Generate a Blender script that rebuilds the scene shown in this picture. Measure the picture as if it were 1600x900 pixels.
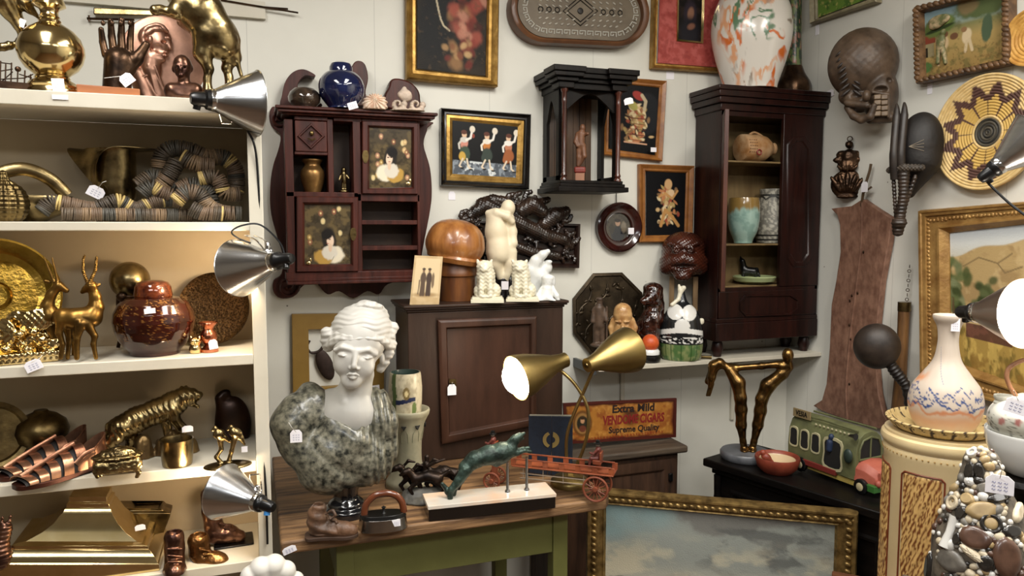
import bpy, math, random
import numpy as np
from math import pi, sin, cos, tan, radians, atan2, hypot, sqrt
from mathutils import Vector, Matrix, Euler
sc = bpy.context.scene
COL = sc.collection
for _o in list(bpy.data.objects):
    bpy.data.objects.remove(_o)
random.seed(4)

# ------------------------------------------------------------------ camera
F = 1155.0
YAW, PIT, CH = radians(19.3), radians(4.7), 1.55
cd = bpy.data.cameras.new('camera')
cam = bpy.data.objects.new('camera', cd)
COL.objects.link(cam)
cd.sensor_width = 36.0
cd.lens = 36.0 * F / 1600.0
cd.clip_start = 0.02
cam.location = (0, 0, CH)
cam.rotation_euler = (pi / 2 - PIT, 0, -YAW)
sc.camera = cam
ROT = cam.rotation_euler.to_matrix()
CAM = Vector((0, 0, CH))

# ------------------------------------------------------------------ light
sc.view_settings.view_transform = 'Standard'
sc.view_settings.look = 'None'
sc.view_settings.gamma = 1.0
sc.view_settings.use_curve_mapping = False
sc.view_settings.exposure = 0.72
w = bpy.data.worlds.new('world')
sc.world = w
w.use_nodes = True
w.node_tree.nodes['Background'].inputs[0].default_value = (0.9, 0.95, 1, 1)
w.node_tree.nodes['Background'].inputs[1].default_value = 0.3


def area_light(name, loc, target, sx, sy, power, color):
    l = bpy.data.lights.new(name, 'AREA')
    l.shape = 'RECTANGLE'
    l.size, l.size_y, l.energy, l.color = sx, sy, power, color
    o = bpy.data.objects.new(name, l)
    COL.objects.link(o)
    o.location = loc
    o.rotation_euler = (Vector(target) - Vector(loc)).to_track_quat('-Z', 'Y').to_euler()
    return o


area_light('ceiling_light_panel', (-0.5, 1.0, 2.69), (-0.5, 1.15, 0), 0.35, 1.1, 17, (1.0, 0.97, 0.92))
area_light('ceiling_light_panel', (0.75, 1.1, 2.69), (0.75, 1.3, 0), 0.35, 1.1, 20, (1.0, 0.97, 0.91))
area_light('ceiling_light_panel', (1.5, 0.6, 2.69), (1.6, 0.8, 0), 0.35, 1.1, 18, (1.0, 0.95, 0.87))
area_light('ceiling_light_panel', (-0.6, -0.9, 2.69), (-0.6, -0.9, 0), 1.2, 0.5, 19, (0.95, 0.98, 1.0))
area_light('ceiling_light_panel', (1.2, -1.0, 2.69), (1.2, -1.0, 0), 1.2, 0.5, 19, (1.0, 0.97, 0.92))


# ------------------------------------------------------------------ helpers
def ray(px, py):
    return ROT @ Vector(((px - 800) / F, -(py - 450) / F, -1.0))


def on(px, py, X=None, Y=None, Z=None, d=None):
    r = ray(px, py)
    if d is not None:
        t = d
    elif Y is not None:
        t = (Y - CAM.y) / r.y
    elif X is not None:
        t = (X - CAM.x) / r.x
    else:
        t = (Z - CAM.z) / r.z
    return CAM + r * t


def hexc(h):
    if not isinstance(h, str):
        return tuple(h)
    h = h.lstrip('#')
    v = [int(h[i:i + 2], 16) / 255 for i in (0, 2, 4)]
    return tuple(c / 12.92 if c <= .04045 else ((c + .055) / 1.055) ** 2.4 for c in v)


def hx(h):
    return np.array(hexc(h))


MATS = {}


def mat(name, c1, rough=.5, metal=0.0, c2=None, s=8, st=(1, 1, 1), bump=0.0, bs=60, kind='noise', lo=.35, hi=.65,
        vc=False, coat=0.0, spec=.5, detail=5, emit=None, sss=0):
    if name in MATS:
        return MATS[name]
    m = bpy.data.materials.new(name)
    m.use_nodes = True
    nt = m.node_tree
    b = nt.nodes['Principled BSDF']
    b.inputs['Roughness'].default_value = rough
    b.inputs['Metallic'].default_value = metal
    b.inputs['Specular IOR Level'].default_value = spec
    b.inputs['Coat Weight'].default_value = coat
    b.inputs['Coat Roughness'].default_value = .08
    tc = nt.nodes.new('ShaderNodeTexCoord')
    mp = nt.nodes.new('ShaderNodeMapping')
    mp.inputs['Scale'].default_value = [s * k for k in st]
    nt.links.new(tc.outputs['Object'], mp.inputs[0])
    if vc:
        a = nt.nodes.new('ShaderNodeAttribute')
        a.attribute_name = 'Col'
        nt.links.new(a.outputs['Color'], b.inputs['Base Color'])
    elif c2 is not None:
        if kind == 'voronoi':
            n = nt.nodes.new('ShaderNodeTexVoronoi')
            fac = n.outputs['Distance']
            n.inputs['Scale'].default_value = 1
        elif kind == 'wave':
            n = nt.nodes.new('ShaderNodeTexWave')
            fac = n.outputs['Fac']
            n.inputs['Scale'].default_value = 1
            n.inputs['Distortion'].default_value = 3
        else:
            n = nt.nodes.new('ShaderNodeTexNoise')
            fac = n.outputs['Fac']
            n.inputs['Scale'].default_value = 1
            n.inputs['Detail'].default_value = detail
            n.inputs['Roughness'].default_value = .6
        nt.links.new(mp.outputs[0], n.inputs['Vector'])
        r = nt.nodes.new('ShaderNodeValToRGB')
        r.color_ramp.elements[0].position = lo
        r.color_ramp.elements[1].position = hi
        r.color_ramp.elements[0].color = (*hexc(c1), 1)
        r.color_ramp.elements[1].color = (*hexc(c2), 1)
        nt.links.new(fac, r.inputs[0])
        nt.links.new(r.outputs[0], b.inputs['Base Color'])
    else:
        b.inputs['Base Color'].default_value = (*hexc(c1), 1)
    if bump:
        n2 = nt.nodes.new('ShaderNodeTexNoise')
        n2.inputs['Scale'].default_value = bs
        n2.inputs['Detail'].default_value = 4
        mp2 = nt.nodes.new('ShaderNodeMapping')
        mp2.inputs['Scale'].default_value = st
        nt.links.new(tc.outputs['Object'], mp2.inputs[0])
        nt.links.new(mp2.outputs[0], n2.inputs['Vector'])
        bp = nt.nodes.new('ShaderNodeBump')
        bp.inputs['Strength'].default_value = bump
        bp.inputs['Distance'].default_value = .004
        nt.links.new(n2.outputs['Fac'], bp.inputs['Height'])
        nt.links.new(bp.outputs[0], b.inputs['Normal'])
    if emit:
        b.inputs['Emission Color'].default_value = (*hexc(emit[0]), 1)
        b.inputs['Emission Strength'].default_value = emit[1]
    MATS[name] = m
    return m


def V(*a):
    return Vector(a)


# ---- numpy noise
def _h(ix, iy, iz, seed):
    n = (ix * 374761393 + iy * 668265263 + iz * 2147483647 + seed * 1274126177) & 0xffffffff
    n = ((n ^ (n >> 13)) * 1274126177) & 0xffffffff
    n = n ^ (n >> 16)
    return (n & 0xffff) / 65535.0


def vn(x, y, z=0.0, seed=0):
    x, y, z = np.broadcast_arrays(np.asarray(x, float), np.asarray(y, float), np.asarray(z, float))
    fx, fy, fz = np.floor(x), np.floor(y), np.floor(z)
    ix, iy, iz = fx.astype(np.int64), fy.astype(np.int64), fz.astype(np.int64)
    u, v, q = x - fx, y - fy, z - fz
    u, v, q = [t * t * (3 - 2 * t) for t in (u, v, q)]
    r = 0
    for a in (0, 1):
        for b in (0, 1):
            for c in (0, 1):
                r = r + _h(ix + a, iy + b, iz + c, seed) * (u if a else 1 - u) * (v if b else 1 - v) * (q if c else 1 - q)
    return r


def fbm(x, y, z=0.0, seed=0, oct=4):
    r, a, t = 0, .5, 0
    for i in range(oct):
        r = r + a * vn(np.asarray(x) * 2 ** i, np.asarray(y) * 2 ** i, np.asarray(z) * 2 ** i, seed + i)
        t += a
        a *= .55
    return r / t


def ss(a, b, x):
    t = np.clip((x - a) / (b - a), 0, 1)
    return t * t * (3 - 2 * t)


def mix(a, b, f):
    f = np.asarray(f)[..., None]
    return a * (1 - f) + b * f


# ---- mesh builder (local metres)
class MB:
    def __init__(self):
        self.v, self.f = [], []

    def add(self, vs, fs):
        n = len(self.v)
        self.v += [tuple(p) for p in vs]
        self.f += [tuple(i + n for i in q) for q in fs]
        return self

    def box(self, c, size, rot=None):
        c = Vector(c)
        h = Vector(size) / 2
        vs = []
        for x in (-1, 1):
            for y in (-1, 1):
                for z in (-1, 1):
                    p = Vector((x * h.x, y * h.y, z * h.z))
                    if rot is not None:
                        p = rot @ p
                    vs.append(c + p)
        return self.add(vs, [(0, 1, 3, 2), (4, 6, 7, 5), (0, 4, 5, 1), (2, 3, 7, 6), (0, 2, 6, 4), (1, 5, 7, 3)])

    def box2(self, a, b):
        a, b = Vector(a), Vector(b)
        return self.box((a + b) / 2, [abs(q) for q in (b - a)])

    def prism(self, pts, y0, y1, inset=0.0):
        """polygon (local vectors, x/z used) between depth y0 (front) and y1 (back)"""
        P = [(p[0], p[2]) if len(p) == 3 else tuple(p) for p in pts]
        n = len(P)
        A = sum(P[i][0] * P[(i + 1) % n][1] - P[(i + 1) % n][0] * P[i][1] for i in range(n))
        if A < 0:
            P = P[::-1]
        vs = [(x, y0, z) for x, z in P] + [(x, y1, z) for x, z in P]
        fs = [tuple(range(n)), tuple(range(2 * n - 1, n - 1, -1))]
        fs += [(i, i + n, (i + 1) % n + n, (i + 1) % n) for i in range(n)]
        return self.add(vs, fs)

    def frame(self, outer, inner, prof):
        """strip loops between two polygons; prof = [(t, y), ...]"""
        n = len(outer)
        vs, fs = [], []
        for t, y in prof:
            for a, b in zip(outer, inner):
                vs.append((a[0] + (b[0] - a[0]) * t, y, a[2] + (b[2] - a[2]) * t))
        for k in range(len(prof) - 1):
            for i in range(n):
                j = (i + 1) % n
                fs.append((k * n + i, k * n + j, (k + 1) * n + j, (k + 1) * n + i))
        return self.add(vs, fs)

    def lathe(self, prof, c=(0, 0, 0), seg=40, rot=None, sy=1.0, mod=None):
        c = Vector(c)
        vs, fs = [], []
        for k, (r, z) in enumerate(prof):
            for i in range(seg):
                a = 2 * pi * i / seg
                rr = r * (mod(a, z) if mod else 1)
                p = Vector((cos(a) * rr, sin(a) * rr * sy, z))
                if rot is not None:
                    p = rot @ p
                vs.append(c + p)
        for k in range(len(prof) - 1):
            for i in range(seg):
                j = (i + 1) % seg
                fs.append((k * seg + i, k * seg + j, (k + 1) * seg + j, (k + 1) * seg + i))
        loop = hypot(prof[0][0] - prof[-1][0], prof[0][1] - prof[-1][1]) < 1e-7
        if prof[0][0] > 1e-6 and not loop:
            fs.append(tuple(range(seg - 1, -1, -1)))
        if prof[-1][0] > 1e-6 and not loop:
            m = (len(prof) - 1) * seg
            fs.append(tuple(m + i for i in range(seg)))
        return self.add(vs, fs)

    def tube(self, pts, r, seg=10, closed=False, flat=1.0):
        pts = [Vector(p) for p in pts]
        n = len(pts)
        rs = r if isinstance(r, (list, tuple)) else [r] * n
        vs, fs = [], []
        up = None
        for i in range(n):
            a = pts[(i - 1) % n] if closed else pts[max(i - 1, 0)]
            b = pts[(i + 1) % n] if closed else pts[min(i + 1, n - 1)]
            t = (b - a).normalized()
            if up is None:
                up = Vector((0, 0, 1)) if abs(t.z) < .9 else Vector((0, 1, 0))
            u = up - t * up.dot(t)
            u = u.normalized() if u.length > 1e-5 else t.orthogonal().normalized()
            up = u
            w_ = t.cross(u)
            for k in range(seg):
                an = 2 * pi * k / seg
                vs.append(pts[i] + (u * cos(an) + w_ * sin(an) * flat) * rs[i])
        m = n if closed else n - 1
        for i in range(m):
            for k in range(seg):
                l = (k + 1) % seg
                i2 = (i + 1) % n
                fs.append((i * seg + k, i * seg + l, i2 * seg + l, i2 * seg + k))
        if not closed:
            fs.append(tuple(range(seg - 1, -1, -1)))
            fs.append(tuple((n - 1) * seg + k for k in range(seg)))
        return self.add(vs, fs)

    def ell(self, c, r, rot=None, nu=20, nv=12):
        c = Vector(c)
        vs, fs = [], []
        for j in range(nv + 1):
            th = pi * j / nv
            for i in range(nu):
                a = 2 * pi * i / nu
                p = Vector((r[0] * sin(th) * cos(a), r[1] * sin(th) * sin(a), -r[2] * cos(th)))
                if rot is not None:
                    p = rot @ p
                vs.append(c + p)
        for j in range(nv):
            for i in range(nu):
                k = (i + 1) % nu
                fs.append((j * nu + i, j * nu + k, (j + 1) * nu + k, (j + 1) * nu + i))
        return self.add(vs, fs)

    def torus(self, c, R, r, rot=None, nu=32, nv=10, a0=0, a1=2 * pi):
        full = a1 - a0 > 6.28
        pts = []
        k = nu if full else nu + 1
        for i in range(k):
            a = a0 + (a1 - a0) * i / nu
            p = Vector((R * cos(a), R * sin(a), 0))
            pts.append(Vector(c) + (rot @ p if rot is not None else p))
        return self.tube(pts, r, nv, closed=full)

    def mesh(self, name, smooth=40):
        me = bpy.data.meshes.new(name)
        me.from_pydata(self.v, [], self.f)
        me.update()
        import bmesh as bm_
        b = bm_.new()
        b.from_mesh(me)
        bm_.ops.remove_doubles(b, verts=b.verts, dist=1e-6)
        bm_.ops.recalc_face_normals(b, faces=b.faces)
        b.to_mesh(me)
        b.free()
        if smooth:
            me.polygons.foreach_set('use_smooth', [True] * len(me.polygons))
            me.set_sharp_from_angle(angle=radians(smooth))
        return me


def smin(a, b, k):
    h = np.clip(.5 + .5 * (b - a) / k, 0, 1)
    return b * (1 - h) + a * h - k * h * (1 - h)


class SD:
    """sculpt: smooth union of tapered limbs and ellipsoids, meshed as one surface. Pixel units of thing t."""

    def __init__(self, t, k=4):
        self.t, self.k, self.ops, self.fns = t, k * t.s, [], []

    def _p(self, x, y, d):
        return np.array(self.t.p(x, y, d))

    def c(self, x1, y1, d1, r1, x2, y2, d2, r2, k=None, sub=False):
        s = self.t.s
        self.ops.append(('c', self._p(x1, y1, d1), self._p(x2, y2, d2), r1 * s, r2 * s,
                         self.k if k is None else k * s, sub))
        return self

    def chain(self, pts, k=None, sub=False):
        for a, b in zip(pts[:-1], pts[1:]):
            self.c(*a, *b, k=k, sub=sub)
        return self

    def e(self, x, y, d, rx, ry, rd, ang=0, k=None, sub=False, yaw=0):
        s = self.t.s
        R = np.array(Matrix.Rotation(radians(yaw), 3, 'Z') @ Matrix.Rotation(radians(ang), 3, 'Y'))
        self.ops.append(('e', self._p(x, y, d), np.array([rx, rd, ry]) * s, R, 0,
                         self.k if k is None else k * s, sub))
        return self

    def b(self, x, y, d, rx, ry, rd, ang=0, k=None, sub=False, rnd=1, yaw=0):
        s = self.t.s
        R = np.array(Matrix.Rotation(radians(yaw), 3, 'Z') @ Matrix.Rotation(radians(ang), 3, 'Y'))
        self.ops.append(('b', self._p(x, y, d), np.array([rx, rd, ry]) * s, R, rnd * s,
                         self.k if k is None else k * s, sub))
        return self

    def disp(self, fn):
        self.fns.append(fn)
        return self

    def mesh(self, name, res=90, floor=None):
        lo, hi = np.full(3, 1e9), np.full(3, -1e9)
        for o in self.ops:
            if o[6]:
                continue
            if o[0] == 'c':
                q = [(o[1], o[3]), (o[2], o[4])]
            else:
                q = [(o[1], max(o[2]))]
            for c_, r_ in q:
                lo, hi = np.minimum(lo, c_ - r_), np.maximum(hi, c_ + r_)
        h = (hi - lo).max() / res
        lo -= 3 * h + self.k * .5
        hi += 3 * h + self.k * .5
        n = np.ceil((hi - lo) / h).astype(int) + 1
        ax = [lo[i] + h * np.arange(n[i]) for i in range(3)]
        D = np.full(n, 1e3)
        for o in self.ops:
            k = max(o[5], h * .2)
            if o[0] == 'c':
                bl = np.minimum(o[1] - o[3], o[2] - o[4])
                bh = np.maximum(o[1] + o[3], o[2] + o[4])
            else:
                bl, bh = o[1] - max(o[2]) * 1.75, o[1] + max(o[2]) * 1.75
                if o[0] == 'e':
                    bl, bh = o[1] - max(o[2]), o[1] + max(o[2])
            i0 = np.clip(((bl - k - lo) / h - 3).astype(int), 0, n - 1)
            i1 = np.clip(((bh + k - lo) / h + 4).astype(int), 1, n)
            sl = tuple(slice(a, b) for a, b in zip(i0, i1))
            X, Y, Z = np.meshgrid(*[ax[i][sl[i]] for i in range(3)], indexing='ij')
            if X.size == 0:
                continue
            P = np.stack([X, Y, Z], -1)
            if o[0] == 'c':
                a, b = o[1], o[2]
                ab = b - a
                t_ = np.clip(((P - a) @ ab) / max(ab @ ab, 1e-12), 0, 1)
                d_ = np.linalg.norm(P - a - t_[..., None] * ab, axis=-1) - (o[3] + t_ * (o[4] - o[3]))
            elif o[0] == 'e':
                q = (P - o[1]) @ o[3]
                k0 = np.linalg.norm(q / o[2], axis=-1)
                k1 = np.linalg.norm(q / o[2] ** 2, axis=-1)
                d_ = k0 * (k0 - 1) / np.maximum(k1, 1e-9)
            else:
                q = np.abs((P - o[1]) @ o[3]) - (o[2] - o[4])
                d_ = np.linalg.norm(np.maximum(q, 0), axis=-1) + np.minimum(q.max(-1), 0) - o[4]
            if o[6]:
                D[sl] = -smin(-D[sl], d_, k)
            else:
                D[sl] = smin(D[sl], d_, k)
        G = np.stack(np.meshgrid(*ax, indexing='ij'), -1)
        for fn in self.fns:
            D = D + fn(G[..., 0] / self.t.s, G[..., 1] / self.t.s, G[..., 2] / self.t.s) * self.t.s
        if floor is not None:
            D = np.maximum(D, floor - G[..., 2])
        D[0], D[-1] = 1, 1
        D[:, 0], D[:, -1] = 1, 1
        D[:, :, 0], D[:, :, -1] = 1, 1
        S_ = D < 0
        cs = [(a, b, c) for a in (0, 1) for b in (0, 1) for c in (0, 1)]

        def sub(A, c):
            return A[c[0]:A.shape[0] - 1 + c[0], c[1]:A.shape[1] - 1 + c[1], c[2]:A.shape[2] - 1 + c[2]]
        cnt = sum(sub(S_, c).astype(np.int8) for c in cs)
        act = (cnt > 0) & (cnt < 8)
        I = np.argwhere(act)
        pos = np.zeros((len(I), 3))
        num = np.zeros(len(I))
        cor = {c: D[I[:, 0] + c[0], I[:, 1] + c[1], I[:, 2] + c[2]] for c in cs}
        for c in cs:
            for a in range(3):
                if c[a] == 0:
                    c2 = tuple(1 if i == a else c[i] for i in range(3))
                    da, db = cor[c], cor[c2]
                    m = (da < 0) != (db < 0)
                    t_ = np.where(m, da / np.where(m, da - db, 1), 0)
                    pt = np.tile(np.array(c, float), (len(I), 1))
                    pt[:, a] += t_
                    pos[m] += pt[m]
                    num[m] += 1
        pos = (I + pos / num[:, None]) * h + lo
        idx = np.full(act.shape, -1)
        idx[act] = np.arange(len(I))
        F_ = []
        for a in range(3):
            b, c = (a + 1) % 3, (a + 2) % 3
            s0 = [slice(None)] * 3
            s1 = [slice(None)] * 3
            s0[a], s1[a] = slice(0, -1), slice(1, None)
            ed = S_[tuple(s0)] != S_[tuple(s1)]
            E = np.argwhere(ed)
            E = E[(E[:, b] > 0) & (E[:, c] > 0) & (E[:, b] < D.shape[b] - 1) & (E[:, c] < D.shape[c] - 1)]
            q = []
            for ob, oc in ((-1, -1), (0, -1), (0, 0), (-1, 0)):
                K = E.copy()
                K[:, b] += ob
                K[:, c] += oc
                q.append(idx[K[:, 0], K[:, 1], K[:, 2]])
            q = np.stack(q, 1)
            fl = ~S_[E[:, 0], E[:, 1], E[:, 2]]
            q[fl] = q[fl][:, ::-1]
            F_.append(q)
        F_ = np.concatenate(F_)
        me = bpy.data.meshes.new(name)
        me.from_pydata(pos.tolist(), [], F_.tolist())
        me.update()
        me.polygons.foreach_set('use_smooth', [True] * len(me.polygons))
        return me


# ---- things
def putprops(o, label, cat, grp=None):
    o['label'] = label
    o['category'] = cat
    if grp:
        o['group'] = grp


class T:
    """one thing: an anchor in the world, a facing, and pixel-to-local conversion at its own depth"""

    def __init__(self, name, label, cat, px, py, X=None, Y=None, Z=None, d=None, rz=None, grp=None, loc=None):
        if loc is not None:
            self.o = Vector(loc)
        elif Y is not None and Z is not None:
            self.o = on(px, py, Y=Y)
            self.o.z = Z + .001
        else:
            self.o = on(px, py, X=X, Y=Y, Z=Z, d=d)
            if Z is not None:
                self.o.z += .001
        r = self.o - CAM
        self.rz = atan2(-r.x, r.y) if rz is None else rz
        self.M = Matrix.Translation(self.o) @ Matrix.Rotation(self.rz, 4, 'Z')
        self.Mi = self.M.inverted()
        self.s = (ROT.transposed() @ r).z / -F
        self.name, self.label, self.cat, self.grp = name, label, cat, grp
        self.root = None

    def p(self, px, py, dy=0):
        return self.P(px, py, dy * self.s)

    def P(self, px, py, y=0.0):
        O = self.Mi @ CAM
        D = self.Mi.to_3x3() @ ray(px, py)
        t = (y - O.y) / D.y
        return O + D * t

    def pl(self, pts, y=0.0):
        return [self.P(a, b, y) for a, b in pts]

    def prof(self, cx, pts, dy=0, base=False):
        """px profile [(halfwidth, py)] top to bottom -> (r, z) list relative to axis at px cx"""
        out = []
        for r, py in pts:
            z = self.p(cx, py, dy).z
            out.append((r * self.s, z))
        if base:
            zt, zb = max(z for _, z in out), out[-1][1]
            out = [(r, (z - zb) * zt / (zt - zb)) for r, z in out]
        return out

    def empty(self):
        if self.root is None:
            o = bpy.data.objects.new(self.name, None)
            o.empty_display_size = .05
            COL.objects.link(o)
            o.matrix_world = self.M
            putprops(o, self.label, self.cat, self.grp)
            self.root = o
        return self.root

    def part(self, name, mb, m, parent=None, smooth=40, bev=0, label=None, res=90, floor=None, vc=None, seg=2):
        par = parent if parent is not None else self.empty()
        return self._mk(name, mb, m, par, smooth, bev, label, res, floor, vc, seg)

    def one(self, mb, m, smooth=40, bev=0, res=90, floor=None, vc=None, seg=2):
        o = self._mk(self.name, mb, m, None, smooth, bev, None, res, floor, vc, seg)
        o.matrix_world = self.M
        putprops(o, self.label, self.cat, self.grp)
        self.root = o
        return o

    def _mk(self, name, mb, m, par, smooth, bev, label, res, floor, vc, seg=2):
        if isinstance(mb, SD):
            me = mb.mesh(name, res, floor)
        elif isinstance(mb, MB):
            me = mb.mesh(name, smooth)
        else:
            me = mb
        o = bpy.data.objects.new(name, me)
        me.materials.append(m)
        COL.objects.link(o)
        if par is not None:
            o.parent = par
        if label:
            o['label'] = label
        if bev:
            md = o.modifiers.new('bevel', 'BEVEL')
            md.width, md.segments, md.limit_method, md.angle_limit = bev, seg, 'ANGLE', radians(38)
        if vc:
            paint(me, vc, self)
        return o


def paint(me, fn, t=None):
    n = len(me.vertices)
    P = np.empty(n * 3)
    me.vertices.foreach_get('co', P)
    P = P.reshape(-1, 3)
    N = np.empty(n * 3)
    me.vertices.foreach_get('normal', N)
    C = fn(P, N.reshape(-1, 3))
    a = me.color_attributes.new('Col', 'FLOAT_COLOR', 'POINT')
    out = np.ones((n, 4))
    out[:, :3] = np.clip(C, 0, 1)
    a.data.foreach_set('color', out.ravel())


class Paint:
    """artwork painted in (u right, v down) over a flat canvas"""

    def __init__(self, u, v, base, asp=1.0):
        self.u, self.v, self.asp = u, v, asp
        self.c = np.tile(hx(base), (len(u), 1))

    def grad(self, stops, v0=0, v1=1):
        t = (self.v - v0) / (v1 - v0)
        xs = [s[0] for s in stops]
        cs = np.array([hx(s[1]) for s in stops])
        g = np.stack([np.interp(t, xs, cs[:, i]) for i in range(3)], -1)
        m = (self.v >= v0) & (self.v <= v1)
        self.c[m] = g[m]
        return self

    def blend(self, col, f):
        self.c = mix(self.c, hx(col), np.clip(f, 0, 1))
        return self

    def ell(self, cx, cy, rx, ry, col, ang=0, soft=.15, rough=0, a=1.0, seed=0):
        du, dv = (self.u - cx) * self.asp, self.v - cy
        ca, sa = cos(radians(ang)), sin(radians(ang))
        x, y = (du * ca + dv * sa) / (rx * self.asp), (-du * sa + dv * ca) / ry
        r = np.sqrt(x * x + y * y)
        if rough:
            r = r + (fbm(self.u * 14, self.v * 14, seed=seed) - .5) * rough
        return self.blend(col, (1 - ss(1 - soft, 1 + soft, r)) * a)

    def line(self, pts, w_, col, a=1.0):
        d = np.full(len(self.u), 9.0)
        for (x1, y1), (x2, y2) in zip(pts[:-1], pts[1:]):
            px, py = (self.u - x1) * self.asp, self.v - y1
            bx, by = (x2 - x1) * self.asp, y2 - y1
            t = np.clip((px * bx + py * by) / max(bx * bx + by * by, 1e-9), 0, 1)
            d = np.minimum(d, np.hypot(px - t * bx, py - t * by))
        return self.blend(col, (1 - ss(w_ * .6, w_ * 1.2, d)) * a)

    def noise(self, col, s, lo, hi, a=1.0, seed=0, sy=1.0, m=None):
        f = ss(lo, hi, fbm(self.u * s * self.asp, self.v * s * sy, seed=seed)) * a
        if m is not None:
            f = f * m
        return self.blend(col, f)


def canvas(t, name, corners, y, fn, n=120, m=None, parent=None, thick=.004):
    """flat painted panel; corners px TL,TR,BR,BL at local depth y"""
    q = t.pl(corners, y)
    wid, hei = (q[1] - q[0]).length, (q[3] - q[0]).length
    nx, ny = (n, max(8, int(n * hei / wid))) if wid > hei else (max(8, int(n * wid / hei)), n)
    vs = []
    U, W = np.meshgrid(np.linspace(0, 1, nx), np.linspace(0, 1, ny))
    for v_ in np.linspace(0, 1, ny):
        a, b = q[0].lerp(q[3], v_), q[1].lerp(q[2], v_)
        for u_ in np.linspace(0, 1, nx):
            vs.append(tuple(a.lerp(b, u_)))
    fs = [(j * nx + i, (j + 1) * nx + i, (j + 1) * nx + i + 1, j * nx + i + 1) for j in range(ny - 1) for i in range(nx - 1)]
    k = len(vs)
    vs += [(p.x, y + thick, p.z) for p in q]
    c0, c1, c2, c3 = 0, nx - 1, ny * nx - 1, (ny - 1) * nx
    fs += [(k, k + 1, k + 2, k + 3)]
    me = bpy.data.meshes.new(name)
    me.from_pydata(vs, [], fs)
    me.update()
    u = np.concatenate([U.ravel(), [0, 1, 1, 0]])
    v = np.concatenate([W.ravel(), [0, 0, 1, 1]])
    pn = Paint(u, v, '#808080', wid / hei)
    fn(pn)
    a = me.color_attributes.new('Col', 'FLOAT_COLOR', 'POINT')
    out = np.ones((len(u), 4))
    out[:, :3] = np.clip(pn.c, 0, 1)
    a.data.foreach_set('color', out.ravel())
    return t.part(name, me, m or mat('paint on canvas', '#808080', .5, vc=True, bump=.25, bs=220, spec=.18), parent)


def rect(x0, y0, x1, y1):
    return [(x0, y0), (x1, y0), (x1, y1), (x0, y1)]


def inset(q, dx, dy=None):
    """shrink a 4-point px quad TL TR BR BL"""
    dy = dx if dy is None else dy
    return [(q[0][0] + dx, q[0][1] + dy), (q[1][0] - dx, q[1][1] + dy), (q[2][0] - dx, q[2][1] - dy), (q[3][0] + dx, q[3][1] - dy)]


def text_mesh(s, size, depth, bold=0.0, align='CENTER', sx=1.0, shear=0.0):
    cu = bpy.data.curves.new('lettering', 'FONT')
    cu.body, cu.size, cu.extrude, cu.offset, cu.align_x, cu.align_y = s, size, depth, bold, align, 'CENTER'
    cu.shear = shear
    cu.resolution_u = 3
    o = bpy.data.objects.new('lettering', cu)
    COL.objects.link(o)
    dg = bpy.context.evaluated_depsgraph_get()
    me = bpy.data.meshes.new_from_object(o.evaluated_get(dg))
    bpy.data.objects.remove(o)
    M = Matrix(((sx, 0, 0, 0), (0, 0, -1, 0), (0, 1, 0, 0), (0, 0, 0, 1)))
    me.transform(M)
    return me


def text(t, s, px, py, y, hpx, m, parent=None, bold=0.0, depth=.0006, ang=0.0, wpx=None, shear=0.0, name='lettering'):
    me = text_mesh(s, hpx * t.s * 1.38, depth, bold * t.s, shear=shear)
    co = [v.co.x for v in me.vertices]
    wid = max(co) - min(co)
    k = (wpx * t.s / wid) if wpx else 1
    me.transform(Matrix.Diagonal((k, 1, 1, 1)))
    me.transform(Matrix.Translation(t.P(px, py, y)) @ Matrix.Rotation(radians(ang), 4, 'Y'))
    me.materials.clear()
    return t.part(name, me, m, parent)


def dup(root, M):
    r = root.copy()
    COL.objects.link(r)
    r.matrix_world = M
    for ch in list(root.children):
        c = ch.copy()
        COL.objects.link(c)
        c.parent = r
        for g in ch.children:
            d = g.copy()
            COL.objects.link(d)
            d.parent = c
    return r


def cat_spline(pts, n=8):
    P = [Vector(p) for p in pts]
    out = []
    for i in range(len(P) - 1):
        a, b = P[max(i - 1, 0)], P[i]
        c, d = P[i + 1], P[min(i + 2, len(P) - 1)]
        for k in range(n):
            t = k / n
            out.append(.5 * ((2 * b) + (c - a) * t + (2 * a - 5 * b + 4 * c - d) * t * t + (3 * b - a - 3 * c + d) * t ** 3))
    out.append(P[-1])
    return out


def smooth2(pts, n=6, closed=True):
    """Catmull-Rom through 2-D points"""
    m = len(pts)
    out = []
    for i in range(m if closed else m - 1):
        g = lambda j: Vector(pts[j % m]) if closed else Vector(pts[min(max(j, 0), m - 1)])
        a, b, c, d = g(i - 1), g(i), g(i + 1), g(i + 2)
        for k in range(n):
            t = k / n
            v = .5 * ((2 * b) + (c - a) * t + (2 * a - 5 * b + 4 * c - d) * t * t + (3 * b - a - 3 * c + d) * t ** 3)
            out.append((v.x, v.y))
    if not closed:
        out.append(tuple(pts[-1]))
    return out


def dense(prof, n=90):
    L = [0]
    for a, b in zip(prof[:-1], prof[1:]):
        L.append(L[-1] + hypot(b[0] - a[0], b[1] - a[1]))
    return [(float(np.interp(s, L, [p[0] for p in prof])), float(np.interp(s, L, [p[1] for p in prof]))) for s in np.linspace(0, L[-1], n)]


def smoothprof(prof, n=6):
    return smooth2(prof, n, closed=False)


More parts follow.
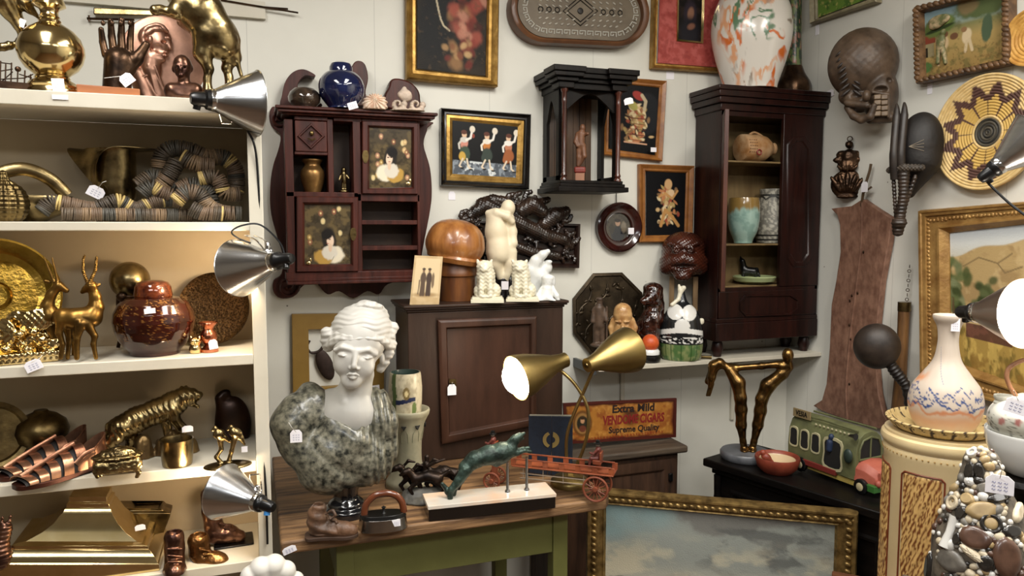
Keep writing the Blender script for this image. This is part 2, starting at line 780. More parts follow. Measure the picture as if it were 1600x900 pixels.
# ------------------------------------------------------------------ materials
BRASS = mat('polished brass', '#c8b07a', .15, 1, c2='#dec896', s=14)
BRASS2 = mat('aged brass', '#574a32', .27, 1, c2='#ab966a', s=18, bump=.15, bs=50)
BRASSD = mat('dark brass', '#4a3d28', .36, 1, c2='#7d6a44', s=22, bump=.2, bs=60)
BRUSHED = mat('brushed brass', '#a58e5c', .38, 1, c2='#94804f', s=6)
GILT = mat('gilded wood', '#8a6830', .42, .75, c2='#b8924e', s=24, bump=.3, bs=90)
BRONZE = mat('dark bronze', '#2c211a', .34, .9, c2='#5a4331', s=18, bump=.2, bs=60)
COPPER = mat('worn copper', '#a07a68', .46, 1, c2='#c89c86', s=16, bump=.15, bs=60)
COPPERD = mat('dark copper', '#46302a', .28, .9, c2='#86624e', s=18)
WALNUT = mat('dark walnut', '#150c0a', .38, c2='#281812', s=10, st=(4, 4, .5), bump=.12, spec=.3)
MAHOG = mat('mahogany', '#30140f', .42, c2='#4e241b', s=9, st=(5, 5, .4), bump=.12, spec=.3)
EBONY = mat('black oak', '#070606', .35, c2='#120e0c', s=9, st=(1, 5, 5), bump=.12, spec=.25)
WHITEP = mat('cream paint', '#cdc7b7', .5, c2='#bfb8a7', s=3, bump=.05)
STEEL = mat('spun aluminium', '#b9babb', .22, 1, c2='#d0d0d0', s=4, st=(1, 1, 20))
BLACKP = mat('black plastic', '#0b0b0c', .3)
CHROME = mat('chrome wire', '#cfcfcf', .15, 1)
PAPER = mat('white card', '#ece9ee', .7)
INK = mat('ink', '#4a4f86', .7)
# ------------------------------------------------------------------ the room
BACK, RIGHT = 2.65, 2.22


def struct(name, mb, m, smooth=0, loc=(0, 0, 0)):
    me = mb.mesh(name, smooth)
    o = bpy.data.objects.new(name, me)
    me.materials.append(m)
    COL.objects.link(o)
    o['kind'] = 'structure'
    return o


def wallmat(name, c1, c2, axis):
    m = mat(name, c1, .55, c2=c2, s=1.6, bump=.12, bs=25)
    nt = m.node_tree
    b = nt.nodes['Principled BSDF']
    src = b.inputs['Base Color'].links[0].from_socket
    tc = [n for n in nt.nodes if n.type == 'TEX_COORD'][0]
    sp = nt.nodes.new('ShaderNodeSeparateXYZ')
    nt.links.new(tc.outputs['Object'], sp.inputs[0])
    a = nt.nodes.new('ShaderNodeMath')
    a.operation = 'PINGPONG'
    a.inputs[1].default_value = .21
    nt.links.new(sp.outputs[axis], a.inputs[0])
    c = nt.nodes.new('ShaderNodeMath')
    c.operation = 'LESS_THAN'
    c.inputs[1].default_value = .0009
    nt.links.new(a.outputs[0], c.inputs[0])
    # little nail holes and chips in the paint
    vo = nt.nodes.new('ShaderNodeTexVoronoi')
    vo.inputs['Scale'].default_value = 9
    nt.links.new(tc.outputs['Object'], vo.inputs['Vector'])
    lt = nt.nodes.new('ShaderNodeMath')
    lt.operation = 'LESS_THAN'
    lt.inputs[1].default_value = .028
    nt.links.new(vo.outputs['Distance'], lt.inputs[0])
    mx = nt.nodes.new('ShaderNodeMix')
    mx.data_type = 'RGBA'
    nt.links.new(c.outputs[0], mx.inputs[0])
    nt.links.new(src, mx.inputs[6])
    mx.inputs[7].default_value = (.46, .45, .41, 1)
    m2 = nt.nodes.new('ShaderNodeMix')
    m2.data_type = 'RGBA'
    nt.links.new(lt.outputs[0], m2.inputs[0])
    nt.links.new(mx.outputs[2], m2.inputs[6])
    m2.inputs[7].default_value = (.2, .18, .15, 1)
    nt.links.new(m2.outputs[2], b.inputs['Base Color'])
    return m


WALLB = wallmat('painted board wall', '#cfcdc2', '#d8d6cc', 0)
WALLR = wallmat('painted board side wall', '#d0cfc6', '#d6d4cb', 1)
PLAIN = mat('shop wall paint', '#6f675c', .7, c2='#857b6e', s=2)
struct('wall_back', MB().box2((-2.6, BACK, 0), (RIGHT + .1, BACK + .1, 2.75)), WALLB)
struct('wall_right', MB().box2((RIGHT, -2.6, 0), (RIGHT + .1, BACK, 2.75)), WALLR)
struct('wall_left', MB().box2((-2.6, -2.6, 0), (-2.5, BACK, 2.75)), PLAIN)
struct('wall_front', MB().box2((-2.6, -2.7, 0), (RIGHT + .1, -2.6, 2.75)), PLAIN)
struct('floor', MB().box2((-2.6, -2.7, -.1), (RIGHT + .1, BACK + .1, 0)), mat('floor boards', '#4a3626', .5, c2='#6a4e36', s=3, st=(8, 1, 1), bump=.2))
struct('ceiling', MB().box2((-2.6, -2.7, 2.75), (RIGHT + .1, BACK + .1, 2.85)), mat('ceiling paint', '#b8b4aa', .8))
struct('trim_1', MB().box2((-2.0, BACK - .02, 2.235), (.06, BACK, 2.29)), WHITEP)

# ------------------------------------------------------------------ white shelving on the left
SY, SB = 1.86, 2.11
SZ = [1.843, 1.562, 1.247, .985, .737, .45]
ST = [.033, .02, .025, .026, .026, .026]
t = T('shelving_unit', 'tall cream painted open shelving full of brass and copper pieces', 'shelf unit', 395, 500, loc=(-.4, 1.98, 0), rz=0)
UX = .026
t.part('side_panel', MB().box2((.4 - .006, SY - 1.98, 0), (.4 + UX, SB - 1.98, SZ[0] - ST[0] + .012)), WHITEP, bev=.0015)
t.part('side_panel', MB().box2((-.62, SY - 1.98, 0), (-.59, SB - 1.98, SZ[0] - ST[0])), WHITEP, bev=.0015)
BACKP = mat('beige back board', '#a39378', .65, c2='#b0a085', s=2)
t.part('back_panel', MB().box2((-.59, SB - 1.98, 0), (.394, SB + .008 - 1.98, SZ[0] - ST[0])), BACKP)
for i, z in enumerate(SZ):
    x1 = .394 if i else .40
    t.part('shelf_board', MB().box2((-.59, SY - 1.98 - (.004 if i == 0 else 0), z - ST[i]), (x1, SB - 1.98, z)), WHITEP, bev=.002)

# ------------------------------------------------------------------ table
TZ, TY0, TY1 = .77, 1.868, 2.60
t = T('side_table', 'old side table with worn plank top and green painted legs under the bust', 'table', 600, 800, loc=(.5, 2.2, 0), rz=0)
PLANK = mat('worn pine plank', '#3e281a', .6, c2='#a37d54', s=5, st=(1, 9, 9), lo=.3, hi=.75, bump=.4, bs=30)
GREENP = mat('olive green paint', '#5f6031', .5, c2='#6e6f3c', s=3, bump=.1)
o = t.part('tabletop', MB().prism([(-.455, 0), (.44, 0), (.466, .03), (.466, .73), (-.458, .73)], 0, .034), PLANK, bev=.006, seg=3)
# the prism stands upright: lay it flat
o.data.transform(Matrix.Translation((0, TY0 - 2.2, TZ - .034)) @ Matrix(((1, 0, 0, 0), (0, 0, 1, 0), (0, 1, 0, 0), (0, 0, 0, 1))))
for x in (.187 - .5, .81 - .5):
    for y in (1.945 - 2.2, 2.5 - 2.2):
        a = .046
        t.part('leg', MB().box2((x, y, 0), (x + a, y + a, TZ - .034)), GREENP, bev=.002)
t.part('apron', MB().box2((.187 - .455, 1.951 - 2.2, .595), (.81 - .5, 1.97 - 2.2, TZ - .034)), GREENP, bev=.0015)
t.part('apron', MB().box2((.187 - .455, 2.51 - 2.2, .595), (.81 - .5, 2.53 - 2.2, TZ - .034)), GREENP)
for x in (.19 - .5, .83 - .5):
    t.part('apron', MB().box2((x, 1.991 - 2.2, .595), (x + .018, 2.5 - 2.2, TZ - .034)), GREENP)

# ------------------------------------------------------------------ brown cupboard on the table
CY = 2.36
t = T('brown_cupboard', 'brown painted one-door cupboard standing on the table behind the bust', 'cabinet', 760, 700, Y=CY, Z=TZ, rz=0)
BROWNP = mat('brown grained paint', '#2c1e16', .45, c2='#3a281e', s=7, st=(2, 2, .4), bump=.15, bs=40, spec=.3)
q = t.pl([(637, 489), (880, 487), (880, 740), (640, 740)])
zt, xl, xr = q[0].z, q[0].x, q[1].x
t.part('body', MB().box2((xl, 0, 0), (xr, .22, zt)), BROWNP, bev=.003)
zt2 = t.P(700, 475).z
mb = MB()
for k, (e, a, b) in enumerate([(.004, 0, .35), (.012, .35, .6), (.016, .6, 1)]):
    mb.box2((xl - e, -e, zt + (zt2 - zt) * a), (xr + e, .225, zt + (zt2 - zt) * b))
t.part('cornice', mb, BROWNP, bev=.003)
dq = [(684, 500), (838, 494), (838, 664), (690, 694)]
do, di = t.pl(dq, -.012), t.pl([(699, 514), (827, 508), (827, 652), (703, 676)], -.012)
dr = t.part('door', MB().frame(do, di, [(0, 0), (0, -.016), (.25, -.022), (.8, -.022), (1, -.010)]).prism(di, -.010, 0), mat('brown door paint', '#36231a', .42, c2='#4a3024', s=8, st=(2, 2, .4), bump=.15, spec=.3), bev=.0015)
mb = MB().prism(t.pl([(702, 592), (712, 592), (714, 612), (700, 612)], -.02), -.025, -.02)
mb.torus(t.P(707, 600, -.03), .006, .0018, Matrix.Rotation(pi / 2, 3, 'X'))
t.part('lock_plate', mb, BRASSD, dr)

CUP = t

# ------------------------------------------------------------------ wall shelf in the corner
WZ = on(1140, 561, Y=2.44).z
WS0 = 2.445
t = T('wall_shelf', 'white painted wall shelf on metal brackets below the corner cabinet', 'shelf', 1100, 560, loc=(1.6, BACK, WZ), rz=0)
xl = on(900, 552, Y=BACK).x - 1.6
t.part('board', MB().box2((xl, WS0 - BACK, -.016), (RIGHT - 1.6, 0, 0)), WHITEP, bev=.0015)
for px in (971, 1143):
    x = on(px, 620, Y=BACK).x - 1.6
    zb = on(px, 655, Y=BACK).z - WZ
    mb = MB().box2((x - .009, -.012, zb), (x + .009, 0, -.016))
    o = t.part('bracket', mb, WHITEP, bev=.002)
    me = MB().prism([(x * 0, 0)] * 0 + [(-.17, 0), (0, 0), (0, -.05), (-.012, -.05)], x - .003, x + .003)
    me.v = [(y, x_, z - .016) for x_, y, z in me.v]
    t.part('bracket_arm', me, WHITEP, o)
xb = on(903, 566, Y=BACK).x - 1.6
t.part('end_rail', MB().box2((xl - .012, WS0 - BACK + .02, -.03), (xl, 0, .004)), mat('grey metal', '#55585c', .4, .6))

# ------------------------------------------------------------------ corner cabinet
KY = 2.47
t = T('corner_cabinet', 'tall dark mahogany cabinet with an open door on the white corner shelf', 'cabinet', 1200, 540, Y=KY, Z=WZ, rz=0)
XL = t.P(1123, 355).x
XR = RIGHT - t.o.x - .012
zf = t.P(1123, 532).z
zc0, zc1 = t.P(1127, 172).z, t.P(1127, 134).z
D_ = BACK - KY - .005
CABM = mat('red mahogany', '#160907', .32, c2='#2a110c', s=8, st=(4, 4, .5), bump=.08, spec=.35)
CABIN = mat('pale cabinet lining', '#6b5535', .55, c2='#86704a', s=6, st=(3, 3, .6))
mb = MB()
zlow = t.P(1130, 450).z       # top of drawer section
mb.box2((XL, 0, zf), (XL + .014, D_, zc0))
mb.box2((XR - .014, 0, zf), (XR, D_, zc0))
mb.box2((XL, 0, zf), (XR, D_, zlow))
mb.box2((XL, 0, zc0 - .02), (XR, D_, zc0))
mb.box2((XL - .006, -.006, zf - .004), (XR + .003, D_, t.P(1130, 505).z))
mb.box2((XL - .003, -.003, t.P(1130, 505).z), (XR + .003, D_, t.P(1130, 498).z))
t.part('carcass', mb, CABM, bev=.002)
xo0, xo1 = t.P(1131, 300).x, t.P(1221, 300).x
t.part('back_panel', MB().box2((XL + .014, D_ - .008, zlow), (XR - .014, D_, zc0 - .02)), CABIN)
for py in (251, 381, 446):
    z = t.P(1175, py).z
    t.part('shelf_board', MB().box2((XL + .014, .012, z - .007), (XR - .014, D_ - .008, z)), CABIN, bev=.001)
mb = MB()
for e0, e1, a, b in [(.0, .008, 0, .3), (.014, .022, .3, .55), (.026, .03, .55, .8), (.034, .034, .8, 1)]:
    mb.box2((XL - e1, -e1, zc0 + (zc1 - zc0) * a), (min(XR + e1, RIGHT - t.o.x - .002), D_, zc0 + (zc1 - zc0) * b))
t.part('cornice', mb, CABM, bev=.003)
# fixed panel on the right with an arched raised panel
x0, x1 = t.P(1221, 300).x, t.P(1276, 300).x
px_ = MB().box2((x0, -.004, zlow), (XR, .014, zc0))
t.part('panel', px_, CABM, bev=.0015)
def arch(xa, ya, xb, yb, c=9):
    return [(xa + c, ya), (xb - c, ya), (xb, ya + c * 1.4), (xb, yb - c * 1.4), (xb - c, yb), (xa + c, yb), (xa, yb - c * 1.4), (xa, ya + c * 1.4)]
t.part('moulding', MB().frame(t.pl(arch(1228, 213, 1266, 418)), t.pl(arch(1234, 222, 1260, 408)), [(0, -.003), (.2, -.009), (.8, -.009), (1, -.003)]), CABM)
# open left door seen nearly edge-on
ang = radians(-122)
dw = t.P(1221, 300).x - XL
R_ = Matrix.Rotation(ang, 3, 'Z')
mb = MB().box2((0, -.008, 0), (dw * .62, .008, zc0 - zlow - .024))
mb.v = [tuple(R_ @ Vector(v) + Vector((XL + .010, -.005, zlow + .001))) for v in mb.v]
dr = t.part('door', mb, mat('door mahogany', '#3a1d15', .35, c2='#5a3323', s=8, st=(4, 4, .5), coat=.1), bev=.002)
for zz in (.12, .38, .62):
    t.part('hinge', MB().tube([V(XL + .012, -.006, zlow + zz), V(XL + .012, -.006, zlow + zz + .022)], .004), BRASSD, dr)
# drawer front with octagonal moulding
dq = t.pl(rect(1126, 457, 1268, 497), 0)
t.part('drawer', MB().box2((XL + .004, -.006, t.P(1130, 497).z), (XR - .004, .01, t.P(1130, 456).z)), CABM, bev=.0015)
oc = lambda e: t.pl([(1162 + e, 460 + e), (1235 - e, 459 + e), (1247 - e, 470), (1247 - e, 481), (1235 - e, 493 - e), (1162 + e, 495 - e), (1153 + e, 484), (1153 + e, 471)], 0)
t.part('moulding', MB().frame(oc(0), oc(4), [(0, -.005), (.3, -.012), (.7, -.012), (1, -.005)]), CABM)
for x in (XL + .03, XR - .03):
    t.part('foot', MB().lathe([(.012, zf), (.02, zf * .8), (.024, zf * .4), (.016, 0)], (x, .035, 0), 20), CABM)
    t.part('foot', MB().lathe([(.012, zf), (.02, zf * .8), (.024, zf * .4), (.016, 0)], (x, D_ - .03, 0), 20), CABM)
CABT = t

# ------------------------------------------------------------------ black chest
HZ = .72
A = on(1101, 716, Z=HZ)
ca = radians(18)
t = T('black_chest', 'long black oak chest along the right wall under the toy bus', 'chest', 1101, 716, loc=(A.x, A.y, 0), rz=-(pi / 2 - ca))
# local x runs towards the camera along the front, local y goes back to the wall
L_, DP = .72, .30
t.part('lid', MB().box2((-.005, -.005, HZ - .028), (L_, DP, HZ)), EBONY, bev=.005, seg=3)
t.part('body', MB().box2((.03, .02, .06), (L_ - .02, DP - .02, HZ - .028)), EBONY, bev=.003)
mb = MB().box2((.022, .012, HZ - .05), (L_ - .012, DP - .015, HZ - .028))
t.part('moulding', mb, EBONY, bev=.004)
for x in (.05, L_ - .045):
    mb = MB()
    mb.lathe([(.012, .1), (.014, .16), (.018, .2), (.012, .24), (.016, .3), (.02, .34), (.012, .38), (.016, .44), (.012, .5), (.018, .55), (.012, .6), (.014, HZ - .05)], (x, .012, 0), 18)
    t.part('spindle', mb, EBONY)
for i in range(3):
    x = .10 + i * .19
    o_ = [V(x, 0, .16), V(x + .15, 0, .16), V(x + .15, 0, HZ - .09), V(x, 0, HZ - .09)]
    i_ = [V(x + .02, 0, .18), V(x + .13, 0, .18), V(x + .13, 0, HZ - .11), V(x + .02, 0, HZ - .11)]
    t.part('panel_moulding', MB().frame(o_, i_, [(0, .02), (.3, .01), (.7, .01), (1, .02)]), EBONY)
for x in (.06, L_ - .06):
    for y in (.05, DP - .05):
        t.part('foot', MB().lathe([(.02, 0), (.03, .02), (.026, .05), (.02, .06)], (x, y, 0), 16), EBONY)
CHEST = t
# ------------------------------------------------------------------ price tags and clamp lamps
def tag(px, py, w_, h_, label, host=None, dy=0, d=None, ang=0, string=None, Y=None, X=None, writing=True, shape='tag', rz=None):
    if host is not None:
        wp = host.M @ host.p(px, py, dy)
        t = T('price_tag', label, 'price tag', px, py, loc=wp, rz=host.rz if rz is None else rz, grp='white price tags')
    else:
        t = T('price_tag', label, 'price tag', px, py, d=d, Y=Y, X=X, rz=rz, grp='white price tags')
    s = t.s
    a, b = w_ * s / 2, h_ * s / 2
    if shape == 'tag':
        q = [(-a, -b), (a, -b), (a, b * .5), (a * .55, b), (-a * .55, b), (-a, b * .5)]
    else:
        q = [(-a, -b), (a, -b), (a, b), (-a, b)]
    c, s_ = cos(radians(ang)), sin(radians(ang))
    q = [(x * c - z * s_, x * s_ + z * c) for x, z in q]
    root = t.part('card', MB().prism(q, -.0012, 0), PAPER, bev=.0002)
    if writing and min(w_, h_) > 7:
        mb = MB()
        for k in range(3):
            z = b * (.15 - .38 * k)
            for j in range(3):
                x = -a * .55 + a * .42 * j
                mb.tube([V((x + dx * a) * c - (z + dz * b) * s_, -.0014, (x + dx * a) * s_ + (z + dz * b) * c) for dx, dz in ((0, 0), (.08, .12), (.16, -.08), (.26, .1))], a * .022, 4)
        t.part('handwriting', mb, INK)
    if string:
        h0 = V(0, -.001, b * .7)
        mb = MB().tube([V(h0.x * c - h0.z * s_, -.002, h0.x * s_ + h0.z * c)] + [t.p(x, y, z) for x, y, z in string], .0007, 5)
        t.part('string', mb, mat('white string', '#d8d4cc', .8))
    return t


def basis(ax):
    """rotation taking local z to ax"""
    return ax.normalized().to_track_quat('Z', 'Y').to_matrix()


def clamp_lamp(label, mouth, neck, R, dm, dn, clampto=None, lit=False, blue=False, power=0):
    """mouth / neck: px of the reflector's mouth centre and its neck; dm, dn their optical depths"""
    m_w, n_w = on(*mouth, d=dm), on(*neck, d=dn)
    t = T('clamp_lamp', label, 'lamp', *neck, d=dn, grp='clamp work lamps')
    a, b = t.Mi @ n_w, t.Mi @ m_w
    R = R * t.s
    L = (b - a).length
    ax = basis(b - a)
    pr = [(.28, 0), (.30, .06), (.45, .25), (.72, .6), (.92, .88), (.99, .97), (1.02, 1.0)]
    prof = [(r * R, z * L) for r, z in pr] + [(1.02 * R, L - .001), (.97 * R, .965 * L), (.89 * R, .87 * L), (.69 * R, .6 * L), (.42 * R, .26 * L), (.27 * R, .07 * L), (.001, .065 * L)]
    t.part('reflector', MB().lathe(prof, a, 48, ax), STEEL if not lit else mat('lit reflector', '#b9a99e', .3, 1))
    mb = MB().lathe([(.001, -.40 * L), (.15 * R, -.39 * L), (.2 * R, -.33 * L), (.23 * R, -.12 * L), (.3 * R, -.08 * L), (.32 * R, 0), (.29 * R, .03 * L), (.001, .035 * L)], a, 24, ax)
    so = t.part('socket', mb, BLACKP)
    mb = MB().lathe([(.31 * R, 0), (.335 * R, .005), (.335 * R, .012), (.31 * R, .016)], a, 24, ax)
    t.part('collar', mb, CHROME)
    kn = a + ax @ V(.05 * R, -.17 * R, -.25 * L)
    t.part('switch', MB().lathe([(.001, 0), (.11 * R, .0), (.11 * R, .14 * R), (.001, .15 * R)], kn, 14, basis(ax @ V(.3, -1, -.2))), mat('blue switch', '#3d86c8', .4) if blue else BLACKP, so)
    if clampto:
        e = t.Mi @ on(clampto[0], clampto[1], d=clampto[2])
        p0 = a + (e - a).normalized() * .22 * R
        mid = p0.lerp(e, .5) + V(0, -.012, .012)
        mb = MB().tube(cat_spline([p0 + V(.008, 0, 0), mid + V(.012, 0, 0), e + V(.014, 0, 0)]), .0018, 6)
        mb.tube(cat_spline([p0 - V(.008, 0, 0), mid - V(.006, 0, 0), e - V(.008, 0, 0)]), .0018, 6)
        mb.tube([e + V(.014, 0, 0), e + V(.014, .03, 0), e + V(-.008, .03, 0), e - V(.008, 0, 0)], .0018, 6)
        cl = t.part('clamp', mb, CHROME)
        mb = MB().torus(a.lerp(e, .25), .010, .0028, Matrix.Rotation(pi / 2, 3, 'X'), 18, 6)
        mb.lathe([(.004, 0), (.006, .004), (.006, .02), (.004, .024)], a.lerp(e, .3), 12)
        t.part('wing_nut', mb, CHROME, cl)
    bc = a + (b - a) * .55
    if lit:
        em = mat('lit bulb', '#fff6e8', .5, emit=('#fff1dc', 14))
        t.part('bulb', MB().ell(bc, (.48 * R,) * 3).lathe([(.2 * R, .05 * L), (.3 * R, .3 * L)], a, 20, ax), em)
        l = bpy.data.lights.new('bulb_light', 'POINT')
        l.energy, l.color, l.shadow_soft_size = power, (1, .9, .76), .02
        o = bpy.data.objects.new('bulb_light', l)
        COL.objects.link(o)
        o.location = t.M @ (a + (b - a) * 1.08)
    else:
        t.part('bulb', MB().ell(bc, (.3 * R,) * 3), mat('bulb glass', '#e8e6e0', .2) if not power else mat('warm bulb', '#fff0d8', .5, emit=('#ffd9a0', 10)))
        if power:
            l = bpy.data.lights.new('bulb_light', 'POINT')
            l.energy, l.color, l.shadow_soft_size = power, (1, .78, .52), .02
            o = bpy.data.objects.new('bulb_light', l)
            COL.objects.link(o)
            o.location = t.M @ (a + (b - a) * 1.06)
    return t


clamp_lamp('aluminium clamp lamp on the top shelf, its mouth pointing right', (402, 162), (328, 156), 52, 1.72, 1.66, (352, 190, 1.72))
clamp_lamp('aluminium clamp lamp pointing left at the gazelles, on the second shelf', (372, 419), (432, 408), 46, 1.72, 1.66, (388, 368, 1.73), power=1.7)
clamp_lamp('lowest aluminium clamp lamp, with a blue switch, pointing left over the brass hood', (349, 768), (405, 786), 44, 1.70, 1.66, (396, 748, 1.74), blue=True, power=1.3)

# cord down the front of the shelving
t = T('power_cord', 'black power cord hanging down beside the shelving upright', 'cord', 400, 300, d=1.735)
mb = MB().tube(cat_spline([t.p(*q) for q in [(372, 178, -4), (388, 206, 0), (397, 225, 0), (402, 260, 6), (406, 330, 10), (409, 380, 12), (411, 440, 14), (414, 560, 14), (411, 680, 12), (416, 780, 6), (418, 850, 4)]]), .0028, 7)
t.one(mb, BLACKP)
t = T('power_cord', 'thin black cord looping from the middle clamp lamp', 'cord', 400, 365, d=1.72)
t.one(MB().tube(cat_spline([t.p(*q) for q in [(446, 406, 0), (438, 380, 4), (408, 352, 8), (380, 352, 12), (362, 362, 16), (372, 372, 18), (392, 380, 14)]]), .0022, 7), BLACKP)

# ------------------------------------------------------------------ top shelf
Z1 = SZ[0]
t = T('brass_bird', 'polished brass bird figure at the far left end of the top shelf', 'figurine', 10, 140, Y=1.96, Z=Z1)
s = SD(t, 5)
s.chain([(-20, -40, 0, 24), (8, 0, 0, 20), (30, 40, 0, 9), (38, 60, 0, 4)])
s.chain([(12, -22, -6, 16), (38, 6, -8, 10), (62, 30, -8, 2)])
s.chain([(-18, 78, 0, 7), (12, 72, 0, 6), (36, 66, 0, 4)])
s.chain([(32, 50, 0, 4), (30, 66, 0, 4)])
s.chain([(-16, 78, 0, 7), (-18, 135, 0, 8)]).e(-18, 142, 0, 26, 7, 20)
s.disp(lambda x, y, z: .9 * np.sin(x * .5 + z * .25) * (z > 60))
t.one(s, BRASS2, res=80, floor=0)
tag(34, 36, 9, 13, 'small white sticker on the brass bird', t, -9, ang=-18, shape='sq', writing=False)

t = T('metal_model', 'dark wire model with thin masts at the left end of the top shelf', 'model', 24, 140, Y=1.9, Z=Z1)
mb = MB().box2(t.p(-6, 139, -6), t.p(48, 132, 6))
for x, h in [(0, 95), (8, 100), (17, 98), (27, 107), (38, 110), (47, 116)]:
    mb.tube([t.p(x, 134, 0), t.p(x + 1, h, 0)], .0016, 5)
for a in [(-4, 112, 20, 108), (-2, 124, 40, 122), (2, 98, 17, 100), (30, 116, 50, 122), (0, 130, 20, 112), (38, 122, 52, 116)]:
    mb.tube([t.p(a[0], a[1], 1), t.p(a[2], a[3], -1)], .0013, 5)
mb.ell(t.p(28, 108, 0), (.006, .004, .006))
t.one(mb, BRONZE)

t = T('brass_vase', 'round bodied polished brass vase with flared rim on the top shelf', 'vase', 83, 140, Y=1.93, Z=Z1)
pr = t.prof(83, [(14, -10), (18, -6), (22, 5), (23, 10), (14, 15), (12, 20), (12.5, 24), (14.5, 27), (13, 29), (16, 33), (15, 36), (22, 40), (32, 47), (41, 58), (46, 72), (46.5, 82), (43, 95), (36, 106), (27, 113), (23, 117), (25, 120), (24, 122), (32, 127), (36, 133), (34, 136), (37, 140), (37, 146)], base=True)
t.one(MB().lathe([(.001, pr[0][1] - .02), (pr[0][0] * .8, pr[0][1] - .01)] + pr, seg=64), BRASS, smooth=50)
tag(91, 134, 17, 22, 'white price tag at the foot of the round brass vase', t, -44, ang=4, shape='sq')

t = T('wood_block', 'flat orange brown wooden block in front of the bronze hand', 'block', 168, 140, Y=1.9, Z=Z1)
t.one(MB().box2(t.p(119, 131, -8), Vector((t.p(218, 131, 0).x, .03, 0))), mat('orange wood', '#8a4f28', .5, c2='#a8683a', s=8, st=(.5, 4, 4)), bev=.002)

t = T('bronze_hand', 'dark bronze open hand with raised fingers on the top shelf', 'sculpture', 186, 140, Y=1.95, Z=Z1)
s = SD(t, 5)
s.c(182, 146, 0, 20, 186, 96, 0, 21)
for x, y, x2, y2, r in [(165, 86, 158, 46, 5.6), (178, 82, 173, 33, 6), (191, 82, 190, 31, 6), (203, 86, 206, 36, 5.4)]:
    s.chain([(x, y, 0, r), ((x + x2) / 2 - 1, (y + y2) / 2, 2, r * .92), (x2, y2, -3, r * .72)], k=1.2)
s.chain([(198, 112, -3, 10), (214, 92, -6, 8.5), (228, 70, -8, 6)], k=6)
for x in (161, 175, 189, 203):
    s.e(x, 36, -8, 3.4, 4.5, 2, k=1)
t.one(s, BRONZE, res=110, floor=0)
tag(198, 124, 20, 17, 'white price tag tied to the bronze hand', t, -30, ang=40, string=[(180, 120, -26), (163, 122, -20)])

t = T('copper_plaque', 'round copper relief plaque of a bearded man in profile on the top shelf', 'plaque', 255, 140, Y=2.03, Z=Z1)
s = SD(t, 4)
s.e(257, 92, 8, 62, 66, 7)
s.e(241, 58, 0, 21, 18, 10).e(250, 68, -2, 14, 19, 11).e(246, 86, -3, 11, 8, 10)
s.c(261, 61, -6, 3, 266, 75, -7, 3.2, k=1.5).e(263, 60, -7, 5, 2.5, 5, k=1.5).e(259, 82, -8, 4.5, 2, 4, k=1).e(259, 87, -8, 4, 2.2, 4, k=1).e(250, 93, -6, 8, 5, 7, k=2)
s.e(256, 66, -11, 4, 2.6, 4, sub=True, k=1.5).e(248, 76, -12, 5, 6, 3, sub=True, k=4).e(235, 62, -9, 4, 6, 4, k=1)
for hx_, hy_, an in [(228, 46, -50), (238, 41, -20), (248, 40, 5), (256, 45, 40), (224, 56, -70), (225, 66, -90), (232, 76, -90), (234, 50, -40), (245, 46, 0)]:
    s.e(hx_, hy_, -8, 9, 4, 5, ang=an, k=1.5)
s.c(238, 92, -2, 12, 236, 108, 0, 14)
s.c(214, 116, 0, 12, 234, 160, -2, 16).c(236, 112, -3, 10, 250, 150, -3, 10)
s.c(242, 104, -12, 2, 256, 140, -9, 2, k=1).c(232, 102, -12, 2, 244, 145, -11, 2, k=1).c(228, 118, -11, 1.6, 216, 126, -10, 1.6, k=1)
t.one(s, COPPER, res=170, floor=0)

t = T('copper_bust', 'small dark copper bust of a man beside the round plaque', 'bust', 286, 140, Y=1.95, Z=Z1)
s = SD(t, 3)
s.e(285, 103, 0, 14, 17, 15).e(283, 113, -5, 9, 9, 9).c(287, 118, 1, 9, 288, 132, 2, 9)
s.e(282, 108, -14, 2.5, 5, 4).c(276, 102, -12, 2, 280, 103, -13, 2).c(286, 103, -13, 2, 291, 102, -12, 2).e(282, 117, -13, 4, 1.5, 3)
s.e(271, 108, 0, 2.5, 5, 3).e(299, 107, 0, 2.5, 5, 3)
s.c(270, 142, 2, 13, 304, 142, 2, 13).e(287, 150, 2, 26, 12, 14)
s.e(277, 105, -13, 2.6, 1.6, 2, sub=True, k=1).e(288, 105, -13, 2.6, 1.6, 2, sub=True, k=1)
t.one(s, COPPERD, res=80, floor=0)

t = T('brass_horse', 'large brass rearing horse on the right end of the top shelf', 'sculpture', 335, 140, Y=1.95, Z=Z1)
s = SD(t, 8)
s.chain([(288, -12, 0, 27), (312, 18, 0, 34), (336, 52, 0, 30), (345, 66, 0, 27)])
s.chain([(285, -14, 0, 24), (268, -46, 0, 17), (258, -66, 0, 12)]).chain([(258, -66, 0, 11), (232, -52, 0, 7)])
s.chain([(322, 56, -8, 22), (317, 84, -8, 14), (326, 108, -8, 7), (324, 124, -8, 5.5), (325, 146, -10, 9)], k=5)
s.chain([(350, 62, 8, 24), (362, 88, 8, 14), (354, 106, 8, 7), (358, 122, 8, 6), (359, 146, 6, 9)], k=5)
s.chain([(286, 0, -14, 15), (274, 18, -16, 11), (262, 18, -16, 6), (251, 14, -16, 6), (243, 16, -16, 8)], k=4)
s.chain([(290, 10, 10, 14), (286, 34, 8, 8), (291, 42, 8, 5)], k=4)
s.chain([(360, 44, 2, 7), (368, 62, 2, 6), (369, 88, 2, 4.5), (377, 118, 2, 3)], k=4)
s.disp(lambda x, y, z: 1.0 * (fbm(x * .07, y * .07, z * .07, 3) - .5) * 2)
t.one(s, BRASS2, res=130, floor=0)

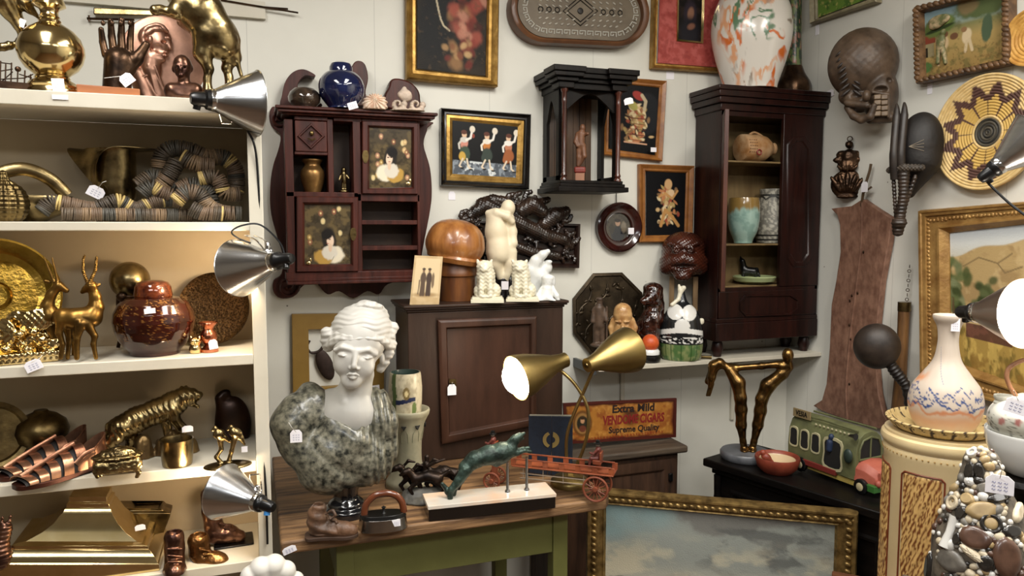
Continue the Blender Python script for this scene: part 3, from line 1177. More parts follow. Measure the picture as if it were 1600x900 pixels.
t = T('hanging_sword', 'long brass sheathed sword hung on the wall behind the top shelf', 'sword', 240, 18, Y=BACK - .012, rz=0)
mb = MB().prism(t.pl([(147, 13), (240, 17), (240, 26), (147, 24)]), -.012, 0).prism(t.pl([(240, 18), (330, 8), (330, 12), (240, 25)]), -.009, -.003)
t.part('sheath', mb, BRASS2, bev=.003)
t.part('hilt', MB().tube([t.P(136, 29, -.006), t.P(210, 31, -.006)], .004, 8).tube([t.P(139, 24, -.006), t.P(139, 34, -.006)], .003, 8), BRONZE)
for a, lab in [(((345, 0), (466, 20)), 'upper'), (((322, 4), (450, 14)), 'lower')]:
    t = T('thin_rod', lab + ' of two thin dark rods hung on the wall above the top shelf', 'rod', *a[0], Y=BACK - .01 - (.014 if lab == 'upper' else 0), rz=0)
    t.one(MB().tube([t.p(*a[0]), t.p(*a[1])], .003, 8), BRONZE)
tag(94, 152, 22, 7, 'narrow paper label on the edge of the top shelf', Y=SY - .006, rz=0, shape='sq', writing=False)

# ------------------------------------------------------------------ second shelf
Z2 = SZ[1]
t = T('brass_basket', 'brass oval basket dish with arched handle on the second shelf', 'basket', 45, 345, Y=2.0, Z=Z2)
pr = t.prof(40, [(66, 306), (68, 309), (62, 322), (50, 334), (34, 341), (26, 346)], base=True)
pr = [(r * .93, z) for r, z in reversed(pr)]
t.part('bowl', MB().lathe(pr[::-1] + pr[:0], seg=48, sy=.6), BRASS2)
pts = cat_spline([t.p(*q) for q in [(-22, 306, 0), (-8, 276, 0), (36, 264, 0), (78, 280, 0), (104, 306, 0)]])
t.part('handle', MB().tube(pts, .008, 10, flat=2.0), BRASS2)
t = T('hammered_gourd', 'hammered brass gourd with beaded ribs at the left end of the second shelf', 'vase', 8, 345, Y=1.92, Z=Z2)
s = SD(t, 4).e(6, 318, 0, 34, 36, 26).c(6, 285, 0, 9, 4, 272, 0, 6)
s.disp(lambda x, y, z: .8 * np.sin(np.arctan2(y, x) * 14) + .5 * np.sin(z * .9))
t.one(s, BRASSD, res=90, floor=0)

t = T('brass_hat_vase', 'brass vase shaped like an upturned top hat on the second shelf', 'vase', 182, 345, Y=2.04, Z=Z2)
mb = MB()
pr = t.prof(184, [(33, 234), (31, 240), (31, 285), (30, 304), (26, 316), (20, 324), (20, 330), (28, 346)], base=True)
vs, fs, n = [], [], 48
rings = [(27 * t.s, pr[3][1]), (29 * t.s, pr[1][1])]
z0 = pr[0][1]
for r_ in (31, 36, 42, 48, 53, 55):
    rings.append((r_ * t.s, None))
for r_ in (55, 48, 42, 36):
    rings.append((r_ * t.s, 'u'))
for r_, z in pr:
    rings.append((r_, z))
for r_, z in rings:
    for i in range(n):
        a = 2 * pi * i / n
        k = max(0, r_ / t.s - 31) / 24
        e = 1.0 + .2 * abs(cos(a)) if (z is None or z == 'u') else 1
        fold = max(0.0, cos(a - radians(215))) ** 7 if not isinstance(z, float) else 0
        e *= 1 - .45 * fold * k
        zz = z if isinstance(z, float) else z0 - (.0015 if z == 'u' else 0) + k * k * .003 - fold * k * .085
        vs.append((cos(a) * r_ * e, sin(a) * r_ * (.8 if not isinstance(z, float) else 1), zz))
for j in range(len(rings) - 1):
    for i in range(n):
        fs.append((j * n + i, j * n + (i + 1) % n, (j + 1) * n + (i + 1) % n, (j + 1) * n + i))
fs.append(tuple(range(n)))
t.one(MB().add(vs, fs), BRASS2, smooth=60)
tag(150, 300, 24, 18, 'white price tag hanging from the brass hat vase', t, -34, ang=-28, string=[(160, 285, -33), (166, 283, -32)])

BEADM = mat('shell disc beads', '#6a5a48', .55, vc=True, bump=.3, bs=150)


def strand(label, paths, Y, R=13.5, seed=1):
    rnd = random.Random(seed)
    t = T('bead_strand', label, 'bead string', paths[0][0][0], 345, Y=Y, Z=Z2, grp='strings of disc beads')
    mb, cols = MB(), []
    for path in paths:
        P = cat_spline([t.p(*q) for q in path], 24)
        L = [0]
        for a, b in zip(P[:-1], P[1:]):
            L.append(L[-1] + (b - a).length)
        step, pos, run, c = 3.1 * t.s, 0, 0, None
        j = 0
        while pos < L[-1]:
            while L[j + 1] < pos and j < len(L) - 2:
                j += 1
            f = (pos - L[j]) / max(L[j + 1] - L[j], 1e-9)
            q = P[j].lerp(P[j + 1], f)
            q.z = max(q.z, R * t.s * 1.02)
            ax = basis((P[j + 1] - P[j]) + Vector((rnd.gauss(0, .045), rnd.gauss(0, .045), rnd.gauss(0, .045))) * (P[j + 1] - P[j]).length)
            r = R * t.s * rnd.uniform(.95, 1.02)
            h = step * .46
            n0 = len(mb.v)
            mb.lathe([(r * .5, -h), (r * .93, -h * 1.1), (r, -h * .5), (r, h * .5), (r * .93, h * 1.1), (r * .5, h)], q, 14, ax)
            if run <= 0:
                run = rnd.randint(2, 7)
                c = rnd.choice([hx('#5a4c3c'), hx('#463c30'), hx('#6b5744'), hx('#7b654c'), hx('#4a463e'), hx('#645240'), hx('#c8ae70')])
                if c[0] > .4:
                    run = rnd.randint(1, 3)
            run -= 1
            cols += [c * rnd.uniform(.8, 1.2)] * (len(mb.v) - n0)
            pos += step
    me = bpy.data.meshes.new('bead_strand')
    me.from_pydata(mb.v, [], mb.f)
    me.update()
    me.polygons.foreach_set('use_smooth', [True] * len(me.polygons))
    me.set_sharp_from_angle(angle=radians(40))
    t.one(me, BEADM, vc=lambda P, N: np.array(cols))
    return t


strand('string of disc beads stretched along the front of the second shelf, upper run', [[(66, 330, 0), (80, 316, 0), (100, 318, 0), (140, 326, 0), (160, 322, 0), (185, 314, 0), (212, 326, 0), (240, 316, 0), (268, 312, 0), (286, 318, 0)]], 1.93, 12.5, 3)
strand('string of disc beads lying lowest along the front edge of the second shelf', [[(98, 338, 0), (140, 341, 0), (185, 341, 0), (225, 341, 0), (262, 342, 0), (300, 344, 0)]], 1.885, 11, 5)
strand('string of disc beads curling in front of the heap on the second shelf', [[(276, 314, 0), (292, 300, 0), (312, 304, 0), (326, 322, 0), (350, 332, 0), (376, 334, 0)], [(300, 326, -6), (322, 336, -8), (350, 341, -8)]], 1.905, 12.5, 8)
strand('heaped string of disc beads with a loop arching over the top of the pile', [[(250, 262, 0), (254, 242, 0), (272, 232, 0), (300, 236, 0), (322, 246, 2), (348, 246, 6), (366, 262, 6), (370, 288, 6), (366, 310, 4)], [(238, 304, -12), (254, 288, -14), (268, 268, -14), (276, 252, -12)], [(286, 246, -14), (306, 256, -16), (334, 260, -16)]], 2.01, 13.5, 12)
strand('heaped string of disc beads winding through the middle of the pile', [[(222, 302, 0), (236, 292, 0), (252, 300, 0), (268, 306, 0)], [(280, 296, 0), (300, 288, 0), (326, 300, 0), (332, 318, 0)], [(312, 280, -6), (336, 276, -8), (346, 290, -10), (352, 302, -10), (374, 304, -8)], [(216, 290, 10), (240, 275, 12), (270, 290, 12), (300, 300, 12), (340, 310, 10)]], 1.975, 12.5, 17)

# ------------------------------------------------------------------ third shelf
Z3 = SZ[2]
t = T('brass_tray', 'large round polished brass tray leaning at the left of the third shelf', 'tray', -3, 552, Y=2.055, Z=Z3)
R = 90 * t.s
tilt = Matrix.Rotation(radians(80), 3, 'X')
pr = [(.001, .001), (R * .18, .002), (R * .22, .006), (R * .26, .001), (R * .74, .001), (R * .80, .006), (R * .97, .010), (R, .014), (R, .011), (R * .8, .0025), (R * .3, -.002), (.001, -.002)]
o = t.one(MB().lathe(pr, tilt @ V(0, 0, 0) + V(0, 0, R * sin(radians(80)) + .003), 72, tilt, mod=lambda a, z: 1), mat('tray brass', '#a88634', .2, 1, c2='#c8a24c', s=30, bump=.25, bs=70), smooth=30)

t = T('brass_lotus', 'brass lotus leaf ornament on a flat base in front of the big tray', 'ornament', 45, 560, Y=1.915, Z=Z3)
s = SD(t, 2)
for x, y, dx, dy_, r in [(8, 520, 16, 22, 0), (30, 505, 22, 20, 10), (58, 500, 26, 18, -12), (78, 518, 14, 24, -25), (20, 535, 22, 12, 20), (50, 530, 24, 14, -10), (75, 540, 20, 10, -20), (-8, 530, 16, 16, 0)]:
    s.e(x, y, random.uniform(-14, 10), dx, dy_, 5, ang=r, yaw=random.uniform(-40, 40))
for x, y in [(30, 522), (52, 518), (10, 545), (44, 545), (66, 530)]:
    s.e(x, y, -16, 8, 6, 8)
s.b(40, 552, 0, 52, 3.5, 24).b(40, 563, 0, 44, 10, 20)
s.disp(lambda x, y, z: .8 * np.sin(x * .8 + y * .6) * np.sin(z * .5))
t.one(s, BRASS, res=110, floor=0)
tag(52, 571, 24, 17, 'white price tag hanging over the third shelf edge below the lotus ornament', Y=SY - .008, rz=0, ang=22, string=[(62, 560, 0), (66, 555, 4)])

GAZ = mat('gazelle bronze', '#5a4220', .32, .9, c2='#9a7438', s=16)
t = T('brass_gazelle', 'brass gazelle with straight horns, head turned to the right', 'figurine', 92, 558, Y=1.915, Z=Z3)
s = SD(t, 4)
s.chain([(92, 446, -4, 7), (104, 454, -6, 4)], k=3).chain([(90, 448, -2, 7), (80, 460, 0, 7), (74, 478, 2, 9), (78, 494, 4, 14)])
s.chain([(78, 492, 4, 14), (90, 500, 16, 15), (104, 500, 34, 14)])
s.c(84, 440, -2, 2.6, 68, 400, 0, 1.2, k=1).c(90, 440, -5, 2.6, 81, 402, -4, 1.2, k=1).e(74, 440, 2, 6, 3, 2, ang=20, k=1)
s.chain([(76, 506, 0, 7), (82, 528, -2, 4), (80, 559, -2, 3.2)], k=3).chain([(86, 506, 8, 7), (92, 530, 8, 3.6), (90, 559, 8, 3)], k=3)
s.chain([(104, 508, 30, 7), (108, 530, 34, 4), (106, 559, 32, 3)], k=3).chain([(110, 506, 38, 7), (116, 530, 40, 4), (115, 559, 38, 3)], k=3)
t.one(s, GAZ, res=120, floor=0)
t = T('brass_gazelle', 'brass gazelle with curved ringed horns, looking back from the jar', 'figurine', 135, 558, Y=1.895, Z=Z3)
s = SD(t, 4)
s.chain([(142, 446, -2, 8), (134, 452, 6, 5), (129, 456, 10, 3.5)], k=3)
s.chain([(144, 448, 0, 7), (149, 464, 0, 8), (150, 480, 0, 11), (142, 496, 0, 16)])
s.chain([(142, 494, 0, 16), (118, 498, 2, 16), (100, 496, 6, 15)])
s.chain([(136, 440, -2, 2.8), (130, 424, -2, 2.4), (130, 406, -2, 1.8), (132, 400, -2, 2)], k=1)
s.chain([(142, 438, -4, 2.8), (149, 422, -4, 2.4), (151, 402, -4, 2)], k=1).e(153, 446, 0, 5, 2.4, 2, ang=-30, k=1)
s.chain([(136, 506, -10, 8), (148, 525, -12, 4.5), (146, 538, -12, 3.8), (150, 559, -12, 3.2)], k=3)
s.chain([(126, 506, -12, 8), (120, 530, -14, 4.5), (120, 559, -14, 4)], k=3)
s.chain([(104, 504, 14, 8), (108, 530, 16, 4), (106, 559, 16, 3.2)], k=3).chain([(96, 502, 0, 8), (92, 520, 0, 5), (98, 538, 0, 3.6), (95, 559, 0, 3.4)], k=3)
s.chain([(88, 488, 6, 4), (84, 500, 6, 2)], k=2)
s.disp(lambda x, y, z: .7 * np.sin(z * 2.2) * (z > 118))
t.one(s, GAZ, res=130, floor=0)

t = T('brass_ball', 'brass ball on a dark three legged stand behind the brown jar', 'ball', 203, 550, Y=2.05, Z=Z3)
t.part('ball', MB().ell(t.p(203, 438, 0), (29 * t.s,) * 3, nu=36, nv=24), BRASS2)
mb = MB().torus(t.p(203, 462, 0), 17 * t.s, .004)
for k in range(3):
    a = radians(200 + 120 * k)
    dx, dy = cos(a), sin(a)
    mb.tube(cat_spline([t.p(203, 462, 0) + V(dx * 17, dy * 17, 0) * t.s, t.p(203, 478, 0) + V(dx * 17, dy * 17, 0) * t.s, t.p(203, 510, 0) + V(dx * 12, dy * 12, 0) * t.s, Vector((dx * 17 * t.s, dy * 17 * t.s, .004))]), .0045, 8)
mb.ell(t.p(190, 464, -18), (.012, .008, .012))
t.part('stand', mb, BRONZE)

t = T('lidded_jar', 'large brown lacquered lidded jar with gold scrolls on the third shelf', 'jar', 243, 553, Y=1.945, Z=Z3)
pr = t.prof(243, [(26, 463), (38, 465), (50, 474), (57, 488), (59, 502), (57, 516), (52, 530), (44, 543), (37, 551), (36, 556)], base=True)


def scroll(P, N):
    a = np.arctan2(P[:, 1], P[:, 0])
    base = mix(hx('#1e0a06'), hx('#46170c'), fbm(a * 4, P[:, 2] * 60, seed=2))
    n = np.abs(fbm(a * 9 + 3, P[:, 2] * 95, seed=5) - .5)
    m = (1 - ss(.0, .035, n)) * ss(.4, .6, fbm(a * 2, P[:, 2] * 20, seed=9)) * ss(.02, .05, P[:, 2])
    return mix(base, hx('#a8763c'), m * .8)


LACQ = mat('brown lacquer', '#4a1c10', .12, .35, vc=True, coat=.6)
t.part('body', MB().lathe(dense(pr, 110), seg=150), LACQ, vc=scroll)
# subdivide rows for the pattern
pr2 = t.prof(243, [(.5, 437), (14, 438), (22, 441), (26, 447), (27, 455), (28, 461), (27, 463)])
t.part('lid', MB().lathe(pr2, seg=64), mat('lid lacquer', '#3a150c', .12, .35, c2='#7a3c20', s=60, coat=.6))
tag(234, 486, 16, 8, 'small white sticker on the brown lidded jar', t, -58, ang=4, shape='sq', writing=False)

t = T('hammered_tray', 'dark hammered oval tray leaning at the right end of the third shelf', 'tray', 338, 552, Y=2.035, Z=Z3)
R = 56 * t.s
rr = Matrix.Rotation(radians(-22), 3, 'Z') @ Matrix.Rotation(radians(78), 3, 'X')
pr = [(.001, 0), (R * .8, .001), (R * .94, .006), (R, .012), (R, .009), (R * .8, -.002), (.001, -.003)]
t.one(MB().lathe(pr, V(0, 0, R * sin(radians(78)) + .003), 56, rr), mat('hammered dark brass', '#3a2a18', .4, .9, c2='#5e472a', s=220, kind='voronoi', bump=.4, bs=120))
tag(377, 480, 9, 16, 'white price tag hanging beside the dark hammered tray', t, -6, writing=False, ang=6)

t = T('copper_urn', 'small copper urn with flared rim right of the brown jar', 'urn', 327, 556, Y=1.93, Z=Z3)
pr = t.prof(327, [(10, 506), (14, 503), (14.5, 505), (9, 511), (8, 517), (12, 524), (13, 532), (9, 541), (6, 545), (10, 550), (14, 552), (14, 557)], base=True)
t.one(MB().lathe([(.001, pr[0][1] - .015)] + pr, seg=36), mat('bright copper', '#b06a4e', .2, 1, c2='#c98468', s=20))
tag(333, 538, 13, 15, 'white price tag on the small copper urn', t, -15, ang=8)
t = T('brass_owl', 'tiny brass owl between the brown jar and the copper urn', 'figurine', 305, 557, Y=1.915, Z=Z3)
s = SD(t, 2).e(305, 546, 0, 9, 11, 8).e(305, 533, 0, 9, 7, 8).c(299, 530, 0, 2.5, 298, 526, 0, 1.5).c(311, 530, 0, 2.5, 312, 526, 0, 1.5)
s.e(301, 533, -7, 3, 3, 2, k=.6).e(309, 533, -7, 3, 3, 2, k=.6).e(305, 537, -8, 1.4, 2.4, 2, k=.5).e(305, 557, 0, 10, 3, 9)
t.one(s, BRASS, res=60, floor=0)

# ------------------------------------------------------------------ fourth shelf
Z4 = SZ[3]
t = T('dark_round_tray', 'dark round tray leaning at the left end of the fourth shelf', 'tray', -10, 740, Y=2.0, Z=Z4)
R = 52 * t.s
tl = Matrix.Rotation(radians(80), 3, 'X')
t.one(MB().lathe([(.001, 0), (R * .8, .001), (R * .86, .007), (R, .009), (R, .006), (R * .8, -.003), (.001, -.003)], V(0, 0, R * sin(radians(80)) + .003), 48, tl), BRASSD)
t = T('brass_globe', 'dark brass globe vase behind the sandals', 'vase', 68, 722, Y=2.045, Z=Z4)
pr = t.prof(68, [(9, 640), (11, 643), (22, 648), (34, 659), (38, 673), (35, 688), (26, 700), (18, 706), (20, 722)], base=True)
t.one(MB().lathe([(.001, pr[0][1])] + pr, seg=48), BRASSD)

SAND = mat('bronzed leather strap', '#6e4636', .3, .85, c2='#b08468', s=20, bump=.15)
SOLE = mat('dark copper sole', '#2a1410', .4, .6, c2='#4a261a', s=14)


def sandal(label, toe, heel):
    a, b = on(*toe, Z=Z4 + .001), on(*heel, Z=Z4 + .001)
    d = b - a
    t = T('copper_sandal', label, 'sandal', *toe, loc=a, rz=atan2(d.y, d.x), grp='copper strappy sandals')
    L = d.length
    W_ = L * .17
    out = smooth2([(0, 0), (.03 * L, .6 * W_), (.2 * L, W_), (.4 * L, .85 * W_), (.62 * L, .62 * W_), (.85 * L, .72 * W_), (.97 * L, .5 * W_), (L, 0), (.97 * L, -.5 * W_), (.85 * L, -.72 * W_), (.62 * L, -.75 * W_), (.4 * L, -1.0 * W_), (.2 * L, -1.05 * W_), (.03 * L, -.6 * W_)], 4)
    mb = MB().prism(out, 0, .011)
    mb.v = [(x, z, y + .012 * max(0, x / L - .6) / .4) for x, y, z in mb.v]
    t.part('sole', mb, SOLE, bev=.001)
    mb = MB().box2((.74 * L, -.55 * W_, 0), (.98 * L, .55 * W_, .016))
    t.part('heel', mb, SOLE, bev=.003)

    def strap(x, wid, h, tw=0, par=None):
        n = 14
        vs, fs = [], []
        for i in range(n + 1):
            th = pi * i / n
            hw = W_ * (1.02 if x < .55 else .8)
            yy, zz = -cos(th) * hw, .012 + sin(th) ** .8 * h
            for off, k in ((0, 0), (wid, 0), (wid, .0022), (0, .0022)):
                vs.append((x * L + off + tw * (i / n - .5), yy * (1 + k * 12), zz + k))
        for i in range(n):
            for k in range(4):
                fs.append((i * 4 + k, i * 4 + (k + 1) % 4, (i + 1) * 4 + (k + 1) % 4, (i + 1) * 4 + k))
        t.part('strap', MB().add(vs, fs), SAND)
    for x, wd, h, tw in [(.06, .018, .013, -.01), (.19, .019, .021, .0), (.32, .020, .031, .008), (.46, .021, .043, .01), (.60, .022, .055, .0)]:
        strap(x, wd, h, tw)
    vs, fs = [], []
    for j, (x, h) in enumerate([(.05, .008), (.2, .017), (.35, .028), (.5, .04), (.64, .05), (.69, .05)]):
        for i in range(13):
            th = pi * i / 12
            vs.append((x * L, -cos(th) * W_ * (.96 if x < .55 else .76), .011 + sin(th) ** .8 * h))
    for j in range(5):
        for i in range(12):
            fs.append((j * 13 + i, j * 13 + i + 1, j * 13 + 14 + i, j * 13 + 13 + i))
    t.part('lining', MB().add(vs, fs), mat('strap gap shade', '#0e0908', .7))  # added dark sheet below the straps; its colour imitates shade in the gaps
    t.part('centre_strap', MB().tube(cat_spline([V(.08 * L, 0, .024), V(.2 * L, 0, .035), V(.4 * L, 0, .052), V(.64 * L, 0, .07)]), .007, 8, flat=.45), SAND)
    # heel counter: a curved wall
    vs, fs, n = [], [], 24
    for i in range(n + 1):
        a_ = -pi * .62 + 2 * pi * .62 * i / n
        x, y = .78 * L + cos(a_) * .21 * L, sin(a_) * .74 * W_
        h = .055 + .028 * cos(a_)
        for r in (1, .93):
            vs += [(.78 * L + (x - .78 * L) * r, y * r, .012), (.78 * L + (x - .78 * L) * r * .97, y * r * .94, h)]
    for i in range(n):
        for q in ((0, 1), (1, 3), (3, 2), (2, 0)):
            fs.append((i * 4 + q[0], i * 4 + q[1], i * 4 + 4 + q[1], i * 4 + 4 + q[0]))
    fs += [(0, 1, 3, 2), (n * 4, n * 4 + 2, n * 4 + 3, n * 4 + 1)]
    t.part('heel_counter', MB().add(vs, fs), SAND)
    t.part('side_strap', MB().tube(cat_spline([V(.58 * L, -.82 * W_, .03), V(.68 * L, -.8 * W_, .045), V(.8 * L, -.72 * W_, .05)]), .008, 8, flat=.3), SAND)
    return t


sandal('front copper strappy sandal on the fourth shelf', (22, 766), (168, 727))
sandal('copper strappy sandal tucked behind the front one', (-4, 752), (138, 714))

t = T('brass_tiger', 'brass snarling tiger standing on a rock base on the fourth shelf', 'sculpture', 240, 732, Y=1.97, Z=Z4)
s = SD(t, 6)
s.chain([(190, 668, 0, 19), (215, 655, 0, 19), (245, 643, 0, 19), (272, 631, 0, 20)])
s.chain([(272, 629, 0, 18), (288, 620, -4, 15), (299, 619, -6, 13)], k=5)
s.c(303, 619, -8, 8, 311, 617, -10, 6, k=3).c(300, 631, -7, 4.5, 309, 635, -9, 3.2, k=2.5).e(308, 625, -12, 4, 3.2, 6, sub=True, k=1.5)
s.e(284, 608, -4, 4, 5, 3, k=2).e(290, 607, 6, 4, 5, 3, k=2).c(296, 611, -12, 2.5, 303, 613, -14, 2, k=1.5)
s.chain([(270, 640, -12, 12), (273, 655, -14, 8), (283, 668, -14, 7), (288, 672, -16, 7)], k=4)
s.chain([(262, 645, 12, 11), (260, 662, 12, 7.5), (262, 676, 10, 7)], k=4)
s.chain([(190, 668, -10, 15), (182, 684, -12, 10), (170, 694, -12, 7), (174, 712, -12, 6), (182, 715, -13, 6)], k=4)
s.chain([(202, 672, 10, 14), (206, 690, 12, 8), (200, 704, 12, 6), (210, 710, 10, 6)], k=4)
s.chain([(180, 660, 0, 6), (170, 664, 2, 4), (166, 678, 4, 3.6), (170, 698, 6, 3.6), (176, 712, 6, 3.6)], k=3)
s.disp(lambda x, y, z: .4 * np.sin((x * .75 + z * .25 + 1.2 * np.sin(z * .25))) * (z > 30))
t.part('tiger', s, BRASS2, res=150)
s = SD(t, 5)
s.chain([(172, 728, 0, 12), (205, 728, 4, 14), (240, 726, 6, 12), (282, 724, 4, 16), (310, 728, 2, 12)])
s.c(226, 722, 4, 13, 222, 690, 6, 11).c(212, 722, 2, 9, 205, 716, 6, 9).chain([(275, 720, 0, 18), (280, 694, 0, 17), (272, 684, 4, 13)]).c(300, 722, 4, 14, 298, 692, 4, 9).c(182, 726, -8, 8, 178, 720, -10, 7).c(258, 725, 8, 13, 256, 694, 10, 11)
s.disp(lambda x, y, z: 3.0 * (fbm(x * .16, y * .16, z * .045, 7) - .5) * 2 - .6)
t.part('rock_base', s, mat('rock bronze', '#5a4630', .4, .8, c2='#8a7148', s=18, bump=.3), res=110, floor=0)
tag(293, 670, 16, 10, 'white price tag at the paws of the brass tiger', t, -24, writing=False)

t = T('jewel_casket', 'small ornate gilt casket with curled feet in front of the tiger', 'box', 183, 747, Z=Z4)
s = SD(t, 3).b(184, 724, 0, 34, 11, 22, rnd=8)
s.disp(lambda x, y, z: 1.6 * (fbm(x * .16, y * .16, z * .2, 3, 3) - .5) * 2)
t.part('body', s, BRASS2, res=80)
s = SD(t, 3).e(184, 711, 0, 37, 5, 25).e(184, 706, 0, 26, 7, 16).e(186, 702, -2, 14, 5, 8)
s.disp(lambda x, y, z: 1.8 * (fbm(x * .2, y * .2, z * .2, 9, 3) - .5) * 2)
t.part('lid', s, BRASS2, res=80)
for x, d_ in ((152, -16), (214, -16), (158, 18), (210, 18)):
    sg = 1 if x > 183 else -1
    t.part('foot', SD(t, 2).chain([(x - sg * 4, 730, d_, 5), (x + sg * 3, 738, d_, 3.5), (x, 745, d_, 3)]), BRASS2, res=30, floor=0)

t = T('brass_cup', 'plain straight sided brass cup at the front of the fourth shelf', 'cup', 278, 742, Y=1.89, Z=Z4)
pr = t.prof(278, [(22, 691), (23, 686), (24.5, 685), (24, 692), (23, 725), (22, 740), (21, 743)], base=True)
t.one(MB().lathe([(.001, pr[4][1]), (pr[0][0] * .95, pr[4][1] - .002)] + pr, seg=44), BRASS2)

t = T('dark_lyre_vase', 'tall dark bronze vase at the right end of the fourth shelf', 'vase', 368, 728, Y=2.07, Z=Z4)
s = SD(t, 6).e(364, 664, 4, 27, 46, 14).c(344, 622, 4, 8, 350, 650, 6, 10).c(352, 700, 6, 14, 360, 726, 8, 16).e(352, 614, 4, 8, 6, 6)
t.one(s, mat('brown bronze', '#1e120c', .3, .6, c2='#3a2214', s=10), res=70, floor=0)
t = T('brass_birds', 'pair of small brass birds on a shared disc base', 'figurine', 354, 730, Z=Z4)
s = SD(t, 3)
s.e(342, 678, 0, 9, 8, 8, ang=-20).c(336, 670, 0, 4.5, 331, 673, -2, 1.5, k=1.5).c(350, 683, 0, 5, 358, 690, 2, 2, k=2)
s.e(368, 676, 0, 11, 8, 8, ang=35).c(361, 668, 0, 4.5, 355, 672, -2, 1.5, k=1.5).c(376, 684, 0, 5, 382, 694, 2, 2, k=2)
s.chain([(344, 684, 0, 5), (346, 702, 0, 3), (338, 714, 0, 3), (348, 726, 0, 4)]).chain([(367, 684, 0, 5), (362, 705, 0, 3), (356, 726, 0, 4)])
s.e(356, 727, 0, 36, 5, 22, k=3)
t.one(s, BRASS2, res=100, floor=0)
tag(382, 702, 9, 9, 'small white sticker on the dark bronze vase', d=1.79, shape='sq', writing=False)

# ------------------------------------------------------------------ bottom shelf
Z5 = SZ[4]
def loft(t, rows, y0=0, slant=.0):
    """rows: (x_left, x_right, py, front depth m, back depth m)"""
    vs, fs = [], []
    for a, b, py, f, k in rows:
        p, q = t.P(a, py, f), t.P(b, py, f)
        vs += [(p.x, f, p.z), (q.x, f + slant, q.z), (q.x, k, q.z), (p.x, k, p.z)]
    for j in range(len(rows) - 1):
        for i in range(4):
            fs.append((j * 4 + i, j * 4 + (i + 1) % 4, j * 4 + 4 + (i + 1) % 4, j * 4 + 4 + i))
    fs += [(0, 1, 2, 3), tuple(len(vs) - 4 + i for i in (3, 2, 1, 0))]
    return MB().add(vs, fs)


t = T('brass_hood', 'large stepped polished brass hood filling the bottom shelf', 'hood', 130, 890, Y=1.96, Z=Z5 - .005, rz=0)
t.o.z = Z5 + .001
t.M = Matrix.Translation(t.o)
t.Mi = t.M.inverted()
rows = []
for xl_, xr_, py, f in [(108, 166, 776, -.03), (108, 167, 784, -.03), (104, 170, 787, -.034), (104, 171, 793, -.034), (101, 173, 796, -.037), (98, 175, 802, -.04), (93, 177, 806, -.042),
                       (84, 184, 818, -.045), (66, 196, 832, -.052), (40, 214, 846, -.06), (26, 222, 849, -.064), (18, 230, 853, -.07), (18, 232, 858, -.07), (14, 234, 860, -.073), (8, 240, 868, -.077), (4, 243, 872, -.08), (2, 246, 880, -.083), (-2, 248, 882, -.085), (-2, 250, 905, -.085)]:
    rows.append((xl_, xr_, py, f, max(.04, -f * 1.4)))
rows.append((-2, 250, 940, -.085, .12))
mb = loft(t, rows)
zmin = min(v[2] for v in mb.v)
mb.v = [(x, y, max(z, 0)) for x, y, z in mb.v]
t.part('hood', mb, BRASS, smooth=25, bev=.0012)
tag(219, 824, 15, 9, 'white price tag on the shoulder of the big brass hood', t, -36, writing=False, ang=6)
t = T('brass_moulding', 'smaller brass corner moulding tucked behind the big hood', 'moulding', 215, 880, Y=2.07, Z=Z5, rz=0)
rows = [(172, 200, 793, -.02, .03), (172, 210, 798, -.02, .03), (165, 246, 797, -.022, .03), (165, 252, 794, -.025, .03), (160, 256, 798, -.025, .03), (160, 266, 802, -.03, .03), (160, 266, 806, -.03, .03), (180, 250, 860, -.03, .03), (180, 250, 940, -.03, .03)]
mb = loft(t, rows)
mb.v = [(x, y, max(z, 0)) for x, y, z in mb.v]
t.one(mb, BRASS2, smooth=25, bev=.001)
t = T('bronze_cat', 'dark bronze cat figure at the far left of the bottom shelf', 'figurine', 2, 880, Y=1.88, Z=Z5)
s = SD(t, 4).e(0, 866, 0, 16, 26, 14).c(4, 845, 0, 10, 8, 826, 0, 10).c(2, 820, 0, 3.5, 4, 806, 0, 1.5, k=2).c(13, 820, 0, 3.5, 17, 804, 0, 1.5, k=2)
s.disp(lambda x, y, z: .6 * np.sin(z * .9))
t.one(s, COPPERD, res=70, floor=0)


def boot(label, cat, px, py, Y, pts, toe, mat_, base=None, laces=()):
    t = T('bronzed_shoe', label, cat, px, py, Y=Y, Z=Z5)
    s = SD(t, 5)
    s.chain(pts).chain(toe)
    top = pts[0]
    s.e(top[0], top[1] - top[3] * .8, top[2], top[3] * .75, top[3] * 1.1, top[3] * .75, sub=True, k=1.5)
    for a in laces:
        s.c(*a, k=1.2)
    s.disp(lambda x, y, z: 1.0 * (fbm(x * .14, y * .14, z * .14, 4) - .5) * 2)
    if base:
        t.part('shoe', s, mat_, res=90)
        q = t.pl(base, 0)
        t.part('base', MB().box2((q[0].x, -.03, 0), (q[1].x, .05, q[0].z)), EBONY, bev=.003)
    else:
        t.one(s, mat_, res=90, floor=0)
    return t


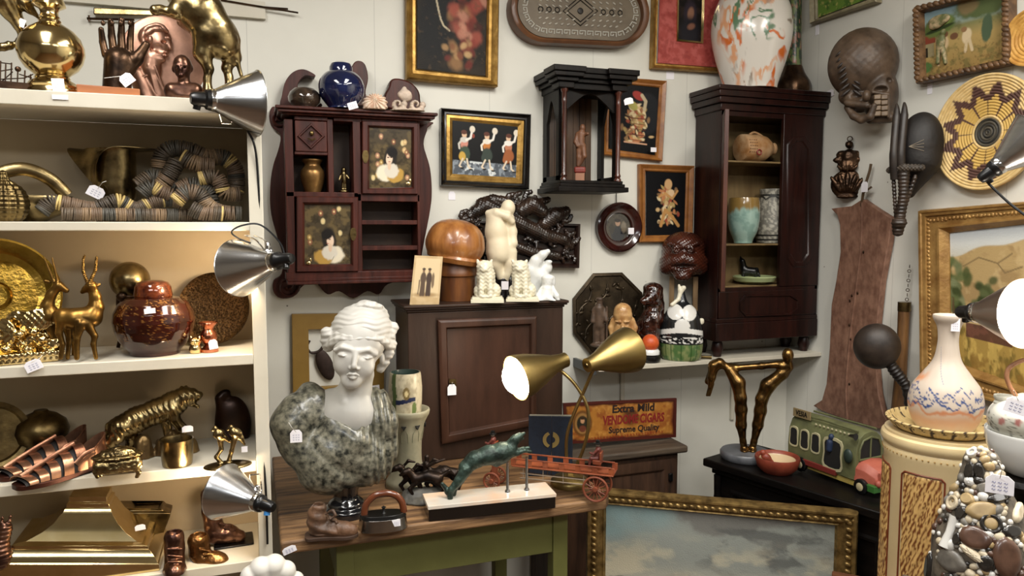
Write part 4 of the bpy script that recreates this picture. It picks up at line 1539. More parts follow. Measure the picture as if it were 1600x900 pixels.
boot('bronzed baby boot facing forward right of the brass hood', 'shoe', 273, 905, 1.885, [(272, 840, 2, 15), (273, 858, 2, 14), (273, 884, 2, 15)], [(273, 886, 0, 14), (273, 892, -14, 16), (273, 895, -24, 15)], COPPERD,
     laces=[(262, 858, -13, 2, 284, 858, -13, 2), (262, 868, -18, 2, 284, 870, -18, 2), (263, 878, -25, 2, 283, 878, -25, 2)])
boot('bronzed worn child shoe pointing right on the bottom shelf', 'shoe', 325, 890, 1.905, [(310, 845, 6, 16), (312, 862, 6, 15), (318, 876, 2, 14)], [(318, 876, 0, 14), (336, 876, -8, 14), (343, 878, -12, 14)], mat('worn bronze', '#4a3018', .3, .9, c2='#8a6238', s=16),
     laces=[(312, 858, -11, 2, 328, 862, -9, 2), (318, 866, -14, 2, 334, 866, -12, 2)])
boot('tall bronzed boot bookend on a black base at the end of the bottom shelf', 'bookend', 358, 880, 1.98, [(326, 772, 4, 12), (330, 800, 4, 13), (336, 832, 2, 15)], [(336, 836, 2, 14), (356, 834, 0, 14), (374, 838, -2, 10)], COPPERD,
     base=[(334, 850), (396, 850)], laces=[(344, 818, -11, 2, 360, 822, -9, 2), (350, 824, -13, 2, 366, 828, -10, 2)])

t = T('plaster_shell', 'white plaster scalloped shell below the table corner', 'ornament', 424, 900, d=1.62)
s = SD(t, 3)
for x, y, r in [(392, 900, 16), (408, 888, 18), (428, 884, 18), (446, 892, 16), (462, 906, 13)]:
    s.c(425, 945, 0, 10, x, y, -4, r)
t.one(s, mat('white plaster', '#d8d5ce', .5, c2='#c8c4ba', s=12), res=80)
t = T('wood_stool', 'low dark wooden stool under the white plaster shell', 'stool', 424, 960, loc=on(424, 900, d=1.62) * 1)
zt = t.p(424, 957, 0).z + t.o.z
t.o.z = 0
t.M = Matrix.Translation(t.o) @ Matrix.Rotation(t.rz, 4, 'Z')
t.Mi = t.M.inverted()
t.part('seat', MB().box2((-.09, -.075, zt - .025), (.09, .075, zt)), WALNUT, bev=.004)
for x in (-.075, .075):
    for y in (-.06, .06):
        t.part('leg', MB().box((x, y, (zt - .025) / 2), (.022, .022, zt - .025)), WALNUT, bev=.002)
# ------------------------------------------------------------------ helpers for wall pieces
def pbox(t, x0, y0, x1, y1, ya, yb):
    """box whose front face (local depth ya) covers the px rectangle"""
    xm, ym = (x0 + x1) / 2, (y0 + y1) / 2
    return MB().box2((t.P(x0, ym, ya).x, ya, t.P(xm, y0, ya).z), (t.P(x1, ym, ya).x, yb, t.P(xm, y1, ya).z))


def addbox(mb, t, *a):
    b = pbox(t, *a)
    return mb.add(b.v, b.f)


def framed(label, corners, wid, fmat, painter, wall='back', depth=.028, prof=None, name='framed_picture', cat='picture', lip=None, n=120, off=0.0, grp=None, mat_=None, widy=None):
    cx, cy = sum(c[0] for c in corners) / 4, sum(c[1] for c in corners) / 4
    if wall == 'back':
        t = T(name, label, cat, cx, cy, Y=BACK - .003 - off, rz=0, grp=grp)
    else:
        t = T(name, label, cat, cx, cy, X=RIGHT - .003 - off, rz=-pi / 2, grp=grp)
    inn = inset(corners, wid, widy)
    o, i = t.pl(corners, -depth), t.pl(inn, -depth)
    prof = prof or [(0, -depth * .8), (.15, -depth), (.35, -depth * .85), (.6, -depth * .6), (.85, -depth * .62), (1, -depth * .42)]
    mb = MB().frame(o, i, [(0, 0)] + prof + [(1, -.002), (0, 0)])
    t.part('frame', mb, fmat, smooth=30)
    if lip:
        i2 = t.pl(inset(inn, lip[0]), -depth)
        t.part('inner_lip', MB().frame(i, i2, [(0, -.004), (0, -depth * .42), (.5, -depth * .5), (1, -depth * .3), (1, -.004), (0, -.004)]), lip[1], smooth=30)
        inn = inset(inn, lip[0] * .9)
    if painter:
        canvas(t, 'canvas', inset(inn, -1), -depth * .3, painter, n, mat_, thick=.004)
    return t


# ------------------------------------------------------------------ carved hanging cabinet
t = T('carved_wall_cabinet', 'carved red mahogany hanging cabinet with painted doors, left on the back wall', 'cabinet', 552, 300, Y=BACK - .002, rz=0)
FD = -.14
side = [(447, 200), (440, 178), (428, 166), (421, 176), (424, 196), (438, 210), (436, 230), (426, 262), (422, 300), (424, 335), (434, 372), (442, 400), (440, 428), (428, 438), (427, 455), (438, 466), (458, 464), (470, 450), (484, 440), (496, 444), (512, 460), (530, 455), (552, 466), (574, 455), (592, 460), (606, 444), (640, 436), (654, 420), (664, 372), (672, 330), (675, 300), (672, 262), (662, 225), (668, 200), (660, 190)]
t.part('back_board', MB().prism(t.pl(smooth2(side, 4), -.025), -.025, 0), MAHOG, bev=.003)
for cx, cy, r in ((436, 184, 15), (449, 447, 19)):
    mb = MB()
    pts = [t.P(cx + cos(a) * r * k, cy + sin(a) * r * k, -.03) for a, k in [(i * .35, .95 - .032 * i) for i in range(26)]]
    mb.tube(pts, .006, 8)
    t.part('scroll', mb, MAHOG)
mb = MB()
for a in [(447, 186, 460, 436, FD, -.02), (512, 186, 521, 302, FD, -.02), (553, 188, 565, 436, FD, -.02), (652, 192, 657, 434, FD, -.02),
          (447, 300, 560, 308, FD, -.02), (558, 303, 656, 315, FD, -.02), (447, 424, 656, 436, FD - .004, -.02), (460, 182, 512, 188, FD, -.02), (521, 184, 565, 190, FD, -.02), (565, 186, 652, 192, FD, -.02), (460, 237, 512, 242, FD, -.02)]:
    addbox(mb, t, *a)
t.part('carcass', mb, MAHOG, bev=.002)
t.part('lining', pbox(t, 449, 186, 655, 434, -.035, -.026), mat('dark wood lining', '#2a1a10', .6, c2='#3e2a18', s=10))
mb = MB()
x0, x1 = t.P(434, 175, FD - .03).x, t.P(680, 190, FD - .03).x
zc = t.P(556, 185, FD).z
for e, a, b in [(-.012, 0, .006), (0, .006, .016), (.008, .016, .026)]:
    mb.box2((x0 - e, FD - .03 - e, zc + a), (x1 + e, 0, zc + b))
t.part('cornice', mb, MAHOG, bev=.003)
ZTOP = zc + .026
lf = [(442, 168), (441, 148), (446, 128), (458, 114), (474, 110), (491, 118), (490, 122), (477, 120), (466, 130), (466, 142), (478, 150), (494, 158), (500, 168)]
rt = [(600, 150), (606, 138), (610, 126), (622, 124), (640, 130), (652, 142), (655, 156), (652, 172), (600, 170)]
mid = [(545, 165), (550, 150), (545, 120), (552, 100), (562, 97), (570, 104), (574, 124), (570, 148), (580, 165)]
for q in (lf, rt, mid):
    t.part('crest', MB().prism(t.pl(smooth2(q, 4), -.035), -.055, -.005), MAHOG, bev=.006)
mb = MB()
for y, e in ((438, 0), (443, .004)):
    addbox(mb, t, 449 - e, y - 5, 656 + e, y, FD - .006 - e, -.02)
t.part('base_moulding', mb, MAHOG, bev=.002)
for py in (347, 387):
    t.part('shelf_board', pbox(t, 564, py - 3, 653, py + 4, FD + .004, -.03), MAHOG, bev=.0015)
d = t.part('drawer', pbox(t, 461, 189, 511, 237, FD - .004, -.06), MAHOG, bev=.002)
dm = [(486, 192), (508, 213), (486, 234), (464, 213)]
t.part('diamond_moulding', MB().frame(t.pl(dm, FD - .004), t.pl([(486, 198), (502, 213), (486, 228), (470, 213)], FD - .004), [(0, FD - .004), (.3, FD - .012), (.7, FD - .012), (1, FD - .004)]), MAHOG, d)
mb = MB().tube([t.P(481, 216, FD - .012), t.P(487, 219, FD - .016), t.P(493, 216, FD - .012)], .002, 6).ell(t.P(487, 208, FD - .01), (.007, .005, .008))
t.part('pull', mb, BRASSD, d)


def lady(dx=0, dy=0, flip=1, seed=0):
    def f(p):
        p.c[:] = hx('#4a4030')
        p.noise('#6a5a3c', 9, .4, .65, .8, seed)
        p.noise('#2e281e', 14, .5, .7, .7, seed + 3)
        for i in range(16):
            r = random.Random(seed * 50 + i)
            x, y = r.uniform(.08, .92), r.uniform(.06, .94)
            if abs(x - .5 - dx) < .2 and y > .3:
                continue
            c = r.choice(['#c9a878', '#b98a70', '#d4c08e', '#a88a50', '#8f5e48'])
            p.ell(x, y, .045, .045, c, 0, .3, .5, seed=i).ell(x, y, .018, .018, '#e0c890', 0, .3)
        x, y = .5 + dx, .55 + dy
        p.ell(x, y - .02, .15, .2, '#2a2622', 8 * flip)
        p.ell(x - .12 * flip, y + .24, .2, .14, '#e6dcc4', 20 * flip, rough=.3)
        p.ell(x + .12 * flip, y + .28, .2, .12, '#b8924a', -20 * flip, rough=.4)
        p.ell(x + .02, y + .2, .16, .12, '#d8d0c0', 0, rough=.4)
        p.ell(x - .03 * flip, y, .075, .105, '#e8cdb4', 5 * flip)
        p.ell(x - .03 * flip, y + .12, .04, .07, '#dcbfa4')
        p.ell(x + .04 * flip, y - .1, .12, .08, '#1e1c1c', 20 * flip)
        p.line([(x - .07, y - .02), (x - .04, y - .02)], .008, '#3a2a22').line([(x + .0, y - .02), (x + .03, y - .02)], .008, '#3a2a22')
        p.line([(x - .04, y + .05), (x - .01, y + .05)], .008, '#a05048')
    return f


GLASSP = mat('decoupage panel', '#6a5a40', .18, vc=True, coat=.4)
for q, inn, fn, kx, ky in [([(565, 190), (652, 193), (652, 304), (565, 303)], [(577, 199), (643, 202), (643, 292), (577, 294)], lady(0, -.04, 1, 2), 571, 245),
                           ([(463, 307), (559, 308), (559, 424), (463, 425)], [(476, 320), (548, 320), (548, 412), (476, 413)], lady(.02, .05, -1, 5), 552, 366)]:
    dr = t.part('door', MB().frame(t.pl(q, FD), t.pl(inn, FD), [(0, FD + .02), (0, FD - .010), (.1, FD - .014), (.7, FD - .014), (.85, FD - .010), (1, FD - .002), (1, FD + .02), (0, FD + .02)]), MAHOG, smooth=30)
    canvas(t, 'painted_panel', inset(inn, -1), FD + .002, fn, 110, GLASSP, dr)
    t.part('escutcheon', MB().prism(t.pl(smooth2([(kx - 3, ky - 9), (kx + 3, ky - 9), (kx + 5, ky), (kx + 2, ky + 9), (kx - 2, ky + 9), (kx - 5, ky)], 3), FD - .014), FD - .0165, FD - .013), BRASSD, dr)
    ex, ey = (638, 287) if kx > 560 else (482, 411)
    t.part('corner_mount', MB().ell(t.P(ex, ey, FD - .014), (.008, .002, .006)).ell(t.P(ex + 3, ey - 5, FD - .014), (.004, .002, .006)), BRASS, dr)
WC = t
ZW = t.o.z + ZTOP

# things standing on and in the carved cabinet
t = T('glazed_pot', 'small round black glazed pot at the left end of the carved cabinet top', 'pot', 476, 168, Y=2.52, Z=ZW)
t.one(MB().lathe([(.001, .05)] + t.prof(476, [(12, 141), (16, 139), (22, 145), (25, 153), (24, 161), (18, 167), (17, 170)], base=True), seg=44), mat('iridescent black glaze', '#1a1614', .12, .2, c2='#4a3a2e', s=30, coat=.8))
t = T('ginger_jar', 'round cobalt blue ginger jar with lid on the carved cabinet', 'jar', 534, 172, Y=2.5, Z=ZW)
BLUE = mat('cobalt glaze', '#0b1330', .08, c2='#141f4a', s=14, coat=1)
t.part('body', MB().lathe(t.prof(534, smoothprof([(16, 112), (24, 115), (32, 125), (35, 138), (33, 152), (26, 163), (21, 170), (21, 173)]), base=True), seg=56), BLUE)
pr = t.prof(534, [(.5, 96), (8, 97), (15, 100), (18, 106), (18, 113), (16, 114)])
t.part('lid', MB().lathe(pr, seg=44), BLUE)
tag(551, 165, 15, 11, 'white price sticker on the cobalt blue ginger jar', t, -34, ang=18, shape='sq')
t = T('sea_shell', 'rounded peach coloured sea shell on the carved cabinet', 'shell', 586, 178, Y=2.48, Z=ZW)
s = SD(t, 4).e(586, 162, 0, 19, 15, 15).e(578, 166, -4, 11, 10, 10).e(596, 170, -4, 8, 7, 8)
s.disp(lambda x, y, z: 1.3 * np.sin(np.arctan2(z - 14, x) * 16) + 1.2 * (fbm(x * .3, y * .3, z * .3, 2) - .5))
t.one(s, mat('shell', '#d9b49a', .4, c2='#ecdcc8', s=60), res=80, floor=0)
t = T('fossil_shells', 'cluster of pale grey and pink fossil shells at the right end of the carved cabinet', 'shell', 634, 182, Y=2.47, Z=ZW)
s = SD(t, 3)
for cx, cy, r in ((622, 163, 12), (650, 164, 13)):
    for i in range(14):
        a = i * .55
        k = 1 - i * .06
        s.e(cx + cos(a) * r * k * .8, cy + sin(a) * r * k * .8, -2 - i * .4, 5 * k, 5 * k, 6, k=1)
s.e(634, 150, 4, 10, 10, 8).c(626, 148, 2, 5, 632, 138, 2, 3).e(636, 176, 0, 32, 6, 14)
s.disp(lambda x, y, z: 1.2 * (fbm(x * .25, y * .25, z * .25, 6) - .5))
t.one(s, mat('fossil', '#a8998a', .6, c2='#cdb9a6', s=40, bump=.3), res=100, floor=0)
zn = on(490, 301, Y=2.53).z
t = T('gold_vase', 'small gold metal vase in the left niche of the carved cabinet', 'vase', 489, 300, Y=2.56, Z=zn)
t.one(MB().lathe(t.prof(489, smoothprof([(15, 249), (16, 251), (12, 258), (18, 268), (18, 280), (14, 294), (12, 300)]), base=True), seg=36), mat('bronze gold', '#7a5a34', .35, .8, c2='#a8824e', s=16))
t = T('brass_figurine', 'tiny brass figurine in the middle niche of the carved cabinet', 'figurine', 537, 301, Y=2.55, Z=zn)
s = SD(t, 2).e(537, 266, 0, 4, 5, 4).c(537, 272, 0, 4, 538, 282, 0, 4).c(536, 284, 0, 2.4, 535, 297, 0, 2).c(539, 284, 0, 2.4, 540, 297, 0, 2).c(533, 273, 0, 2, 530, 281, -2, 1.6).c(541, 273, 0, 2, 545, 279, -2, 1.6).e(537, 299, 0, 8, 3, 6)
t.one(s, BRASS2, res=70, floor=0)
tag(520, 411, 12, 15, 'white price tag hanging on the lower left door of the carved cabinet', WC, -58, ang=4, string=[(522, 400, -57), (524, 396, -57)], writing=False)

# ------------------------------------------------------------------ pictures on the back wall
def portrait(p):
    p.c[:] = hx('#241d15')
    p.noise('#2c2418', 5, .5, .75, .8, 1).noise('#15130f', 9, .45, .7, .8, 2)
    p.ell(.3, .45, .28, .5, '#131313', 12, .3, .2, seed=3)
    p.ell(.48, -.02, .14, .18, '#6a5238', 0, .4, .3)
    p.ell(.55, .22, .12, .04, '#8c6a48', 40, .4, .3)
    for i in range(42):
        r = random.Random(i + 7)
        p.ell(.68 + r.gauss(0, .11), .48 + r.gauss(0, .17), r.uniform(.04, .1), r.uniform(.03, .07), r.choice(['#6e2c22', '#8a3c30', '#a05040', '#5a241c', '#b8806a', '#4a2018', '#96704a']), r.uniform(0, 180), .5, .5, .75, i)
    for i in range(14):
        r = random.Random(i + 70)
        p.ell(.62 + r.gauss(0, .12), .76 + r.gauss(0, .06), .05, .03, r.choice(['#a8845a', '#6a2c24', '#c0a070', '#7a4a30']), r.uniform(0, 180), .5, .6, .8, i)
    pts = [(.05, .12), (.14, .16), (.22, .22), (.26, .32), (.29, .42), (.32, .5), (.36, .56), (.44, .6)]
    p.line(pts, .010, '#b8ab90')
    p.noise('#5a4630', 22, .66, .76, .4, 8)


framed('tall gilt framed dark oil painting with rusty red flowers, top left of the back wall', [(636, -70), (782, -62), (779, 135), (636, 123)], 17, GILT, portrait, depth=.04)


def dancers(p):
    p.c[:] = hx('#0b0b0c')
    m = ss(.72, .74, p.v - .03 * p.u)
    p.blend('#5a6068', m * .8)
    p.noise('#8f98a0', 14, .5, .7, .8, 4, m=m)
    p.noise('#dfe4e4', 8, .62, .7, .8, 9, m=m)
    for x, top, sh, sk, d in [(.17, '#c98a78', '#c9c4ba', '#3e4e40', 1), (.5, '#c07a3c', '#e0d8c8', '#39433c', 1), (.82, '#b8785a', '#e6e2d8', '#9a5a34', -1)]:
        p.ell(x, .27, .035, .055, '#d8b494').ell(x - .005 * d, .225, .042, .04, '#5a3428')
        p.ell(x, .42, .055, .11, top, 8 * d, rough=.2).ell(x, .36, .06, .05, sh, rough=.2)
        p.line([(x + .03, .36), (x + .09, .32), (x + .11, .2)], .022, '#e6e0d6')
        p.line([(x - .03, .36), (x - .08, .44), (x - .07, .52)], .02, sh)
        p.ell(x + .115, .16, .04, .06, '#dcd2c0')
        p.ell(x + .01, .6, .075, .13, sk, -6 * d, rough=.3, seed=3).ell(x - .03, .66, .05, .08, '#c8a24a' if x < .3 else sk, rough=.3)
        p.line([(x - .02, .7), (x - .07, .83), (x - .04, .86)], .018, '#d8c8b0').line([(x + .04, .7), (x + .06, .84), (x + .1, .88)], .018, '#d8c8b0')
        p.ell(x - .03, .87, .03, .015, '#1a1a1a').ell(x + .1, .89, .03, .015, '#1a1a1a')
    p.ell(.3, .28, .02, .04, '#8a4030')


framed('black and gold framed stone inlay of three dancers with tambourines', [(690, 168), (831, 178), (828, 296), (690, 290)], 10, mat('black lacquer frame', '#0d0b0a', .25, coat=.5), dancers, depth=.03, lip=(9, GILT), n=170, mat_=mat('stone inlay', '#888888', .35, vc=True, spec=.2))


def icon(p):
    p.c[:] = hx('#a24a44')
    p.noise('#b8605a', 12, .4, .7, .8, 2).noise('#8a3834', 20, .5, .7, .6, 3)


ic = framed('small dark icon in a red mat and gold frame, partly behind the swirled vase', [(1024, -40), (1146, -34), (1142, 114), (1020, 106)], 9, GILT, icon, depth=.03)
q = [(1058, -6), (1100, -4), (1098, 68), (1057, 64)]
ic.part('inner_frame', MB().frame(ic.pl(q, -.012), ic.pl(inset(q, 3), -.012), [(0, -.008), (0, -.016), (1, -.012), (1, -.008), (0, -.008)]), BRASS)


def saint(p):
    p.c[:] = hx('#120e0c')
    p.noise('#2a1e18', 7, .5, .7, .8)
    p.ell(.5, .36, .26, .3, '#2e2630', 0, .3).ell(.52, .36, .13, .15, '#8a6450', 10, .3).ell(.5, .8, .4, .35, '#1c1a20', 0, .3).ell(.55, .66, .16, .07, '#7a5444', -20, .4)


canvas(ic, 'icon_panel', inset(q, 2), -.012, saint, 60, mat('icon paint', '#222222', .4, vc=True, spec=.2))
tag(1047, 118, 14, 12, 'white price tag hanging below the red matted icon', Y=BACK - .0003, rz=0, writing=False, shape='sq')
tag(706, 306, 11, 13, 'white price tag under the dancers picture', Y=BACK - .0003, rz=0, writing=False)


def feather(seed):
    def f(p):
        p.c[:] = hx('#0c0c0e')
        if seed == 1:
            p.ell(.72, .42, .3, .3, '#1c1d20', 0, .1)
        r = random.Random(seed)
        cs = ['#c8a878', '#b87a50', '#9a4a36', '#d8c49a', '#a8905a', '#8a6a48']
        for i in range(120):
            if seed == 1:
                x, y = .55 + r.gauss(0, .1), .3 + r.random() * .55
                x = .55 + (x - .55) * (.35 + y)
            else:
                x, y = .5 + r.gauss(0, .1), .24 + r.random() * .56
                x += (y - .5) * .12
            p.ell(x, y, r.uniform(.03, .07), r.uniform(.014, .03), r.choice(cs), r.uniform(0, 180), .35, .3, .95, i)
        if seed == 1:
            p.ell(.55, .17, .12, .06, '#9a3a34', 20).line([(.62, .16), (.7, .24), (.68, .36)], .03, '#b8a888').ell(.45, .32, .1, .06, '#a8a05a', 30)
            for k in range(5):
                p.line([(.36, .5 + k * .08), (.72, .5 + k * .08)], .006, '#6a3a2a')
            p.line([(.3, .86), (.76, .86)], .012, '#c89a7a')
        else:
            p.ell(.52, .2, .09, .08, '#c8a070').ell(.6, .34, .07, .06, '#d8b890')
            p.line([(.3, .4), (.45, .34), (.62, .42), (.74, .3)], .02, '#c09058').line([(.35, .84), (.45, .6), (.62, .7), (.78, .84)], .03, '#b88850')
    return f


OAKF = mat('honey oak frame', '#7a4a22', .35, c2='#9c6630', s=12, st=(2, 2, 2), bump=.1)
fa = framed('honey oak framed feather figure on black, behind the gothic niche', [(945, 118), (1043, 126), (1036, 252), (943, 242)], 10, OAKF, feather(1), depth=.022, n=130)
tag(1021, 234, 10, 7, 'small white sticker inside the feather figure picture beside the niche', fa, -14, shape='sq', writing=False)
framed('honey oak framed straw warrior figure on black, below the other feather picture', [(1000, 256), (1086, 259), (1083, 378), (1000, 379)], 11, OAKF, feather(2), depth=.022, n=130)

# ------------------------------------------------------------------ oval inlaid tray
t = T('inlaid_oval_tray', 'long oval wooden tray with inlaid key border, at the top of the back wall', 'tray', 907, 16, Y=BACK - .004, rz=0)


def stad(cx, cy, a, b, n=16, sl=.05):
    out = []
    r = b * .98
    for sx, a0 in ((1, -pi / 2), (-1, pi / 2)):
        for i in range(n + 1):
            th = a0 + pi * i / n
            x, y = cx + sx * (a - r) + cos(th) * r, cy + sin(th) * b
            out.append((x, y + (x - cx) * sl))
    return out


TRY = mat('tray walnut', '#4a2e1c', .4, c2='#6a4428', s=10)
o0, o1 = t.pl(stad(907, 16, 109, 54), -.05), t.pl(stad(907, 16, 98, 45), -.05)
t.part('rim', MB().frame(o0, o1, [(0, 0), (-.02, -.03), (.1, -.05), (.5, -.055), (.9, -.05), (1, -.03), (1, 0), (0, 0)]), TRY, smooth=50)
t.part('bed', MB().prism(t.pl(stad(907, 16, 98, 45), -.03), -.03, -.004), mat('inlay ground', '#5c5040', .5, c2='#6e6250', s=14))
mb = MB()
pts = stad(907, 16, 88, 36, 20)
P_ = [Vector((x, y, 0)) for x, y in pts] + [Vector((*pts[0], 0))]
L = [0]
for a, b in zip(P_[:-1], P_[1:]):
    L.append(L[-1] + (b - a).length)


def along(s_):
    s_ %= L[-1]
    j = max(i for i in range(len(L) - 1) if L[i] <= s_)
    f = (s_ - L[j]) / max(L[j + 1] - L[j], 1e-6)
    q = P_[j].lerp(P_[j + 1], f)
    n = (P_[j + 1] - P_[j]).normalized()
    return q.x, q.y, -n.y, n.x


un = 36
for k in range(un):
    w_ = L[-1] / un
    pl_ = []
    for a, b in [(0, -3), (0, 4), (.72, 4), (.72, -1), (.36, -1), (.36, 1)]:
        x, y, nx, ny = along((k + a) * w_)
        pl_.append(t.P(x + nx * b, y + ny * b, -.0315))
    mb.tube(pl_, .0022, 4)
t.part('key_border', mb, mat('white inlay', '#c8c6bc', .5))
mb = MB()
for row in (-22, -13, -4.5, 6, 15, 23):
    for k in range(13):
        x = 907 + (k - 6) * 10.5 * (1 if abs(row) < 18 else .9)
        if abs(x - 907) < 24 - abs(row):
            continue
        mb.ell(t.P(x, 16 + row + (x - 907) * .05, -.031), (.008, .003, .0036), Matrix.Rotation(radians(30 if row < 0 else -30), 3, 'Y'), 10, 6)
t.part('leaf_pattern', mb, mat('grey shell inlay', '#8d877c', .4, c2='#aca698', s=50))
mb = MB()
for r in (27, 20):
    mb.tube([t.P(907 + dx * r, 17 + dy * r * .85, -.032) for dx, dy in ((1, 0), (0, 1), (-1, 0), (0, -1))], .0022, 4, closed=True)
for sg in (-1, 1):
    for k in range(3):
        x = 907 + sg * (36 + k * 13)
        mb.torus(t.P(x, 17 + (x - 907) * .05, -.032), .009, .0018, Matrix.Rotation(pi / 2, 3, 'X'), 14, 4)
mb.ell(t.P(907, 17, -.032), (.012, .003, .012))
t.part('centre_lozenge', mb, mat('dark inlay', '#1e1a16', .5))

# ------------------------------------------------------------------ gothic niche
t = T('gothic_niche', 'small black gothic shrine cabinet with columns, holding a carved saint', 'shrine', 915, 200, Y=BACK - .002, rz=0)
GF = -.19
GOTH = mat('ebonised oak', '#090605', .38, c2='#15100d', s=9, st=(4, 4, .6), bump=.1, spec=.15)
xl, xr = t.P(878, 200, GF).x, t.P(972, 200, GF).x
zb, zt = t.P(925, 283, GF).z, t.P(925, 140, GF).z
zb0, zt1 = t.P(925, 300, GF).z, t.P(925, 108, GF).z
mb = MB()
for e, a, b in [(.02, 0, .45), (.01, .45, .75), (.004, .75, 1.05)]:
    mb.box2((xl - e, GF - e, zb0 + (zb - zb0) * a), (xr + e, 0, zb0 + (zb - zb0) * b))
t.part('plinth', mb, GOTH, bev=.002)
mb = MB()
for e, a, b in [(.004, 0, .3), (.016, .3, .5), (.03, .5, .72), (.036, .72, 1)]:
    z0, z1 = zt + (zt1 - zt) * a, zt + (zt1 - zt) * b
    mb.box2((xl - e, GF - e + .012, z0), (xr + e, 0, z1))
    for x in (xl + .014, xr - .014):
        mb.box2((x - .026 - e, GF - e - .006, z0), (x + .026 + e, GF + .06, z1 - .0005))
t.part('cornice', mb, GOTH, bev=.002)


def ogee(x0, x1, z0, z1, zs, n=10):
    """pointed arch outline from spring height zs to apex z1"""
    xm = (x0 + x1) / 2
    L_, R_ = [], []
    for i in range(n + 1):
        f = i / n
        k = f ** 1.8 * .55 + f * .45
        L_.append((x0 + (xm - x0) * (1 - (1 - f) ** .55) * .9 + (xm - x0) * .1 * k, zs + (z1 - zs) * k))
        R_.append((x1 - (x1 - xm) * (1 - (1 - f) ** .55) * .9 - (x1 - xm) * .1 * k, zs + (z1 - zs) * k))
    return L_, R_


def arched_panel(x0, x1, z0, z1, ox0, ox1, oz0, oz1, zs, y0, y1):
    """panel with a pointed opening, in x-z; two halves so faces stay simple"""
    L_, R_ = ogee(ox0, ox1, oz0, oz1, zs)
    xm = (ox0 + ox1) / 2
    a = [(x0, z0), (ox0, z0), (ox0, zs)] + L_ + [(xm, z1), (x0, z1)]
    b = [(x1, z0), (ox1, z0), (ox1, zs)] + R_ + [(xm, z1), (x1, z1)]
    mb = MB().prism(a, y0, y1).prism(b, y0, y1)
    if oz0 > z0:
        mb.prism([(x0, z0), (x1, z0), (x1, oz0), (x0, oz0)], y0, y1)
    return mb


mb = arched_panel(xl + .005, xr - .005, zb, zt, xl + .02, xr - .02, zb, zt - .01, zt - .075, GF + .02, GF + .032)
t.part('front_arch', mb, GOTH)
for x in (xl, xr - .012):
    m2 = arched_panel(GF + .03, -.01, zb, zt, GF + .055, -.045, zb + .02, zt - .03, zt - .11, x, x + .012)
    m2.v = [(y, x_, z) for x_, y, z in m2.v]
    t.part('side_panel', m2, GOTH)
wb = MB()
n = 7
x0, x1 = t.P(853, 200, -.01).x + .0, t.P(938, 200, -.01).x
for k in range(n):
    a, b = xl + .02 + (xr - xl - .06) * k / n, xl + .02 + (xr - xl - .06) * (k + 1) / n
    wb.box2((a + .0008, -.014, zb), (b - .0008, -.004, zt))
t.part('back_planks', wb, mat('brown plank back', '#3a2616', .45, c2='#5a3e24', s=10, st=(4, 4, .5)))
for x in (xl + .012, xr - .012):
    pr = [(.013, zb), (.013, zb + .008), (.009, zb + .014), (.012, zb + .02), (.0085, zb + .03), (.0085, zt - .05), (.0095, zt - .045), (.0085, zt - .04), (.009, zt - .014), (.013, zt - .008), (.013, zt)]
    t.part('column', MB().lathe(pr, (x, GF + .008, 0), 20), mat('column rosewood', '#2a1510', .25, c2='#5a2c1e', s=9, st=(3, 3, .5), coat=.4))
NI = t
zfl = t.o.z + zb
SAINT = mat('carved saint wood', '#5a3a28', .5, c2='#7a5238', s=20)
t = T('carved_saint', 'small carved wooden saint on a red base inside the gothic niche', 'figurine', 906, 277, Y=BACK - .11, Z=zfl)
s = SD(t, 2.5).e(910, 200, 0, 4.5, 6, 5).c(908, 209, 0, 6, 907, 226, 0, 6).c(902, 210, 0, 3.5, 899, 222, -3, 3).c(899, 222, -3, 3, 902, 228, -5, 2.5).c(914, 210, -1, 3.5, 918, 209, -6, 2.5)
s.c(904, 228, 0, 4.5, 904, 246, 0, 3.5).c(904, 246, 0, 3.5, 903, 258, 0, 3).c(911, 228, 0, 4.5, 913, 244, -2, 3.5).c(913, 244, -2, 3.5, 906, 256, 2, 3)
t.part('figure', s, SAINT, res=90)
t.part('base', SD(t, 3).b(906, 266, 0, 9, 5, 8, rnd=3), mat('red base', '#7a3026', .45), res=40)
t.part('plinth', MB().box((0, 0, t.p(906, 270, 0).z * .5), (.034, .03, t.p(906, 270, 0).z)), mat('pale plinth', '#9a6a50', .5), bev=.001)
tag(982, 158, 16, 10, 'white price tag on the right column of the gothic niche', NI, -.198 / NI.s, ang=14, writing=False)

# ------------------------------------------------------------------ dragon carving and round plate
t = T('dragon_carving', 'blackened carved wood dragon panel behind the white statues', 'carving', 820, 360, Y=BACK - .004, rz=0)
t.part('board', MB().frame(t.pl([(742, 345), (907, 350), (905, 419), (742, 416)], -.03), t.pl([(748, 351), (900, 356), (898, 412), (748, 410)], -.03), [(0, 0), (0, -.03), (.5, -.032), (1, -.02), (1, 0), (0, 0)]).prism(t.pl([(745, 348), (903, 354), (901, 415), (745, 412)], -.018), -.018, 0), WALNUT)
s = SD(t, 2)
r = random.Random(5)
s.chain([(728, 342, -6, 8), (744, 330, -8, 10), (760, 322, -10, 12), (785, 335, -10, 13), (815, 352, -10, 13), (850, 368, -10, 12), (880, 374, -10, 9), (892, 386, -8, 6)])
s.chain([(815, 330, -12, 12), (832, 320, -16, 13), (846, 330, -20, 11)]).chain([(840, 318, -14, 8), (856, 312, -12, 5)])
s.chain([(850, 350, -14, 11), (868, 336, -16, 12), (884, 330, -14, 8)]).chain([(778, 350, -8, 10), (790, 380, -8, 9), (830, 394, -8, 9), (870, 400, -8, 8)])
